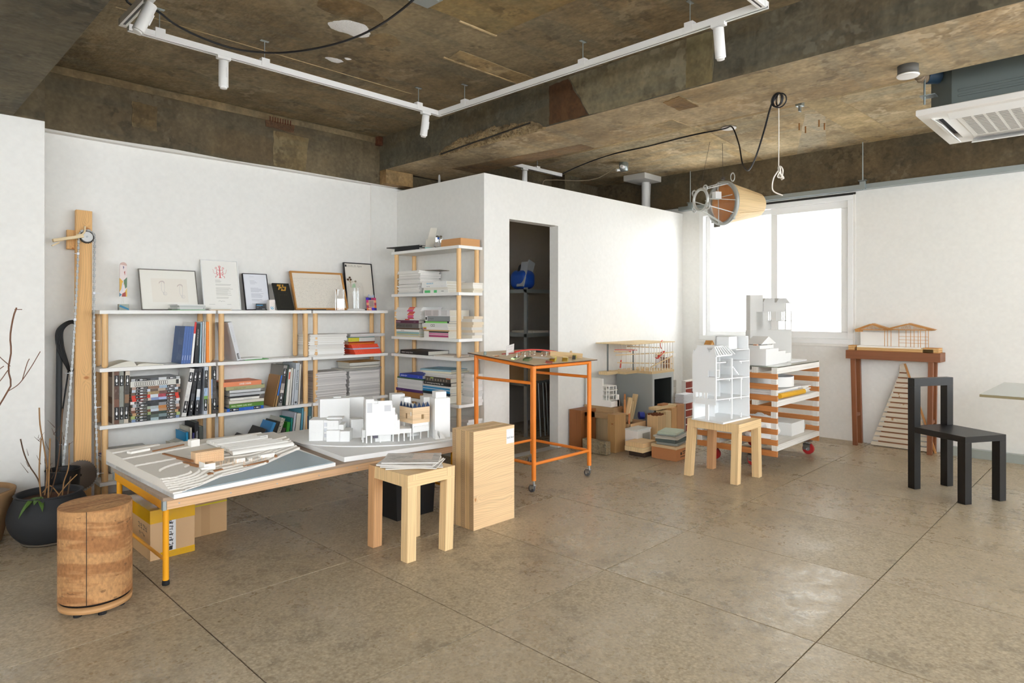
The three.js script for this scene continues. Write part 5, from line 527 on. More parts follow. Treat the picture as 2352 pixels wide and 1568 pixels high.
{ // black rope loops and stick behind the plank
  const o = thing('rope_coil', 'coil of black rope hanging behind the chain plank with two long strands', 'rope', [1.05, 1.15, -5.14]); const m = cm(0x16171a, 0.5), L = []; for (let i = 0; i < 5; i++) { const w = 0.05 + i * 0.008; L.push(tube([[0, 0.05 + i * 0.004, 0], [-w, 0.01, 0.01], [-w * 1.05, -0.1, 0.012], [-w * 0.4, -0.24, 0.01], [-0.015, -0.27, 0], [w * 0.5, -0.24, 0.01], [w * 0.95, -0.1, 0.012], [w * 0.9, 0.01, 0.008]], 0.0055, 50, 6, true)); } mesh('loop', L, m, o); mesh('strand', tube([[-0.02, -0.26, 0], [-0.065, -0.6, 0.02], [-0.09, -0.9, 0.03], [-0.085, -1.1, 0.04]], 0.005, 30, 6), m, o); mesh('strand', tube([[0.05, -0.26, 0], [0.055, -0.6, 0.01], [0.06, -1.0, 0.02]], 0.006, 30, 6), m, o); }
solo('grey_pole', rod([0.955, 0.01, -5.05], [0.985, 1.14, -5.17], 0.018, 0.018, 16), cm(0x3d4245, 0.6), 'dark grey pole leaning on the wall behind the chain plank', 'pole');
{ const o = thing('floor_bin', 'small black bin on the floor behind the black planter', 'bin', [0.93, 0, -4.78]); mesh('bin', lathe([[0.0005, 0.002], [0.075, 0.002], [0.09, 0.3], [0.095, 0.305], [0.09, 0.31], [0.085, 0.3], [0.07, 0.01], [0.0005, 0.01]], 28), cm(0x131416, 0.5), o); }
// ---------- orange trolley with tilted board ----------
const orange = std(0xf0882c, { roughness: 0.4 });
{
  const o = thing('drawing_trolley', 'orange tubular steel trolley on castors with a thin tilted board', 'trolley');
  const X = [3.385, 4.02], Z = [-3.1, -3.7], top = (z) => 0.893 + 0.081 * (-3.07 - z), r = 0.0165;
  for (const x of X) for (const z of Z) { mesh('leg', rod([x, 0.085, z], [x, top(z) - 0.004, z], r, r, 20), orange, o);
    const c = mesh('castor', [rod([x, 0.052, z], [x, 0.085, z], 0.008), bx(x - 0.013, 0.028, z - 0.03, x - 0.009, 0.055, z + 0.006), bx(x + 0.009, 0.028, z - 0.03, x + 0.013, 0.055, z + 0.006), bx(x - 0.013, 0.05, z - 0.022, x + 0.013, 0.056, z + 0.012)], steel, o);
    mesh('wheel', [rod([x - 0.008, 0.025, z - 0.02], [x + 0.008, 0.025, z - 0.02], 0.025, 0.025, 24)], cm(0x4a4a4c, 0.6), c); mesh('hub', rod([x - 0.0135, 0.025, z - 0.02], [x + 0.0135, 0.025, z - 0.02], 0.009, 0.009, 12), steel, c); }
  const R = 0.0115, rail = (a, b, rr_ = R) => mesh('rail', rod(a, b, rr_, rr_, 16), orange, o);
  for (const x of X) { rail([x, 0.77, Z[0]], [x, 0.77, Z[1]]); rail([x, 0.2, Z[0]], [x, 0.2, Z[1]]); rail([x, top(Z[0]) - 0.014, Z[0]], [x, top(Z[1]) - 0.014, Z[1]], 0.0135); }
  for (const z of Z) { rail([X[0], 0.2, z], [X[1], 0.2, z]); rail([X[0], top(z) - 0.014, z], [X[1], top(z) - 0.014, z], 0.0135); }
  const g = ext([[-0.02, -0.0], [0.71, -0.0], [0.71, 0.69], [-0.02, 0.69]], 0.0065, [[[0.035, 0.44], [0.105, 0.43], [0.12, 0.5], [0.06, 0.51]]]); g.rotateX(-PI / 2); uvm(g, 'x'); g.rotateX(0.081); g.translate(3.36, 0.897, -3.06);
  mesh('board', g, wood(0xe3cda9, false, { roughness: 0.5 }), o); const edge = bx(-0.021, 0.0002, -0.69, -0.0195, 0.0066, 0.0005).rotateX(0.081).translate(3.36, 0.897, -3.06); mesh('dark_edge', [edge, bx(-0.02, 0.0002, -0.0004, 0.71, 0.0062, 0.001).rotateX(0.081).translate(3.36, 0.897, -3.06)], cm(0x4a3222), o);
}
{ // things on the tilted board, in the board's own frame
  const F = new THREE.Group(); F.position.set(3.36, 0.9042, -3.06); F.rotation.x = 0.081; F.updateMatrix();
  const on = (name, label, cat, x, z, parts, yaw = 0) => { const o = thing(name, label, cat); o.position.set(x, 0, z).applyMatrix4(F.matrix); o.rotation.set(0.081, yaw, 0, 'XYZ'); for (const [n, g, m] of parts) mesh(n, g, m, o); return o; };
  const acr = (c, a) => phys(0xffffff, { transmission: 1, thickness: 0.02, roughness: 0.05, ior: 1.49, attenuationColor: new THREE.Color(c), attenuationDistance: a });
  { const p = print(300, 100, (g, w, h) => { fill(g, 0xe6e4e2, 0, 0, w, h); for (let k = 0; k < 3; k++) text(g, 'ARCHITECTURE DIAGRAM LETTER'.slice(k * 2, 22 + k), 12, 22 + k * 27, 19, '#c9c2be'); }); on('letter_card', 'upright white card with rows of faint capitals at the back of the tilted board', 'card', 0.235, -0.485, [['card', pbox(-0.105, 0, -0.001, 0.105, 0.075, 0.001, { r: [p.r[0], p.r[3] - 0.001, p.r[0] + 0.001, p.r[3]] }, { 4: p }), p.m]], 0.5); }
  on('grey_peg', 'small grey peg standing at the back left corner of the tilted board', 'peg', 0.012, -0.53, [['peg', lathe([[0.0005, 0], [0.011, 0], [0.012, 0.012], [0.009, 0.026], [0.0005, 0.028]], 12), cm(0x8d9690)]]);
  on('red_lath', 'thin red lath lying across a clear block on the tilted board', 'model piece', 0.2, -0.475, [['lath', bar([-0.09, 0.014, 0.03], [0.1, 0.008, -0.02], 0.008, 0.006), cm(0xb8322c, 0.4)], ['block', cb(0.0, 0.006, 0, 0.022, 0.012, 0.022, 0.001), acr('#f4f6f4', 1)]]);
  { const pts = []; for (let i = 0; i <= 16; i++) { const t = i / 16; pts.push([t * 0.36, 0.032 - 0.05 * (t - 0.5) ** 2 + 0.05 * Math.sin(PI * t) * 0, 0.16 * t * t - 0.05 * t]); } on('red_curved_strip', 'long red and orange curved strip spanning the middle of the tilted board', 'model piece', 0.28, -0.47, [['strip', pts.slice(0, -1).map((p, i) => bar(p, pts[i + 1], 0.022, 0.008)), cm(0xd8463c, 0.4)], ['support', [cb(0.02, 0.008, 0.0, 0.014, 0.016, 0.014), cb(0.3, 0.008, 0.1, 0.014, 0.016, 0.014)], cm(0xd07030)]]); }
  on('dark_disc', 'small dark green round disc lying behind the red strip', 'disc', 0.6, -0.5, [['disc', lathe([[0.0005, 0], [0.034, 0], [0.036, 0.008], [0.033, 0.014], [0.0005, 0.014]], 28), cm(0x3e5654, 0.5)]]);
  on('green_edged_block', 'flat clear block with pale green edges at the front of the tilted board', 'acrylic block', 0.12, -0.19, [['block', cb(0, 0.009, 0, 0.13, 0.018, 0.045, 0.001), acr('#b9d8a8', 0.09)], ['base', cb(0, 0.001, 0, 0.128, 0.002, 0.043), cm(0xa9b48a)]], 0.55);
  on('small_green_block', 'smaller pale green strip beside the flat green-edged block', 'acrylic block', 0.085, -0.28, [['block', cb(0, 0.006, 0, 0.1, 0.012, 0.03, 0.001), acr('#c4dca8', 0.08)]], 0.4);
  for (const [x, z, l] of [[0.21, -0.36, 'clear slant-edged block nearest the red lath'], [0.3, -0.36, 'clear cube right of the slant-edged clear block'], [0.4, -0.4, 'clear block below the right half of the red strip'], [0.46, -0.33, 'clear block nearest the yellow blocks']]) on('clear_block', l + ' on the tilted board', 'acrylic block', x, z, [['block', cb(0, 0.016, 0, 0.045, 0.032, 0.035, 0.002), acr('#f0f4f2', 0.6)]], 0.3);
  on('yellow_block', 'long yellow-edged clear block lying near the front of the tilted board', 'acrylic block', 0.3, -0.1, [['block', cb(0, 0.012, 0, 0.13, 0.024, 0.04, 0.001), acr('#e8d83c', 0.035)], ['edge', cb(0, 0.012, 0.0205, 0.13, 0.022, 0.001), cm(0xcfc04a)]], 0.6);
  on('yellow_cube', 'shorter yellow block at the right end of the front row on the board', 'acrylic block', 0.38, -0.05, [['block', cb(0, 0.014, 0, 0.05, 0.028, 0.04, 0.001), acr('#dcc840', 0.03)], ['edge', cb(0, 0.014, 0.0205, 0.05, 0.026, 0.001), cm(0xd4c256)]], 0.6);
  on('red_tray', 'small dark red card lying under the yellow blocks', 'card', 0.2, -0.05, [['card', cb(0, 0.0025, 0, 0.11, 0.005, 0.05), cm(0xa84a30)]], 0.7);
  on('ply_channel', 'pale plywood trough along the right of the tilted board', 'model piece', 0.6, -0.2, [['side', [bar([-0.09, 0.018, -0.11], [0.05, 0.018, 0.1], 0.012, 0.036), bar([-0.05, 0.012, -0.14], [0.09, 0.012, 0.07], 0.012, 0.024)], wood(0xdcbd8c)], ['knob', lathe([[0.0005, 0], [0.009, 0.002], [0.01, 0.012], [0.0005, 0.018]], 12).translate(0.03, 0.03, 0.0), wood(0xdcbd8c)]]);
  on('black_yellow_block', 'black and yellow striped little block inside the plywood trough', 'model piece', 0.55, -0.1, [['block', cb(0, 0.014, 0, 0.07, 0.028, 0.025), cm(0x2a2620)], ['stripe', [cb(0.02, 0.014, 0.0, 0.022, 0.03, 0.027), cb(-0.022, 0.014, 0, 0.01, 0.03, 0.027)], cm(0xcfbe3c)]], 0.6);
  on('paper_sheet', 'loose translucent sheet lying in the centre of the tilted board', 'paper', 0.32, -0.24, [['sheet', cb(0, 0.0008, 0, 0.1, 0.001, 0.13), cm(0xeeeae2)]], 0.4);
}
// ---------- inside the dark store room ----------
const greyWall = std(0xb9b4ac, { map: rep(plasterMap, 0.5, 0.5), roughness: 0.85 });
struct('wall_store_lining', bx(3.812, 0, -5.208, 6.92, 2.44, -5.195), greyWall);
{ const o = thing('steel_rack', 'grey slotted-angle steel rack inside the dark store room', 'rack', [4.82, 0, -4.95]); for (const [x, z] of [[0, 0], [0.9, 0], [0, 0.42], [0.9, 0.42]]) { mesh('upright', [bx(x - 0.002, 0, z - 0.02, x + 0.002, 1.52, z + 0.02), bx(x, 0, z - 0.002, x + (x ? -0.036 : 0.036), 1.52, z + 0.002)], galv, o); } for (const y of [0.55, 1.05, 1.5]) mesh('shelf', [bx(0, y, -0.02, 0.9, y + 0.003, 0.44), bx(0, y - 0.035, 0.437, 0.9, y, 0.44), bx(-0.002, y - 0.035, -0.02, 0.0, y, 0.44)], galv, o); }
{ const o = thing('blue_power_tool', 'blue rounded power tool case on top of the steel rack', 'tool', [5.0, 1.505, -4.74]); const g = new RoundedBoxGeometry(0.2, 0.2, 0.24, 3, 0.07); mesh('body', g.translate(0, 0.105, 0), cm(0x1f56b8, 0.4), o); mesh('handle', tube([[-0.06, 0.18, 0], [-0.03, 0.25, 0], [0.04, 0.25, 0], [0.07, 0.18, 0]], 0.016, 16, 8), cm(0x17181a), o); mesh('lamp_panel', [bar([-0.1, 0.03, 0.06], [-0.02, 0.29, 0.06], 0.012, 0.1), bar([0.04, 0.2, 0.06], [0.08, 0.3, 0.06], 0.012, 0.1)], cm(0xb9c0c4, 0.3), o); }
solo('storage_carton', bx(4.28, 0.0, -5.15, 4.5, 0.83, -4.8, 0.003), kraft, 'tall brown carton standing left inside the store room doorway', 'carton');
solo('wrapped_carton', bx(4.53, 0.0, -5.0, 4.77, 0.82, -4.74, 0.003), wood(0xa98460), 'tall carton wrapped in film, second from the left in the store room', 'carton');
solo('rack_carton', bx(4.9, 0.553, -4.92, 5.35, 0.7, -4.56, 0.003), kraft, 'low cardboard carton lying on the middle shelf of the steel rack', 'carton');
solo('rack_books', bx(4.95, 1.053, -4.85, 5.2, 1.075, -4.55), cm(0xd8d0c0), 'flat pale slab lying on the upper shelf of the steel rack', 'board');
for (const [x, l] of [[4.93, 'thin steel rod nearest the door jamb'], [5.0, 'second thin steel rod'], [5.05, 'third thin steel rod, leaning furthest right']]) solo('steel_rod', rod([x, 0.004, -4.42], [x + 0.02, 0.54, -4.47], 0.009), std(0x8a8f90, { metalness: 0.8, roughness: 0.4 }), l + ' leaning below the steel rack', 'rod');

// ---------- heap of timber, blocks and boxes beside the partition ----------
const walnut = wood(0x9a6034), beech = wood(0xe8c594), pineL = wood(0xe9cfa0), greyT = wood(0xb99a72), dk = wood(0x7a5230);
solo('dark_timber_box', [bx(4.79, 0, -3.93, 4.81, 0.35, -3.79), bx(4.81, 0, -3.93, 5.02, 0.35, -3.91), bx(4.81, 0.33, -3.91, 5.02, 0.35, -3.79), bx(5.0, 0, -3.91, 5.02, 0.33, -3.79), bx(4.81, 0, -3.91, 5.0, 0.02, -3.79)], walnut, 'open dark brown timber box standing at the left end of the heap', 'box');
solo('pale_upright_block', bx(5.13, 0, -3.93, 5.25, 0.262, -3.72, 0.002), pineL, 'pale upright plank block under the two timber beams', 'timber block');
solo('beam_lower', bx(5.0, 0.262, -3.93, 5.16, 0.317, -3.6, 0.002, 'z'), greyT, 'lower of two short timber beams under the white stepped model', 'timber beam');
solo('beam_upper', bx(5.02, 0.3175, -3.93, 5.18, 0.372, -3.585, 0.002, 'z'), greyT, 'upper of two short timber beams, directly under the white stepped model', 'timber beam');
{ const o = thing('stepped_model', 'small white stepped floor model standing on the timber beams', 'architectural model', [5.03, 0.373, -3.92]); const b = (n, ...a) => mesh(n, bx(...a), card, o); b('back_wall', -0.001, 0, 0, 0.14, 0.06, 0.3); b('back_wall', 0, 0.06, 0, 0.02, 0.26, 0.2); [[0.055, 0.3], [0.105, 0.28], [0.15, 0.28], [0.19, 0.27]].forEach(([y, d]) => b('floor_plate', 0.004, y, 0.022, 0.13, y + 0.006, d)); b('core', 0.021, 0.197, 0.004, 0.1, 0.255, 0.1); for (const z of [0.08, 0.16, 0.24, 0.27]) for (const x of [0.006, 0.12]) b('column', x, 0.0605, z - 0.004, x + 0.006, 0.19, z + 0.004); b('screen', 0.1, 0, 0.28, 0.13, 0.11, 0.3); }
solo('concrete_block', uvm(new RoundedBoxGeometry(0.07, 0.118, 0.27, 2, 0.009).translate(4.727, 0.06, -3.565)), std(0xcfc9be, { map: rep(concreteMap, 1, 1), bumpMap: rep(concreteBump, 3, 3), bumpScale: 0.01, roughness: 0.9 }), 'rough pale concrete block lying in front of the heap', 'concrete block');
solo('weathered_upright_block', bx(4.835, 0, -3.52, 5.0, 0.345, -3.435, 0.003), wood(0xb08a5a, true), 'weathered grey-brown upright timber block at the middle of the heap', 'timber block');
{ const o = thing('open_carton', 'open kraft carton with a yellow taped lower half, full of wood offcuts', 'carton', [5.215, 0, -3.56]); mesh('side', [cb(0, 0.115, 0.118, 0.27, 0.23, 0.004), cb(0, 0.115, -0.118, 0.27, 0.23, 0.004), cb(-0.133, 0.115, 0, 0.004, 0.23, 0.24), cb(0.133, 0.115, 0, 0.004, 0.23, 0.24), cb(0, 0.002, 0, 0.27, 0.004, 0.24)], kraft, o); mesh('tape', [cb(0, 0.07, 0.1205, 0.272, 0.13, 0.002), cb(-0.1355, 0.07, 0, 0.002, 0.13, 0.24)], phys(0xc79410, { roughness: 0.25 }), o); }
solo('crate_side', ext([[-0.16, 0], [0.14, 0], [0.11, 0.24], [-0.15, 0.22]], 0.018).rotateY(0.6).translate(5.21, 0.232, -3.6), wood(0xc9803e), 'orange-brown trapezoid plywood crate side standing in the open carton', 'board');
solo('reddish_offcut', bx(0, 0, 0, 0.11, 0.13, 0.016, 0.001).rotateY(0.6).translate(5.1, 0.19, -3.475), wood(0xd98a54, true), 'square reddish knotty offcut before the crate side', 'board');
for (const [a, b, w, t, l] of [[[5.12, 0.3, -3.5], [5.25, 0.44, -3.55], 0.035, 0.03, 'short pale batten leaning across the crate side'], [[5.34, 0.2, -3.62], [5.44, 0.46, -3.62], 0.05, 0.02, 'wide pale batten leaning furthest right by the grey locker'], [[5.3, 0.2, -3.64], [5.39, 0.43, -3.66], 0.04, 0.02, 'pale batten leaning left of the wide one'], [[5.31, 0.2, -3.6], [5.37, 0.4, -3.61], 0.03, 0.02, 'shortest pale batten of the leaning three']]) solo('batten', bar(a, b, w, t), pineL, l, 'batten');
solo('blue_tape_roll', rod([5.36, 0.27, -3.53], [5.4, 0.27, -3.5], 0.035, 0.035, 20), cm(0x2a3f9a, 0.4), 'dark blue roll tucked beside the leaning battens', 'tape roll');
{ const o = thing('white_case', 'white plastic case with a clear window standing in the heap', 'case', [5.1, 0, -3.37]); mesh('case', new RoundedBoxGeometry(0.22, 0.195, 0.14, 1, 0.008).translate(0, 0.0985, 0), cm(0xe9e7e2, 0.4), o); mesh('window', cb(0.03, 0.1, 0.071, 0.12, 0.13, 0.004, 0.001), cm(0xa8a79c, 0.15), o); mesh('lid', cb(0, 0.198, 0, 0.225, 0.012, 0.145, 0.002), cm(0xd6dad6, 0.3), o); }
solo('black_plank', bx(4.87, 0, -3.31, 4.99, 0.045, -3.15, 0.001), wood(0x3a2c22), 'dark plank offcut lying on the floor under two pale boards', 'plank');
solo('pale_board_lower', bx(4.83, 0.0455, -3.33, 5.05, 0.085, -3.14, 0.002), pineL, 'lower pale board lying on the dark plank offcut', 'board');
solo('pale_board_upper', bx(4.84, 0.0855, -3.33, 5.06, 0.125, -3.15, 0.002), beech, 'upper pale board lying on the dark plank offcut', 'board');
{ const o = thing('small_carton', 'brown carton at the front of the heap with small black print on its right side', 'carton', [5.03, 0, -2.99]); const p = print(120, 80, (g, w, h) => { fill(g, 0xb5794c, 0, 0, w, h); fill(g, 0x2a2018, 40, 26, 14, 18); fill(g, 0x2a2018, 60, 20, 30, 6); fill(g, 0x2a2018, 60, 34, 22, 5); fill(g, 0x2a2018, 40, 54, 50, 5); }); mesh('carton', pbox(-0.11, 0.001, -0.12, 0.11, 0.1, 0.12, { r: [p.r[0], p.r[3] - 0.001, p.r[0] + 0.001, p.r[3]] }, { 4: p }), p.m, o); mesh('lid', cb(0, 0.112, 0, 0.228, 0.024, 0.248, 0.002), wood(0xd9bd94), o); }
[[0.2, 0.02, 0.19, 0x8b8f88, 'grey stone sample lowest of the pile on the small carton', 0.1], [0.21, 0.034, 0.19, 0x55605c, 'dark slate sample in the pile on the small carton', -0.05], [0.26, 0.012, 0.2, 0xc9c3b4, 'wide pale sample in the pile on the small carton', 0.12], [0.27, 0.014, 0.21, 0xb9b3a6, 'widest stone-grey sample in the pile on the small carton', 0.0], [0.22, 0.012, 0.17, 0x9aa39a, 'grey green thin sample second from the top on the small carton', 0.05], [0.23, 0.02, 0.17, 0xb9c4b0, 'pale green sample topmost on the small carton', 0.15]].reduce((y, [w, t, d, c, l, a]) => { const q = solo('material_sample', cb(0, t / 2, 0, w, t, d, 0.003), std(c, { roughness: 0.7, bumpMap: fineBump, bumpScale: 0.001 }), l, 'sample'); q.position.set(5.04, y, -2.99); q.rotation.y = a + 0.1; return y + t + 0.0003; }, 0.1243);
solo('beech_block', bx(5.33, 0, -3.42, 5.47, 0.29, -3.3, 0.002), beech, 'upright beech block with a crumbly brown top, leftmost of the upright row', 'timber block');
{ const pts = []; for (let i = 0; i < 60; i++) pts.push(new THREE.IcosahedronGeometry(rr(0.006, 0.013), 0).translate(rr(5.335, 5.465), 0.292 + rr(0, 0.006), rr(-3.415, -3.305))); const q = solo('wood_chips', pts, cm(0x7a4426, 0.9), 'reddish brown wood chips heaped on the beech block', 'wood chips'); q.userData.kind = 'stuff'; }
solo('pine_block', bx(5.52, 0, -3.44, 5.62, 0.31, -3.33, 0.002), pineL, 'upright pine block second in the row, under the flat board', 'timber block');
solo('knotty_block', bx(5.66, 0, -3.45, 5.76, 0.325, -3.35, 0.002), wood(0xe0b078, true), 'upright knotty block third in the row', 'timber block');
solo('reddish_block', bx(5.8, 0, -3.47, 5.94, 0.34, -3.37, 0.002), wood(0xcf9a6a), 'upright reddish block, right end of the row by the stool', 'timber block');
solo('flat_board', bx(5.42, 0.3255, -3.46, 5.8, 0.352, -3.38, 0.002), pineL, 'flat pale board lying across the upright blocks', 'board');
solo('small_offcut', bx(5.56, 0.3525, -3.45, 5.68, 0.37, -3.4, 0.001), wood(0xb98354), 'little brown offcut on top of the flat pale board', 'board');
{ const o = thing('steel_locker', 'light grey steel locker box with a dark open front', 'locker', [5.55, 0, -3.93]); const m = std(0xaeb3b0, { metalness: 0.15, roughness: 0.5 }), dkm = cm(0x3c403e, 0.6); mesh('side_panel', bx(0, 0, 0, 0.006, 0.65, 0.425), m, o); mesh('side_panel', bx(0.385, 0, 0, 0.391, 0.65, 0.425), m, o); mesh('back_panel', bx(0.006, 0, 0, 0.385, 0.65, 0.006), dkm, o); mesh('top_panel', bx(0.0, 0.65, 0, 0.391, 0.656, 0.425), m, o); mesh('floor_panel', bx(0.006, 0.03, 0.006, 0.385, 0.036, 0.42), dkm, o); mesh('front_frame', [bx(0, 0, 0.425, 0.03, 0.656, 0.435), bx(0.361, 0, 0.425, 0.391, 0.656, 0.435), bx(0.03, 0.605, 0.425, 0.361, 0.656, 0.435)], std(0xc4c8c6, { roughness: 0.45 }), o); mesh('lining', [bx(0.0065, 0.036, 0.006, 0.012, 0.6, 0.42), bx(0.378, 0.036, 0.006, 0.3845, 0.6, 0.42)], dkm, o); }
{ // open timber structure model
  const o = thing('frame_structure_model', 'open model of white posts, timber beams and red ramps standing on the grey locker', 'architectural model', [5.55, 0.657, -3.93]); const P = pineL, red = cm(0xe0503c, 0.5), w = card;
  mesh('base', [bx(0.0, 0, 0.02, 0.42, 0.025, 0.425), bx(-0.2, 0, 0.06, 0.0, 0.025, 0.25), bx(-0.38, 0, 0.06, -0.2, 0.03, 0.16)], P, o); mesh('roof_plate', bx(-0.36, 0.302, 0.01, 0.43, 0.31, 0.43), P, o);
  for (let i = 0; i < 9; i++) mesh('post', bx(0.01 + i * 0.05, 0.025, 0.41, 0.016 + i * 0.05, 0.302, 0.416), w, o); for (let i = 0; i < 7; i++) mesh('post', bx(0.006, 0.025, 0.06 + i * 0.055, 0.012, 0.302, 0.066 + i * 0.055), w, o); for (let i = 0; i < 6; i++) mesh('post', bx(0.08 + i * 0.06, 0.025, 0.14, 0.085 + i * 0.06, 0.302, 0.145), w, o);
  const B = (a, b) => mesh('beam', bar(a, b, 0.008, 0.01), P, o); B([-0.15, 0.18, 0.1], [0.3, 0.2, 0.42]); B([-0.15, 0.105, 0.12], [0.4, 0.08, 0.42]); B([0.0, 0.07, 0.415], [0.41, 0.16, 0.415]); B([-0.18, 0.22, 0.1], [0.0, 0.21, 0.18]); B([0.05, 0.26, 0.1], [0.38, 0.24, 0.3]); B([0.1, 0.19, 0.415], [0.42, 0.2, 0.415]); B([0.02, 0.03, 0.2], [0.41, 0.03, 0.4]);
  mesh('steel_post', bx(-0.3, 0.03, 0.1, -0.288, 0.302, 0.112), cm(0x6d7472, 0.4), o); mesh('steel_post', bx(0.0, 0.025, 0.2, 0.009, 0.23, 0.209), cm(0x6d7472, 0.4), o);
  const Rm = (a, b, ww) => mesh('red_ramp', bar(a, b, ww, 0.006), red, o); Rm([-0.16, 0.235, 0.1], [0.04, 0.228, 0.22], 0.03); Rm([-0.1, 0.21, 0.1], [0.0, 0.215, 0.18], 0.02); Rm([0.1, 0.15, 0.42], [0.26, 0.215, 0.4], 0.03); mesh('red_ramp', tube([[0.22, 0.24, 0.4], [0.2, 0.27, 0.4], [0.2, 0.3, 0.4], [0.25, 0.325, 0.39]], 0.004, 16, 6), red, o); Rm([-0.1, 0.05, 0.12], [-0.1, 0.13, 0.13], 0.012);
}
{ const o = thing('tile_pedestal', 'pale tiled block pedestal right of the grey locker', 'pedestal', [5.97, 0, -3.6]); const m = [cm(0xb9b4ac, 0.8), cm(0xc4beb4, 0.8), cm(0xaea89e, 0.8)]; mesh('core', bx(0.004, 0, -0.2, 0.206, 0.545, -0.004), cm(0x8d8880), o); for (let r = 0; r < 8; r++) for (let c = 0; c < 2; c++) mesh('tile', bx(0.002 + c * 0.104, 0.003 + r * 0.068, -0.006, 0.102 + c * 0.104, 0.067 + r * 0.068, 0, 0.001), m[(r + c) % 3], o); for (let r = 0; r < 8; r++) mesh('tile', bx(0, 0.003 + r * 0.068, -0.2, 0.005, 0.067 + r * 0.068, -0.008, 0.001), m[r % 3], o); }
{ const o = thing('slatted_tower_model', 'small model of vertical brown slats and pale floors on the tiled pedestal', 'architectural model', [5.98, 0.5455, -3.62]); const b = (n, m, ...a) => mesh(n, bx(...a), m, o); b('plinth', card, 0, 0, -0.12, 0.2, 0.06, 0.0); b('block', cm(0xe6d8c4), 0.11, 0.06, -0.12, 0.2, 0.24, -0.01); for (const y of [0.06, 0.12, 0.18, 0.24]) b('floor_plate', walnut, 0, y, -0.12, 0.11, y + 0.006, 0); for (let i = 0; i < 8; i++) b('slat', i % 3 ? wood(0xb9824c) : walnut, 0.03 + i * 0.0105, 0.0, 0.0, 0.036 + i * 0.0105, 0.25, 0.005); for (let i = 0; i < 6; i++) b('slat', walnut, -0.002, 0.06, -0.11 + i * 0.02, 0.002, 0.25, -0.106 + i * 0.02); b('roof', card, -0.01, 0.25, -0.13, 0.21, 0.28, 0.01); for (const x of [0.12, 0.15, 0.18]) b('leg', card, x, 0, 0, x + 0.006, 0.06, 0.004); }
{ const o = thing('brick_panel', 'sample panel of red bricks with white joints, half hidden behind the house model', 'brick sample', [6.2, 0, -3.5]); mesh('mortar', bx(0, 0, -0.05, 0.24, 0.54, -0.004), cm(0xe4ded6, 0.9), o); const m = [cm(0x8a3a2c, 0.85), cm(0x9a4636, 0.85), cm(0x7c3226, 0.85)]; for (let r = 0; r < 7; r++) for (let c = 0; c < 2; c++) mesh('brick', bx(0.006 + c * 0.118, 0.008 + r * 0.076, -0.045, 0.114 + c * 0.118, 0.072 + r * 0.076, 0, 0.001), m[(r * 2 + c) % 3], o); }
solo('paper_pile', mags(6, 0.2, 0.014, 0.2, [0xffffff], '', '').map((q, i) => cb(6.03 + 0.01 * Math.sin(i * 3), 0.348 + i * 0.015, -3.42, 0.2, 0.014, 0.1, 0.001)), cm(0xeef0f4), 'small pile of white papers behind the upright row of blocks', 'papers');
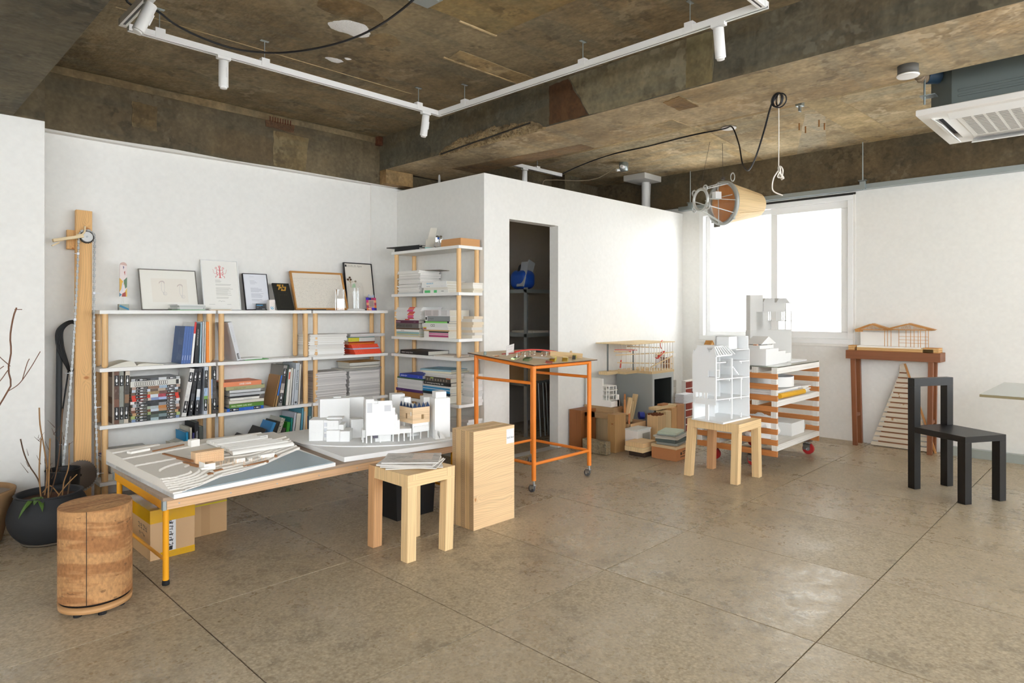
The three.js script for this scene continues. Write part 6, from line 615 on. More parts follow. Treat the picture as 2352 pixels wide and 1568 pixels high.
// ---------- white sectional house model on the stool ----------
{
  const o = thing('house_section_model', 'large white sectional house model with a steep roof standing on the stool', 'architectural model', [0, 0.4515, 0]); const M = std(0xf0f1f0, { roughness: 0.8 }); const b = (n, ...a) => mesh(n, bx(...a), M, o);
  mesh('base_plate', slab([[4.475, -2.225], [4.9, -2.21], [4.93, -2.5], [4.515, -2.5]], 0, 0.012), M, o);
  const L = 4.5, Bk = -2.485, F = -2.295;   // left face, back, front of the left wall
  // left facade with its openings (z, y)
  const fac = ext([[Bk, 0.215], [F, 0.215], [F, 0.495], [Bk, 0.495]], 0.008, [[[F - 0.062, 0.335], [F - 0.001, 0.335], [F - 0.001, 0.385], [F - 0.062, 0.385]]]); fac.rotateY(-PI / 2); fac.translate(L + 0.008, 0.0, 0); mesh('facade_wall', uvm(fac), M, o);
  mesh('facade_wall', ext([[Bk + 0.02, 0.13], [F, 0.13], [F, 0.175], [Bk + 0.02, 0.175]], 0.008).rotateY(-PI / 2).translate(L + 0.008, 0, 0), M, o);
  for (const [z0, z1] of [[Bk + 0.005, Bk + 0.028], [Bk + 0.05, Bk + 0.058], [Bk + 0.08, Bk + 0.094], [F - 0.085, F - 0.068], [F - 0.012, F]]) b('mullion', L, 0.175, z0, L + 0.008, 0.215, z1); for (const [z0, z1] of [[Bk, Bk + 0.014], [F - 0.085, F - 0.06]]) b('column', L, 0.012, z0, L + 0.014, 0.13, z1);
  { const g = ext([[Bk - 0.003, 0.495], [F + 0.003, 0.495], [F - 0.03, 0.565], [Bk + 0.03, 0.565]], 0.006, [[[F - 0.085, 0.553], [F - 0.035, 0.553], [F - 0.06, 0.515]]]); g.rotateY(-PI / 2); const p = g.attributes.position; for (let i = 0; i < p.count; i++) p.setX(i, p.getX(i) + L + 0.006 + (p.getY(i) - 0.495) * 0.45); mesh('roof_slope', uvm(g), M, o); }
  b('roof_top', L + 0.03, 0.561, Bk + 0.02, L + 0.16, 0.567, F - 0.02); b('back_wall', L + 0.008, 0.012, Bk, 4.93, 0.53, Bk + 0.008); b('right_wall', 4.9, 0.012, Bk, 4.908, 0.53, -2.22); b('inner_wall', 4.69, 0.16, Bk, 4.697, 0.53, -2.36); b('inner_wall', 4.69, 0.012, Bk + 0.008, 4.697, 0.16, -2.4);
  // floors cut along the oblique section
  const fl = (y, xa = L + 0.008, xb = 4.9) => mesh('floor_plate', slab([[xa, F + (xa - L) * 0.19], [xb, F + (xb - L) * 0.19], [xb, Bk + 0.008], [xa, Bk + 0.008]], y, y + 0.007), M, o); fl(0.165); fl(0.315); fl(0.44, 4.78); fl(0.44, L + 0.008, 4.62); fl(0.53, 4.74);
  for (const [x, y0, y1] of [[L + 0.006, 0.165, 0.5], [4.69, 0.012, 0.165], [4.69, 0.172, 0.315], [4.8, 0.172, 0.315], [4.69, 0.322, 0.47], [4.8, 0.012, 0.05]]) { const z = F + (x - L) * 0.19; b('pillar', x, y0, z - 0.012, x + 0.012, y1, z - 0.002); }
  for (const [x, y] of [[4.66, 0.15], [4.8, 0.15], [4.66, 0.3], [4.81, 0.3], [4.8, 0.425]]) { const z = F + (x - L) * 0.19; b('downstand', x, y, z - 0.16, x + 0.01, y + 0.016, z - 0.002); }
  for (let i = 0; i < 7; i++) { const x = 4.535 + i * 0.032; mesh('rafter', bar([x, 0.5, F + 0.006 + i * 0.006], [x - 0.022, 0.563, F - 0.015], 0.006, 0.008), M, o); } b('ridge_beam', L + 0.02, 0.553, F - 0.03, 4.74, 0.561, F - 0.02); b('eaves_beam', L, 0.488, F - 0.005, 4.75, 0.498, F + 0.008);
  for (let i = 0; i < 6; i++) b('stair_step', 4.72 + i * 0.018, 0.395 - i * 0.012, -2.36, 4.74 + i * 0.018, 0.405 - i * 0.012, -2.27);
  b('roof_tower', 4.72, 0.53, -2.4, 4.86, 0.63, -2.3); b('tower_wall', 4.9, 0.53, Bk, 4.908, 0.635, -2.23); b('tower_roof', 4.855, 0.627, Bk, 4.908, 0.635, -2.23); b('tower_wall', 4.86, 0.53, Bk, 4.9, 0.635, Bk + 0.008);
  { const g = [bx(L + 0.009, 0.33, F - 0.062, L + 0.06, 0.335, F - 0.002), bx(L + 0.06, 0.33, F - 0.066, L + 0.065, 0.39, F - 0.002), bx(L + 0.009, 0.385, F - 0.062, L + 0.06, 0.39, F - 0.002)]; mesh('window_reveal', g, M, o); }
}
// ---------- slatted timber rack on castors ----------
const douglas = wood(0xcb8448, false, { roughness: 0.6 }), whitewash = wood(0xe9e7e2, false, { roughness: 0.7 });
{
  const o = thing('slatted_rack', 'tall rack on castors built of orange timber slats and white beams', 'rack', [5.17, 0, -2.81]), w = 0.93, d = 0.695; const S = [[0.736, 0.778], [0.649, 0.693], [0.559, 0.604], [0.473, 0.516], [0.383, 0.424], [0.293, 0.336], [0.206, 0.251], [0.116, 0.163]];
  for (const [a, b] of S) for (const x of [0, w - 0.022]) mesh('slat', bx(x, a, 0, x + 0.022, b, d, 0.0015, 'z'), douglas, o);
  for (const [a, b] of [[0.693, 0.736], [0.604, 0.649], [0.424, 0.473], [0.336, 0.383], [0.251, 0.293], [0.163, 0.206]]) if (!(b === 0.206)) for (const x of [0.002, w - 0.026]) for (const z of [0.004, d - 0.05]) mesh('spacer', bx(x, a, z, x + 0.03, b, z + 0.045), whitewash, o);
  for (const [a, b] of [[0.778, 0.826], [0.516, 0.559], [0.1632, 0.206]]) { for (let i = 0; i < 5; i++) { const z = i * (d - 0.045) / 4; mesh('beam', bx(0.002, a, z, w - 0.002, b, z + 0.045, 0.001, 'x'), whitewash, o); } mesh('deck', bx(0.03, b + 0.0005, 0.002, w - 0.03, b + 0.004, d - 0.002), whitewash, o); }
  mesh('glass_top', bx(0.005, 0.8265, 0.0, w - 0.005, 0.8345, d - 0.002), phys(0xffffff, { transmission: 1, thickness: 0.008, roughness: 0.02, ior: 1.5, attenuationColor: new THREE.Color(0.75, 0.9, 0.7), attenuationDistance: 0.08 }), o);
  for (const [x, z] of [[0.09, 0.1], [w - 0.08, 0.1], [0.09, d - 0.25], [w - 0.07, d - 0.09]]) { const c = mesh('castor', [cb(x, 0.112, z, 0.08, 0.008, 0.08), rod([x, 0.09, z], [x, 0.112, z], 0.014), bx(x - 0.022, 0.04, z - 0.02, x - 0.016, 0.095, z + 0.04), bx(x + 0.016, 0.04, z - 0.02, x + 0.022, 0.095, z + 0.04), bx(x - 0.022, 0.088, z - 0.02, x + 0.022, 0.096, z + 0.04), cb(x - 0.04, 0.05, z + 0.01, 0.04, 0.01, 0.02)], std(0x9fa3a4, { metalness: 0.9, roughness: 0.3 }), o); mesh('wheel', rod([x - 0.014, 0.048, z + 0.02], [x + 0.014, 0.048, z + 0.02], 0.048, 0.048, 28), cm(0xb3262a, 0.4), c); mesh('hub', rod([x - 0.024, 0.048, z + 0.02], [x + 0.024, 0.048, z + 0.02], 0.018, 0.018, 16), steel, c); }
}
const mw = std(0xe9e8e5, { roughness: 0.8 }), model = (name, label, p, yaw, parts) => { const o = thing(name, label, 'architectural model', p, yaw); for (const [n, g, m] of parts) mesh(n, g, m ?? mw, o); return o; };
model('white_box_model', 'wide white block model with low parapets on the near corner of the slatted rack', [5.3, 0.835, -2.22], 0.0, [['block', bx(-0.09, 0, -0.42, 0.16, 0.125, 0, 0.001)], ['parapet', [bx(-0.09, 0.125, -0.42, -0.085, 0.135, 0), bx(-0.085, 0.125, -0.005, 0.16, 0.135, 0)]], ['roof_block', bx(0.02, 0.125, -0.3, 0.3, 0.155, -0.1, 0.001)], ['block', bx(0.165, 0, -0.3, 0.36, 0.105, -0.02, 0.001)], ['block', bx(0.365, 0, -0.25, 0.5, 0.08, -0.03, 0.001)], ['small_box', bx(0.03, 0.155, -0.16, 0.06, 0.165, -0.13), cm(0xc99a7a)]]);
model('flat_roof_pavilion', 'thin-roofed white pavilion model standing on the wide block model', [5.46, 0.9405, -2.42], 0.0, [['floor_plate', bx(-0.02, 0, -0.06, 0.24, 0.006, 0.06)], ['roof', ext([[-0.03, 0.06], [0.11, 0.12], [0.26, 0.06], [0.26, 0.055], [-0.03, 0.055]], 0.14).translate(0, 0, -0.07)], ['wall', [bx(0, 0.006, -0.05, 0.08, 0.056, -0.045), bx(0.14, 0.006, -0.05, 0.22, 0.056, -0.045)]], ['column', [0, 0.07, 0.14, 0.21, 0.28].map((x) => bx(x * 0.8, 0.006, 0.05, x * 0.8 + 0.005, 0.056, 0.055))], ['door', bx(0.09, 0.006, -0.048, 0.12, 0.05, -0.043), cm(0xc08a68)]]);
model('foam_plinth', 'white foam block under the tiny gabled hut at the back of the slatted rack', [5.2, 0.835, -2.79], 0, [['plinth', bx(0, 0, 0, 0.3, 0.1295, 0.1, 0.001)]]);
model('small_gable_model', 'tiny timber gabled hut model on the far left corner of the slatted rack', [5.215, 0.965, -2.75], 0.2, [['hut', ext([[-0.03, 0], [0.05, 0], [0.05, 0.03], [0.01, 0.052], [-0.03, 0.03]], 0.05), wood(0xe2b06a)], ['roof', ext([[-0.04, 0.026], [0.01, 0.06], [0.06, 0.026], [0.06, 0.022], [0.01, 0.054], [-0.04, 0.022]], 0.06).translate(0, 0, -0.005), wood(0xd59a54)]]);
{ const parts = [], s = 0.4, b = (n, ...a) => parts.push([n, bx(...a)]); // tall model against the window, local x to the right of the picture
  b('plinth', 0.0, -0.152, -0.1, 0.39, 0.115, 0.0); b('stair_tower', 0, 0.116, -0.004, 0.12, 0.44, 0.0); b('stair_tower', 0, 0.116, -0.09, 0.004, 0.44, -0.005); b('stair_tower', 0.116, 0.116, -0.09, 0.12, 0.44, -0.005); b('wall', 0.06, 0.115, -0.004, 0.17, 0.285, 0.0); for (const y of [0.115, 0.2, 0.285, 0.365]) b('floor_plate', 0.06, y, -0.14, 0.39, y + 0.006, 0.002); b('wall', 0.24, 0.206, -0.004, 0.295, 0.285, 0.0); b('wall', 0.125, 0.291, -0.004, 0.325, 0.366, 0.0); for (const x of [0.195, 0.26, 0.385]) b('pillar', x, 0.12, -0.008, x + 0.006, 0.285, 0); for (const x of [0.17, 0.23, 0.325, 0.36, 0.385]) b('pillar', x, 0.2, -0.12, x + 0.006, 0.37, -0.112); b('wall', 0.2, 0.12, -0.1, 0.24, 0.2, -0.096); b('back_wall', 0.17, 0.291, -0.14, 0.24, 0.365, -0.136);
  parts.push(['roof', ext([[0.125, 0.371], [0.15, 0.41], [0.235, 0.41], [0.235, 0.371]], 0.1).translate(0, 0, -0.11)], ['roof', ext([[0.25, 0.371], [0.275, 0.41], [0.345, 0.41], [0.375, 0.371]], 0.1).translate(0, 0, -0.11)]); b('pillar', 0.387, 0.115, -0.13, 0.392, 0.37, -0.12); void s; const o = model('tower_facade_model', 'tall pale model of stacked rooms standing against the bright window', [5.8, 0.9875, -2.62], -0.75, parts); const thin = phys(0xe9e8e5, { transmission: 0.45, thickness: 0, roughness: 1 }); for (const c of o.children) c.material = thin; }
model('wire_frame_model', 'thin dark wire frame model at the back of the slatted rack', [6.02, 0.835, -2.6], -0.7, [['wire', [[-0.2, 0], [-0.14, 0], [-0.08, 0], [0, 0]].map(([x]) => rod([x, 0, 0], [x, 0.16, 0], 0.002, 0.002, 5)).concat([0.1, 0.16].map((y) => rod([-0.2, y, 0], [0, y, 0], 0.002, 0.002, 5))), cm(0x6d7070)]]);
model('wide_wall_model', 'long pale lilac wall model at the right end of the rack top', [6.0, 0.835, -2.2], 0, [['wall', bx(-0.2, 0, -0.2, 0.08, 0.06, -0.195), cm(0xd3d4de)], ['block', bx(-0.25, 0, -0.22, -0.2, 0.055, -0.15), cm(0xd9b8a4)], ['base', bx(-0.28, -0.0005, -0.3, 0.09, 0.006, -0.02)]]);
{ const o = thing('white_ring_bowl', 'shallow white round hoop model on the middle shelf of the slatted rack', 'architectural model', [5.6, 0.6395, -2.34]); mesh('hoop', lathe([[0.175, 0], [0.18, 0], [0.18, 0.085], [0.175, 0.085], [0.175, 0]], 56), mw, o); mesh('floor', lathe([[0.0005, 0.002], [0.174, 0.002], [0.174, 0.008], [0.0005, 0.008]], 40), mw, o); }
solo('plan_pile', [0, 1, 2, 3, 4].map((i) => cb(5.5 + 0.01 * Math.sin(i * 2), 0.571 + i * 0.0135, -2.42 + 0.012 * Math.cos(i * 3), 0.56, 0.013, 0.5, 0.002)), mw, 'low heap of white foam plates below the white hoop', 'foam plates');
solo('yellow_tube', rod([5.3, 0.588, -2.15], [5.78, 0.588, -2.135], 0.022, 0.022, 24), cm(0xe0a81c, 0.4), 'yellow cardboard tube lying on the front edge of the middle rack shelf', 'tube');
for (let i = 0; i < 5; i++) { const q = solo('booklet', cb(0, 0.006, 0, 0.2, 0.011, 0.14, 0.001), cm(i % 2 ? 0xe9e6df : 0xd9d4ca), ['lowest pale booklet beside the yellow tube', 'second pale booklet beside the yellow tube', 'third pale booklet beside the yellow tube', 'fourth pale booklet beside the yellow tube', 'topmost pale booklet beside the yellow tube'][i], 'booklet'); q.position.set(5.93 - (i % 2) * 0.01, 0.5635 + i * 0.0117, -2.24); q.rotation.y = 0.12 * Math.sin(i * 2.7); }
{ const g = new THREE.IcosahedronGeometry(0.17, 4); const p = g.attributes.position, f = fbm(301, 6, 6, 3); for (let i = 0; i < p.count; i++) { const a = f(p.getX(i) * 2 + 3, p.getY(i) * 2 + p.getZ(i) * 1.7 + 3); const k = 0.7 + 0.6 * a; p.setXYZ(i, p.getX(i) * k * 1.25, Math.max(-0.1, p.getY(i) * k) * 0.75, p.getZ(i) * k * 0.8); } g.computeVertexNormals(); g.translate(0, 0.0762, 0); const q = solo('crumpled_paper', g, std(0xf0efec, { roughness: 0.85 }), 'crumpled white paper landscape on the lowest rack shelf', 'paper'); q.position.set(5.42, 0.2115, -2.36); }
solo('white_foam_box', bx(5.64, 0.2105, -2.62, 5.92, 0.32, -2.18, 0.002), mw, 'white foam box model on the lowest shelf of the slatted rack', 'architectural model');
{ const o = thing('paper_roll', 'short white paper roll at the right end of the lowest rack shelf', 'paper roll', [5.99, 0.25, -2.28]); mesh('roll', lathe([[0.018, -0.07], [0.039, -0.07], [0.039, 0.07], [0.018, 0.07], [0.018, -0.07]], 28).rotateX(PI / 2), mw, o); }
// ---------- console table, models, black chair, glass table ----------
{ const o = thing('console_table', 'narrow reddish brown timber console with slim splayed legs by the window wall', 'console table', [6.72, 0, -2.088]); const m = wood(0x8a5432, false, { roughness: 0.45 }); mesh('table_top', bx(0, 0.825, 0, 0.2, 0.906, 0.775, 0.002, 'z'), m, o); const leg = (x, z, dz) => { const g = bx(-0.019, 0, -0.019, 0.019, 0.8248, 0.019, 0.001, 'y'); const p = g.attributes.position; for (let i = 0; i < p.count; i++) p.setZ(i, p.getZ(i) + dz * (1 - p.getY(i) / 0.825)); g.translate(x, 0, z); mesh('leg', g, m, o); }; leg(0.022, 0.06, 0.02); leg(0.175, 0.06, 0.02); leg(0.022, 0.7, -0.01); leg(0.175, 0.7, -0.01); mesh('stretcher', bx(0.04, 0.27, 0.062, 0.157, 0.3, 0.084), m, o); mesh('stretcher', bx(0.04, 0.27, 0.682, 0.157, 0.3, 0.704), m, o); }
{ const o = thing('roof_truss_model', 'delicate timber model of two pitched roof trusses on the console', 'architectural model', [6.74, 0.9065, -2.07]); const t = wood(0xd39a56), pw = wood(0xe6c48c); const b = (n, m, ...a) => mesh(n, bx(...a), m, o);
  for (let i = 0; i < 4; i++) b('ply_layer', i % 2 ? pw : t, 0.0, i * 0.0075, 0.075, 0.15, i * 0.0075 + 0.007, 0.7); for (let i = 0; i < 5; i++) { b('ply_layer', i % 2 ? pw : t, 0.0, i * 0.009, 0.0, 0.14, i * 0.009 + 0.0085, 0.055); b('ply_layer', i % 2 ? pw : t, 0.0, i * 0.0085, 0.62, 0.15, i * 0.0085 + 0.008, 0.74); }
  mesh('floor_slab', bx(0.02, 0.0302, 0.07, 0.15, 0.044, 0.6), card, o); mesh('back_wall', bx(0.13, 0.044, 0.07, 0.14, 0.17, 0.6), card, o);
  const roofs = [[0.055, 0.19, 0.345, 0.195, 0.25], [0.3, 0.495, 0.69, 0.2, 0.256]];
  for (const [a, m, c, y0, y1] of roofs) { for (const x of [0.0, 0.035, 0.07, 0.105, 0.14]) { mesh('rafter', [bar([x, y0, a], [x, y1, m], 0.004, 0.006), bar([x, y1, m], [x, y0, c], 0.004, 0.006), bar([x, y0, a], [x, y0, c], 0.004, 0.004)], t, o); for (let i = 1; i < 8; i++) { const z = a + (c - a) * i / 8, y = z < m ? y0 + (y1 - y0) * (z - a) / (m - a) : y1 + (y0 - y1) * (z - m) / (c - m); mesh('strut', bar([x, y0, z], [x, y, z + (i % 2 ? 0.01 : -0.01)], 0.002, 0.002), t, o); } } mesh('roof_plate', [bar([0.1, y1 + 0.005, m], [0.1, y0 + 0.005, c + 0.01], 0.1, 0.003)], t, o); }
  for (const [z, x] of [[0.31, 0.0], [0.335, 0.0], [0.355, 0.03], [0.42, 0.03], [0.485, 0.0], [0.515, 0.03], [0.55, 0.0], [0.575, 0.03], [0.6, 0.0], [0.64, 0.0], [0.655, 0.03]]) b('post', t, x, 0.044, z, x + 0.004, 0.2, z + 0.004); for (const y of [0.08, 0.11, 0.14]) b('rail', t, 0.0, y, 0.43, 0.004, y + 0.003, 0.66); b('eaves_block', t, 0.0, 0.175, 0.06, 0.1, 0.195, 0.1); }
{ const o = thing('slatted_pyramid_model', 'tall triangular model of whitewashed slats leaning below the console', 'architectural model', [6.86, 0.0, -1.64]); o.rotation.z = -0.08; const lath = wood(0xe6dccb, true, { roughness: 0.8 }); const n = 15; for (let i = 0; i < n; i++) { const t = i / n, y = 0.005 + i * 0.047, wA = 0.235 * (1 - t) + 0.03, wB = 0.225 * (1 - t) + 0.022; const g = ext([[-wA, 0], [wB, 0], [wB - 0.012, 0.034], [-wA + 0.013, 0.034]], 0.012); g.rotateY(-PI / 2); g.translate(-0.012, y, 0); mesh('slat', uvm(g, 'z'), lath, o); mesh('spacer', bx(-0.02, y + 0.034, -wA * 0.75, -0.002, y + 0.047, wB * 0.6), cm(0x8a5a34), o); } mesh('cap', ext([[-0.035, 0], [0.03, 0], [0.02, 0.075], [-0.004, 0.085], [-0.03, 0.07]], 0.012).rotateY(-PI / 2).translate(-0.012, 0.71, 0), lath, o); mesh('side_batten', bar([-0.03, 0.0, 0.27], [-0.02, 0.79, 0.01], 0.016, 0.016), wood(0xd79c5e), o); }
{ // black chair
  const o = thing('black_chair', 'black square-section chair with a wide mitred back bar', 'chair'); const m = std(0x0c0c0d, { roughness: 0.42 }); const Lc = V3(5.386, 0, -1.253), f = V3(0.165, 0, 0.411), s = V3(0.309, 0, 0.18); const yaw = Math.atan2(-s.z, s.x); o.position.copy(Lc); o.rotation.y = yaw; // local x along the back, local z to the front
  const W = 0.355, D = 0.445, q = 0.056; const leg = (x, z, h) => mesh('leg', bx(x, 0, z, x + q, h, z + q, 0.0015, 'y'), m, o); leg(0, D - q, 0.407); leg(W - q, D - q, 0.407); leg(0, 0, 0.738); leg(W - q, 0, 0.738);
  mesh('seat', bx(0.0005, 0.407, q, W - 0.0005, 0.448, D, 0.001, 'z'), m, o); mesh('seat_rail', bx(q, 0.407, 0, W - q, 0.447, q, 0.001), m, o);
  const g = ext([[0, 0.738], [0, 0.742], [0.056, 0.795], [W - 0.0, 0.795], [W, 0.738], [W - q, 0.738], [q, 0.738]], q); g.translate(0, 0, 0); mesh('back_bar', uvm(bx(0, 0.738, 0, W, 0.795, q, 0.0015)), m, o); void g; }
{ const o = thing('glass_table', 'table with a thick greenish glass top, cut by the right picture edge', 'table', [5.07, 0, -0.775]); mesh('glass_top', bx(0, 0.733, 0, 0.97, 0.748, 1.4, 0.001), phys(0xaab4ac, { roughness: 0.08, transmission: 0.35, thickness: 0.015, ior: 1.5 }), o); mesh('edge_band', [bx(-0.002, 0.731, -0.002, 0, 0.747, 1.402), bx(0, 0.731, -0.002, 0.97, 0.747, 0)], cm(0x8a7c58, 0.4), o); for (const [x, z] of [[0.1, 1.25], [0.85, 1.25], [0.45, 0.9]]) mesh('leg', rod([x, 0, z], [x, 0.733, z], 0.02), steel, o); }
{ const o = thing('floor_channel', 'galvanised steel channel lying on the floor along the window wall', 'steel channel', [6.86, 0, -1.27]); mesh('channel', [bx(0, 0, 0, 0.06, 0.004, 1.2), bx(0, 0.004, 0, 0.003, 0.07, 1.2), bx(0, 0.07, 0, 0.06, 0.074, 1.2)], std(0xb2bab6, { metalness: 0.6, roughness: 0.35 }), o); }
// ---------- ceiling: patches, broken concrete, tracks, lamps, cables ----------
const white = std(0xecebe8, { roughness: 0.4 }), ceilO = scene.getObjectByName('ceiling'), midO = scene.getObjectByName('beam_middle'), backO = scene.getObjectByName('beam_back');
const rough = (pts, cx, cz, seed) => { const r = rng(seed); const o = []; for (let i = 0; i < pts.length; i++) { const a = pts[i], b = pts[(i + 1) % pts.length]; for (let k = 0; k < 7; k++) { const t = k / 7, j = k ? 0.005 : 0; o.push([a[0] + (b[0] - a[0]) * t + (r() - 0.5) * j * 2, a[1] + (b[1] - a[1]) * t + (r() - 0.5) * j * 2]); } } void cx; void cz; return o; };
const lump = (n, seed, c, rx, rz, h, y, sx = 1) => { const r = rng(seed), f = fbm(seed, 7, 7, 4); const N = 112, M = 14, vs = [], ix = []; for (let j = 0; j <= M; j++) for (let i = 0; i <= N; i++) { const a = i / N * 2 * PI, q = j / M, e = 1 + 0.1 * Math.sin(a * 3 + seed) + 0.3 * (f(i / N * 2, 0.2) - 0.5) * q; vs.push(c[0] + Math.cos(a) * q * rx * e * sx, y - h * (1 - q * q * q) * (0.5 + f(i / N, q)) - 0.0006, c[1] + Math.sin(a) * q * rz * e); } for (let j = 0; j < M; j++) for (let i = 0; i < N; i++) { const a = j * (N + 1) + i; ix.push(a, a + N + 1, a + 1, a + 1, a + N + 1, a + N + 2); } const g = new THREE.BufferGeometry(); g.setAttribute('position', new THREE.Float32BufferAttribute(vs, 3)); g.setAttribute('uv', new THREE.Float32BufferAttribute(new Float32Array(vs.length / 3 * 2), 2)); g.setIndex(ix); g.computeVertexNormals(); void r; return mesh(n, uvm(g), null, ceilO); };
const plasterW = std(0xffffff, { roughness: 0.95, bumpMap: rep(concreteBump, 4, 4), bumpScale: 0.01, side: THREE.DoubleSide }), stoneM = std(0xe8d8bc, { roughness: 0.95, map: rep(concreteMap, 3, 3), bumpMap: rep(concreteBump, 4, 4), bumpScale: 0.015, side: THREE.DoubleSide });
lump('plaster_patch', 3, [2.02, -3.272], 0.125, 0.095, 0.006, 2.9).material = plasterW; lump('plaster_patch', 5, [2.2, -3.76], 0.06, 0.035, 0.004, 2.9).material = plasterW; lump('plaster_patch', 6, [2.25, -3.68], 0.022, 0.018, 0.004, 2.9).material = plasterW;
lump('rough_patch', 8, [2.25, -3.28], 0.1, 0.1, 0.004, 2.9).material = concrete(0xd8c8ac); lump('rough_patch', 9, [1.92, -3.08], 0.2, 0.11, 0.003, 2.9).material = concrete(0xb9a98c); lump('rough_patch', 12, [2.45, -4.2], 0.2, 0.07, 0.004, 2.9).material = concrete(0xa89a84); lump('rough_patch', 13, [2.55, -3.85], 0.12, 0.06, 0.004, 2.9).material = concrete(0xb4a68e);
const plate = (n, pts, y0, y1, m, parent) => mesh(n, slab(pts, y0, y1), m, parent);
const paleC = concrete(0xe2d6bc), tanC = concrete(0xfff2d8), brownC = concrete(0x7a5a40), greyC = concrete(0xaaa799), greenC = concrete(0xb4b096), darkC = concrete(0x8c8d88);
plate('formwork_strip', rough([[2.66, -3.06], [3.41, -3.06], [3.41, -3.21], [2.69, -3.21]], 0, 0, 2), 2.8975, 2.9, paleC, ceilO);
plate('formwork_fin', [[2.39, -2.745], [2.67, -2.738], [2.67, -2.752], [2.39, -2.757]], 2.894, 2.9, tanC, ceilO); plate('formwork_fin', [[2.66, -3.21], [3.42, -3.205], [3.42, -3.216], [2.66, -3.222]], 2.892, 2.9, tanC, ceilO); plate('formwork_fin', [[1.0, -3.93], [2.95, -3.93], [2.95, -3.936], [1.0, -3.936]], 2.897, 2.9, tanC, ceilO);
plate('formwork_strip', rough([[1.85, -1.3], [2.66, -1.3], [2.66, -2.74], [1.85, -2.74]], 0, 0, 7), 2.8985, 2.9, concrete(0xc9b890), ceilO);
plate('formwork_strip', rough([[5.1, -1.7], [6.86, -1.64], [6.86, -1.92], [5.18, -1.93]], 0, 0, 4), 2.896, 2.8985, tanC, ceilO); plate('formwork_strip', rough([[4.79, -3.01], [4.9, -2.8], [6.86, -2.95], [6.86, -3.12]], 0, 0, 5), 2.896, 2.8985, tanC, ceilO); plate('formwork_strip', rough([[4.25, -5.0], [5.24, -5.0], [5.24, -0.9], [4.25, -0.9]], 0, 0, 14), 2.8968, 2.8985, concrete(0xf2e2c4), ceilO);
plate('mortar_patch', rough([[5.5, -2.02], [5.6, -1.9], [6.86, -2.3], [6.86, -2.6]], 0, 0, 15), 2.8972, 2.8985, concrete(0xffffff), ceilO);
plate('formwork_strip', rough([[4.0, -2.517], [3.967, -2.34], [4.215, -2.34], [4.215, -2.482]], 0, 0, 6), 2.5925, 2.595, tanC, midO); plate('formwork_strip', rough([[3.6, -2.192], [3.559, -2.055], [3.822, -2.066], [3.815, -2.202]], 0, 0, 9), 2.591, 2.595, concrete(0xb59a70), midO); plate('formwork_strip', rough([[3.52, -2.06], [3.53, -1.5], [3.76, -1.48], [3.79, -2.04]], 0, 0, 10), 2.5935, 2.595, concrete(0xeee0c8), midO); plate('formwork_strip', rough([[3.9, -4.6], [4.215, -4.6], [4.215, -3.2], [4.05, -3.2]], 0, 0, 11), 2.5935, 2.595, concrete(0xb9a084), midO);
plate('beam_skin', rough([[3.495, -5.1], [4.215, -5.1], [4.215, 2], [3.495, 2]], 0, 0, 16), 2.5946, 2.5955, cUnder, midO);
const sideX = (n, pts, m, t = 0.003) => { const g = ext(rough(pts, 0, 0, pts.length + Math.round(pts[0][0] * 100)), t); g.rotateY(-PI / 2); g.translate(3.49, 0, 0); return mesh(n, uvm(g, 'z'), m, midO); };
sideX('rust_patch', [[-3.045, 2.6], [-2.7, 2.6], [-2.874, 2.885], [-3.045, 2.875]], brownC); sideX('render_patch', [[-2.69, 2.6], [-1.8, 2.6], [-1.79, 2.897], [-2.868, 2.897]], greyC); sideX('render_patch', [[-1.97, 2.605], [-1.8, 2.602], [-1.79, 2.895], [-1.962, 2.895]], greenC, 0.005);
const backZ = (n, pts, m, t = 0.003) => mesh(n, uvm(ext(rough(pts, 0, 0, Math.round(pts[0][0] * 100)), t).translate(0, 0, -5.155)), m, backO);
backZ('brick_scar', [[2.389, 2.788], [2.63, 2.78], [2.65, 2.885], [2.39, 2.89]], std(0xa8826a, { map: rep(concreteMap, 1, 1), bumpMap: rep(concreteBump, 4, 4), bumpScale: 0.02 }), 0.006); for (let i = 0; i < 9; i++) mesh('exposed_rebar', bx(2.42 + i * 0.022, 2.835, -5.15, 2.428 + i * 0.022, 2.875, -5.143, 0.001), cm(0x5f3320, 0.9), backO);
backZ('render_patch', [[2.455, 2.476], [2.74, 2.472], [2.77, 2.76], [2.455, 2.765]], concrete(0xa89c82)); backZ('render_patch', [[1.412, 2.59], [1.576, 2.582], [1.576, 2.765], [1.412, 2.768]], concrete(0x9a8f78), 0.004); backZ('ledge_fin', [[0.9, 2.845], [3.48, 2.842], [3.48, 2.895], [0.9, 2.895]], concrete(0xb4aa98), 0.008);
mesh('corner_brick', bx(3.44, 2.82, -5.155, 3.492, 2.9, -5.1, 0.003), std(0x8a5a42, { map: rep(concreteMap, 1, 1), roughness: 0.9 }), backO); mesh('corbel', bx(3.49, 2.4625, -5.155, 3.8, 2.594, -5.05, 0.004), concrete(0xd8bd98), backO);
struct('trim_1', ext([[0.865, 2.459], [1.5, 2.452], [2.1, 2.4575], [3.42, 2.455], [3.7, 2.46], [3.7, 2.4625], [3.42, 2.464], [2.6, 2.47], [2.1, 2.465], [1.7, 2.476], [1.2, 2.468], [0.865, 2.474]], 0.06).translate(0, 0, -5.2135), std(0xdedbd4, { roughness: 0.9 }));
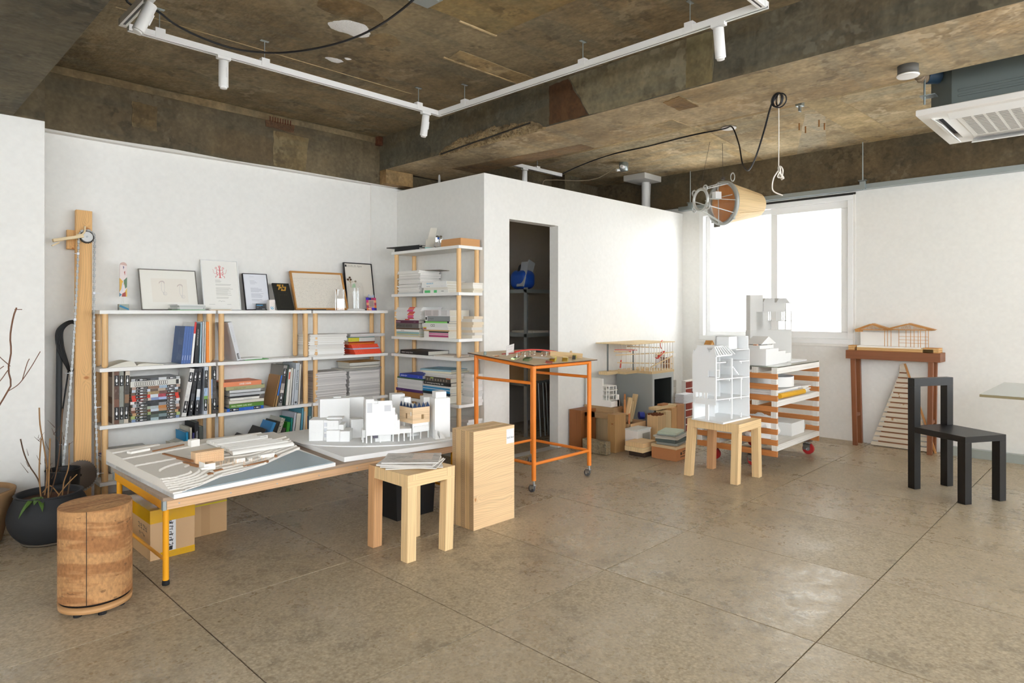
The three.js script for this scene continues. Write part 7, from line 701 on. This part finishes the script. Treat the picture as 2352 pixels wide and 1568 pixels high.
// broken concrete with exposed aggregate and a rebar along the beam edge
{ const N = 150, K = 10, f = fbm(401, 9, 9, 5, 0.65), vs = [], ix = []; for (let i = 0; i <= N; i++) for (let k = 0; k <= K; k++) { const t = i / N, z = -4.27 + 1.19 * t, hgt = 0.115 * Math.pow(Math.sin(PI * Math.min(1, t * 1.02)), 0.45) * (0.75 + 0.6 * (f(t * 3, 0.3) - 0.3)), q = k / K; const y = 2.596 + hgt * q, edge = Math.min(1, 6 * q, 6 * (1 - q), t * 14, (1 - t) * 14); vs.push(3.4885 - edge * (0.004 + 0.034 * f(t * 4, q * 0.9) * (0.5 + f(t * 7, q))), y - 0.02 * (1 - q), z); } for (let i = 0; i < N; i++) for (let k = 0; k < K; k++) { const a = i * (K + 1) + k; ix.push(a, a + 1, a + K + 1, a + 1, a + K + 2, a + K + 1); } const g = new THREE.BufferGeometry(); g.setAttribute('position', new THREE.Float32BufferAttribute(vs, 3)); g.setAttribute('uv', new THREE.Float32BufferAttribute(new Float32Array(vs.length / 3 * 2), 2)); g.setIndex(ix); const gg = g.toNonIndexed(); gg.computeVertexNormals(); mesh('exposed_aggregate', uvm(gg, 'z'), stoneM, midO);
  const st = []; for (let i = 0; i < 260; i++) { const t = rnd(), q = rnd(); st.push(new THREE.IcosahedronGeometry(rr(0.005, 0.014), 0).translate(3.478 - 0.006 * rnd(), 2.585 + 0.105 * q * Math.pow(Math.sin(PI * t), 0.5), -4.25 + 1.15 * t)); } const a = mesh('aggregate_stones', st, stoneM, midO); a.userData.kind = 'stuff';
  mesh('exposed_rebar', [rod([3.462, 2.588, -4.22], [3.458, 2.618, -3.66], 0.006), rod([3.458, 2.612, -3.72], [3.455, 2.64, -3.2], 0.006)], std(0x3a342e, { roughness: 0.7, metalness: 0.4 }), midO); }
// track of spotlights
const TY = 2.735, TH = 0.034;
function track(name, label, a, b) { const o = thing(name, label, 'light track'), along = a[0] === b[0]; const w = 0.0175; const lo = [Math.min(a[0], b[0]), Math.min(a[1], b[1])], hi = [Math.max(a[0], b[0]), Math.max(a[1], b[1])]; const seg = (u0, u1, y0, y1) => along ? bx(a[0] + u0, y0, lo[1], a[0] + u1, y1, hi[1], 0.001) : bx(lo[0], y0, a[1] + u0, hi[0], y1, a[1] + u1, 0.001); mesh('rail', [seg(-w, w, TY + 0.008, TY + TH), seg(-w, -0.006, TY, TY + 0.008), seg(0.006, w, TY, TY + 0.008)], white, o); mesh('slot', seg(-0.006, 0.006, TY + 0.003, TY + 0.0085), cm(0x3a3836, 0.5), o); return o; }
const tr1 = track('light_track', 'white lighting track running parallel to the back wall', [1.02, -3.79], [3.072, -3.79]), tr2 = track('light_track', 'white lighting track running along the concrete middle beam', [3.09, -3.807], [3.09, -1.31]), tr3 = track('light_track', 'white lighting track end coming down at the upper left corner of the loop', [0.985, -3.74], [0.985, -1.31]), tr4 = track('light_track', 'white lighting track closing the loop at the top edge of the picture', [1.004, -1.33], [3.07, -1.33]); void tr4; void tr3;
mesh('corner_joint', bx(3.072, TY - 0.001, -3.809, 3.109, TY + TH + 0.001, -3.771, 0.002), white, tr2); mesh('end_cap', bx(0.967, TY - 0.001, -3.76, 1.003, TY + TH + 0.001, -3.73, 0.002), cm(0xd8d6d2), tr3);
const hanger = (p, x, z, along) => { mesh('hanger', [cb(x, TY + 0.03, z, along ? 0.039 : 0.05, 0.05, along ? 0.05 : 0.039, 0.001)], white, p); mesh('hanger_rod', [rod([x, TY + 0.055, z], [x, 2.9, z], 0.003, 0.003, 6), cb(x, 2.897, z, 0.05, 0.003, 0.02)], galv, p); };
for (const x of [1.17, 1.75, 2.9]) hanger(tr1, x, -3.79, false); for (const z of [-3.5, -2.43, -1.72]) hanger(tr2, 3.09, z, true);
function spot(label, x, z, tilt, turn, along, y = TY, L = 0.145) { const o = thing('spotlight', label, 'spotlight', [x, y, z]); mesh('adapter', cb(0, -0.008, 0, along ? 0.032 : 0.075, 0.018, along ? 0.075 : 0.032, 0.002), white, o); mesh('stem', rod([0, -0.016, 0], [0, -0.045, 0], 0.006), white, o); const g = lathe([[0.0005, -0.012], [0.019, -0.012], [0.0195, -0.004], [0.0195, 0], [0.0265, 0.0], [0.0265, L], [0.0005, L]], 32); g.translate(0, -L + 0.02, 0); g.rotateX(tilt); g.rotateY(turn); g.translate(0, -0.045, 0); mesh('lamp_head', g, white, o); const q = rod([0, -0.095 + 0.02, 0.0275], [0, -0.02, 0.0275], 0.004); q.rotateX(tilt); q.rotateY(turn); q.translate(0, -0.045, 0); mesh('bracket', q, white, o); return o; }
spot('white cylinder spotlight hanging straight down from the track along the back wall', 1.508, -3.79, 0, 0.3, false); spot('white cylinder spotlight beside the inner corner of the track loop', 2.965, -3.79, 0.12, 1.1, false); spot('large-looking white cylinder spotlight tilted sideways near the upper left track end', 0.985, -3.33, 0.38, 1.4, true); spot('white cylinder spotlight cut by the upper picture edge, hanging over the middle beam', 3.09, -1.56, -0.1, 1.2, true);
{ const o = thing('light_track', 'short white lighting track over the partition room', 'light track'); mesh('rail', [bx(4.26, 2.72, -4.53, 5.36, 2.755, -4.495, 0.001)], white, o); mesh('slot', bx(4.26, 2.7185, -4.517, 5.36, 2.7205, -4.508), cm(0x3a3836), o); mesh('hanger', cb(4.98, 2.755, -4.512, 0.05, 0.03, 0.04, 0.001), white, o); mesh('hanger_rod', rod([4.98, 2.77, -4.512], [4.98, 2.9, -4.512], 0.004), galv, o); }
spot('white cylinder spotlight sinking behind the top edge of the partition', 4.79, -4.512, 0, 0, false, 2.72, 0.2);
// cables
const cable = cm(0x17171a, 0.5);
solo('ceiling_cable', tube([[2.05, 2.87, -2.7], [1.952, 2.81, -2.607], [1.984, 2.8, -2.979], [1.952, 2.8, -3.279], [1.854, 2.8, -3.547], [1.741, 2.8, -3.7], [1.573, 2.8, -3.79], [1.371, 2.8, -3.765], [1.211, 2.8, -3.69], [1.089, 2.81, -3.61], [0.985, 2.82, -3.65], [0.95, 2.895, -3.6]].map((p, i) => (i === 0 ? [2.02, 2.895, -2.6] : p)), 0.006, 120, 7), cable, 'black cable sagging in an arc below the ceiling over the track', 'cable');
solo('junction_box', [cb(2.08, 2.888, -2.66, 0.13, 0.024, 0.13, 0.003), cb(2.08, 2.874, -2.66, 0.1, 0.005, 0.1, 0.002)], std(0xa4aaa8, { metalness: 0.5, roughness: 0.5 }), 'square steel ceiling junction box at the start of the sagging cable', 'junction box');
solo('hanging_cable', tube([[5.36, 2.745, -4.51], [5.45, 2.82, -4.35], [5.5, 2.885, -4.0], [5.48, 2.89, -3.5], [5.42, 2.89, -3.0], [5.39, 2.88, -2.66], [5.3, 2.86, -2.56], [5.1, 2.65, -2.4], [4.85, 2.42, -2.25], [4.62, 2.31, -2.1], [4.4, 2.34, -1.95], [4.15, 2.45, -1.78], [4.02, 2.56, -1.68], [3.95, 2.58, -1.62]], 0.006, 160, 7), cable, 'black cable along the right ceiling dropping into a deep loop', 'cable');
{ const o = thing('cable_coil', 'small black cable coil hanging under the concrete beam', 'cable coil', [3.92, 2.555, -1.6]); for (let i = 0; i < 4; i++) mesh('loop', new THREE.TorusGeometry(0.036 + 0.002 * i, 0.004, 8, 36).rotateY(0.8 + i * 0.25).translate(rr(-0.018, 0.022), rr(-0.008, 0.004), rr(-0.01, 0.01)), cable, o); }
{ const o = thing('white_flex_bundle', 'pale flex hanging from the beam and knotted into a bundle', 'flex', [3.96, 2.58, -1.61]); const m = cm(0xe4ddd2, 0.5); mesh('flex', tube([[0, 0.01, 0], [0.003, -0.2, 0], [0, -0.42, 0]], 0.003, 20, 6), m, o); const b = []; const r = rng(41); for (let i = 0; i < 6; i++) b.push(tube([[0, -0.42, 0], [0.05 * (r() - 0.5), -0.43 - 0.02 * r(), 0.03 * r()], [0.1 * (r() - 0.3), -0.48 - 0.02 * r(), 0.05 * (r() - 0.3)], [0.03 * r(), -0.49, 0.02], [0, -0.45, 0]], 0.0032, 24, 6, true)); mesh('knot', b, m, o); mesh('tail', tube([[-0.01, -0.45, 0], [-0.03, -0.5, -0.02], [-0.035, -0.57, -0.02], [0.01, -0.6, 0.02]], 0.004, 20, 6), m, o); }
// hanging helmet-like lamp: plywood cone, steel ring and cage
{
  const o = thing('hanging_cage_lamp', 'hanging plywood cone with a steel ring and open cage before the window', 'hanging lamp', [5.92, 2.32, -2.94]); o.rotation.set(0, -0.4, 0.02); const st = std(0xb6b8b4, { metalness: 0.35, roughness: 0.45 }), alu = std(0xc8cac6, { metalness: 0.4, roughness: 0.4 }), R = 0.205;
  const cone = lathe([[0.193, 0], [0.196, -0.012], [0.193, -0.06], [0.115, -0.42], [0.1, -0.44], [0.0005, -0.442], [0.0005, -0.436], [0.096, -0.434], [0.186, -0.06], [0.188, 0], [0.193, 0]], 56); cone.rotateZ(PI / 2); mesh('plywood_cone', uvm(cone, 'x'), wood(0xeccf9f, false, { side: THREE.DoubleSide }), o);
  mesh('seam', [0.9, 2.2, 3.6, 5].map((a) => rod([0.06, 0.194 * Math.cos(a), 0.194 * Math.sin(a)], [0.42, 0.1165 * Math.cos(a), 0.1165 * Math.sin(a)], 0.0012, 0.0012, 5)), cm(0xb98d58), o);
  const ring = lathe([[0.183, -0.012], [0.21, -0.012], [0.214, -0.004], [0.214, 0.02], [0.183, 0.022], [0.183, -0.012]], 56); ring.rotateZ(PI / 2); mesh('ring', ring, st, o);
  const glass = lathe([[0.0005, 0.055], [0.08, 0.048], [0.15, 0.028], [0.184, 0.002]], 48); glass.rotateZ(PI / 2); mesh('front_glass', glass, phys(0xffffff, { transmission: 1, thickness: 0, roughness: 0.06, ior: 1.45 }), o);
  mesh('inner_cone', (() => { const g = lathe([[0.182, -0.02], [0.12, -0.2], [0.0005, -0.23]], 40); g.rotateZ(PI / 2); return g; })(), std(0xe0a060, { side: THREE.DoubleSide, roughness: 0.6 }), o);
  const xs = -0.27, c2 = [xs, 0.02, 0], small = new THREE.TorusGeometry(0.1, 0.014, 8, 40).scale(1, 1, 1).rotateY(PI / 2).translate(...c2); mesh('small_ring', [small, ...[0.6, 2.2, 4.0, 5.4].map((a) => new THREE.TorusGeometry(0.026, 0.007, 8, 20).rotateY(PI / 2).translate(xs, 0.02 + 0.122 * Math.cos(a), 0.122 * Math.sin(a)))], alu, o);
  const pt = (x, a, r) => [x, 0.02 * (x / xs) + r * Math.cos(a), r * Math.sin(a)]; mesh('top_band', (() => { const L = []; for (let i = 0; i <= 2; i++) { const a = -0.5 + i * 0.5; L.push(bar(pt(xs, a, 0.105), pt(0, a, 0.2), 0.012, 0.006)); } for (let k = 0; k <= 4; k++) { const t = k / 4, x = xs * (1 - t), r = 0.105 + 0.095 * t; for (let i = 0; i < 2; i++) L.push(bar(pt(x, -0.5 + i * 0.5, r), pt(x, i * 0.5, r), 0.012, 0.006)); } return L; })(), alu, o);
  mesh('cage_bar', [2.2, 3.14, 4.1].map((a) => bar(pt(xs, a, 0.1), pt(0, a, 0.2), a === 3.14 ? 0.03 : 0.012, 0.006)), alu, o); mesh('cage_wire', [rod(pt(xs, PI / 2, 0.1), [0, 0, 0.2], 0.004), rod([-0.06, 0.2, 0], [-0.06, -0.2, 0], 0.004), rod([-0.06, 0.05, 0.19], [-0.06, 0.05, -0.19], 0.004), rod(pt(xs, -PI / 2, 0.1), [0, 0, -0.2], 0.004)], alu, o);
  for (const [y, z] of [[-0.15, 0.13], [0.16, -0.12], [-0.15, -0.14]]) mesh('lug', cb(-0.004, y, z, 0.02, 0.05, 0.05, 0.004), st, o); mesh('hook', new THREE.TorusGeometry(0.032, 0.006, 8, 24).scale(0.6, 1.2, 1).rotateY(PI / 2 + 0.5).translate(0.03, 0.235, 0.1), alu, o); mesh('control_box', cb(-0.12, 0.06, 0.05, 0.07, 0.07, 0.05, 0.002), white, o); mesh('tab', cb(0.02, -0.19, -0.12, 0.03, 0.05, 0.06, 0.002), cm(0x5a5348), o);
  mesh('suspension_wire', [rod([0, 0.214, 0], [0, 0.58, 0], 0.002, 0.002, 5), rod([xs, 0.13, 0], [xs + 0.12, 0.58, 0.0], 0.0015, 0.0015, 5), cb(0, 0.24, 0, 0.03, 0.025, 0.03, 0.002)], cm(0x4a4238), o);
}
solo('ceiling_rose', lathe([[0.0005, 2.884], [0.062, 2.886], [0.065, 2.899], [0.0005, 2.8995]], 36).translate(5.44, 0, -2.65), white, 'small white round ceiling disc beside the hanging cable', 'ceiling disc');
solo('hanger_clip', [cb(5.15, 2.88, -1.93, 0.06, 0.04, 0.05, 0.004), cb(5.15, 2.845, -1.93, 0.04, 0.05, 0.012, 0.003)], galv, 'small galvanised clip fixed to the right ceiling', 'clip');
for (const [x, z, l] of [[5.75, -2.16, 'rusty bolt end sticking from the ceiling, far left of four'], [5.88, -2.155, 'rusty bolt end, second of four, just right of the far left one'], [5.76, -2.0, 'rusty bolt end, highest one in the picture of the four'], [5.89, -2.0, 'rusty bolt end, far right of the four']]) solo('ceiling_bolt', rod([x, 2.84, z], [x, 2.9, z], 0.006), cm(0xa8743c, 0.6), l, 'bolt');
solo('smoke_detector', lathe([[0.0005, 2.535], [0.05, 2.535], [0.054, 2.54], [0.054, 2.546], [0.0005, 2.547]], 36).translate(3.98, 0, -0.925), white, 'white round detector face below its grey collar on the beam', 'smoke detector'); solo('detector_collar', lathe([[0.0005, 2.5472], [0.05, 2.5472], [0.05, 2.5945], [0.0005, 2.5945]], 36).translate(3.98, 0, -0.925), cm(0x55534e, 0.7), 'dark grey round collar between beam and white detector', 'collar');
// galvanised head channel over the window wall with threaded rods
{ const o = thing('head_channel', 'galvanised steel head channel along the top of the window wall', 'steel channel'); mesh('channel', [bx(6.83, 2.455, -3.953, 6.93, 2.459, 2.59), bx(6.828, 2.455, -3.953, 6.831, 2.498, 2.59), bx(6.83, 2.494, -3.953, 6.868, 2.498, 2.59)], galv, o); for (const z of [-3.79, -1.965, -0.2]) { mesh('threaded_rod', rod([6.815, 2.44, z], [6.815, 2.898, z], 0.006), galv, o); mesh('bracket', [cb(6.815, 2.485, z, 0.03, 0.075, 0.05, 0.002), cb(6.815, 2.53, z, 0.04, 0.006, 0.07)], galv, o); } }
struct('trim_2', bx(6.922, 2.4255, -2.95, 6.929, 2.447, -2.06), cm(0x2c2824, 0.9)); struct('trim_3', [bx(6.915, 0.925, -3.76, 6.93, 0.95, -2.06, 0.002), bx(6.922, 0.95, -2.083, 6.93, 2.43, -2.06, 0.001)], paint);
// drain pipe, octagonal box
{ const o = thing('drain_pipe', 'white vertical drain pipe with a square collar at the ceiling, behind the partition', 'pipe'); mesh('pipe', rod([6.75, 2.0, -4.35], [6.75, 2.84, -4.35], 0.048, 0.048, 24), white, o); mesh('collar', bx(6.5, 2.83, -4.5, 6.86, 2.899, -4.2, 0.006), cm(0xd6d3cc, 0.6), o); mesh('foam_strip', tube([[6.845, 2.83, -4.36], [6.85, 2.6, -4.37], [6.845, 2.3, -4.36]], 0.02, 16, 7), std(0xe0e0de, { roughness: 0.95, bumpMap: fineBump, bumpScale: 0.01 }), o); }
{ const o = thing('conduit_box', 'small grey steel conduit box with two white tube ends on the ceiling', 'junction box', [5.93, 2.84, -4.1]); mesh('box', lathe([[0.0005, -0.03], [0.05, -0.03], [0.05, 0.058], [0.0005, 0.058]], 8), galv, o); mesh('tube_end', [rod([-0.09, 0.0, 0.03], [-0.03, 0.0, 0.02], 0.018), rod([-0.08, -0.03, -0.04], [-0.03, -0.02, -0.03], 0.014)], white, o); }
solo('thin_brown_wire', tube([[5.84, 2.83, -4.14], [5.7, 2.72, -4.3], [5.55, 2.69, -4.4], [5.2, 2.66, -4.5], [5.0, 2.6, -4.45], [4.97, 2.4, -4.4]], 0.004, 50, 6), cm(0x8a7a64), 'thin brownish wire bending down behind the partition top', 'wire');
solo('foam_drip', lathe([[0.0005, 0], [0.018, 0.01], [0.014, 0.1], [0.01, 0.2], [0.0005, 0.24]], 8).translate(4.0, 2.38, -4.9), std(0xe8e8e4, { roughness: 0.95, bumpMap: fineBump, bumpScale: 0.01 }), 'white upright foam streak behind the top of the partition side', 'foam');
struct('column_store', [bx(5.95, 0, -5.2, 6.25, 2.9, -4.95, 0.004)], cBack);
// ceiling cassette air conditioner
{
  const o = thing('air_conditioner', 'ceiling cassette air conditioner with grey metal body and white louvred panel', 'air conditioner', [4.955, 0, -0.545]); const s = 0.455, body = std(0x67706d, { metalness: 0.25, roughness: 0.45 }), hw = 0.415, ch = 0.13;
  mesh('body', slab([[-hw + ch, -hw], [hw - ch, -hw], [hw, -hw + ch], [hw, hw - ch], [hw - ch, hw], [-hw + ch, hw], [-hw, hw - ch], [-hw, -hw + ch]], 2.495, 2.78), body, o);
  for (const y of [2.53, 2.56]) mesh('pressed_rib', bx(-hw - 0.006, y, -hw + ch + 0.03, -hw + 0.002, y + 0.014, hw - ch - 0.03, 0.003), body, o);
  mesh('panel', [ext([[-s, -s], [s, -s], [s, s], [-s, s]], 0.03, [[[-s + 0.05, -0.3], [-s + 0.105, -0.3], [-s + 0.105, 0.3], [-s + 0.05, 0.3]], [[s - 0.105, -0.3], [s - 0.05, -0.3], [s - 0.05, 0.3], [s - 0.105, 0.3]], [[-0.3, -s + 0.05], [0.3, -s + 0.05], [0.3, -s + 0.105], [-0.3, -s + 0.105]], [[-0.3, s - 0.105], [0.3, s - 0.105], [0.3, s - 0.05], [-0.3, s - 0.05]]], 0.004)].map((g) => { g.rotateX(-PI / 2); g.translate(0, 2.452, 0); return uvm(g); }), cm(0xe4e0d9, 0.45), o);
  mesh('duct_lining', bx(-s + 0.04, 2.4835, -s + 0.04, s - 0.04, 2.494, s - 0.04), cm(0x1c1c1e, 0.8), o);
  const g = mesh('grille', bx(-0.29, 2.444, -0.29, 0.29, 2.4515, 0.29, 0.006), cm(0xdedbd4, 0.45), o); for (let i = 0; i < 9; i++) mesh('grille_slot', [...Array(13).keys()].map((k) => bx(-0.26 + k * 0.0405, 2.4425, -0.262 + i * 0.059, -0.236 + k * 0.0405, 2.4442, -0.218 + i * 0.059)), cm(0xa39f98, 0.6), g);
  const vane = (x, z, w, d, yaw, t) => { const q = new RoundedBoxGeometry(w, 0.006, d, 1, 0.0029); q.translate(0, 0, d / 2); q.rotateX(t); q.rotateY(yaw); q.translate(x, 2.452, z); mesh('vane', q, cm(0xf0efec, 0.4), o); };
  vane(-0.08, -s + 0.05, 0.54, 0.085, 0, 0.75); vane(-s + 0.05, 0, 0.62, 0.075, PI / 2, 0.35); vane(s - 0.05, 0, 0.62, 0.085, -PI / 2, 0.5); vane(0, s - 0.05, 0.62, 0.085, PI, 0.5);
  for (const [x, z] of [[-0.36, -0.36], [0.36, -0.36], [-0.36, 0.36], [0.36, 0.36]]) mesh('hanger_rod', [rod([x * 1.17, 2.52, z * 1.17], [x * 1.17, 2.9, z * 1.17], 0.006), cb(x * 1.12, 2.57, z * 1.12, 0.08, 0.005, 0.08)], galv, o);
  mesh('hose_collar', rod([-0.33, 2.7, -0.36], [-0.38, 2.7, -0.42], 0.045), cm(0x34506a), o);
  const hose = []; const cv = new THREE.CatmullRomCurve3([V3(-0.36, 2.7, -0.4), V3(-0.42, 2.69, -0.44), V3(-0.46, 2.74, -0.44), V3(-0.5, 2.83, -0.36), V3(-0.55, 2.86, -0.15), V3(-0.58, 2.865, 0.15), V3(-0.6, 2.87, 0.6)]); hose.push(new THREE.TubeGeometry(cv, 60, 0.028, 12)); for (let i = 0; i < 90; i++) { const t = i / 90, p = cv.getPointAt(t), d = cv.getTangentAt(t), q = new THREE.TorusGeometry(0.029, 0.0028, 6, 14); q.applyQuaternion(new THREE.Quaternion().setFromUnitVectors(V3(0, 0, 1), d)); q.translate(p.x, p.y, p.z); hose.push(q); } mesh('drain_hose', hose, cm(0xb9a892, 0.8), o);
}
renderer.render(scene, camera);
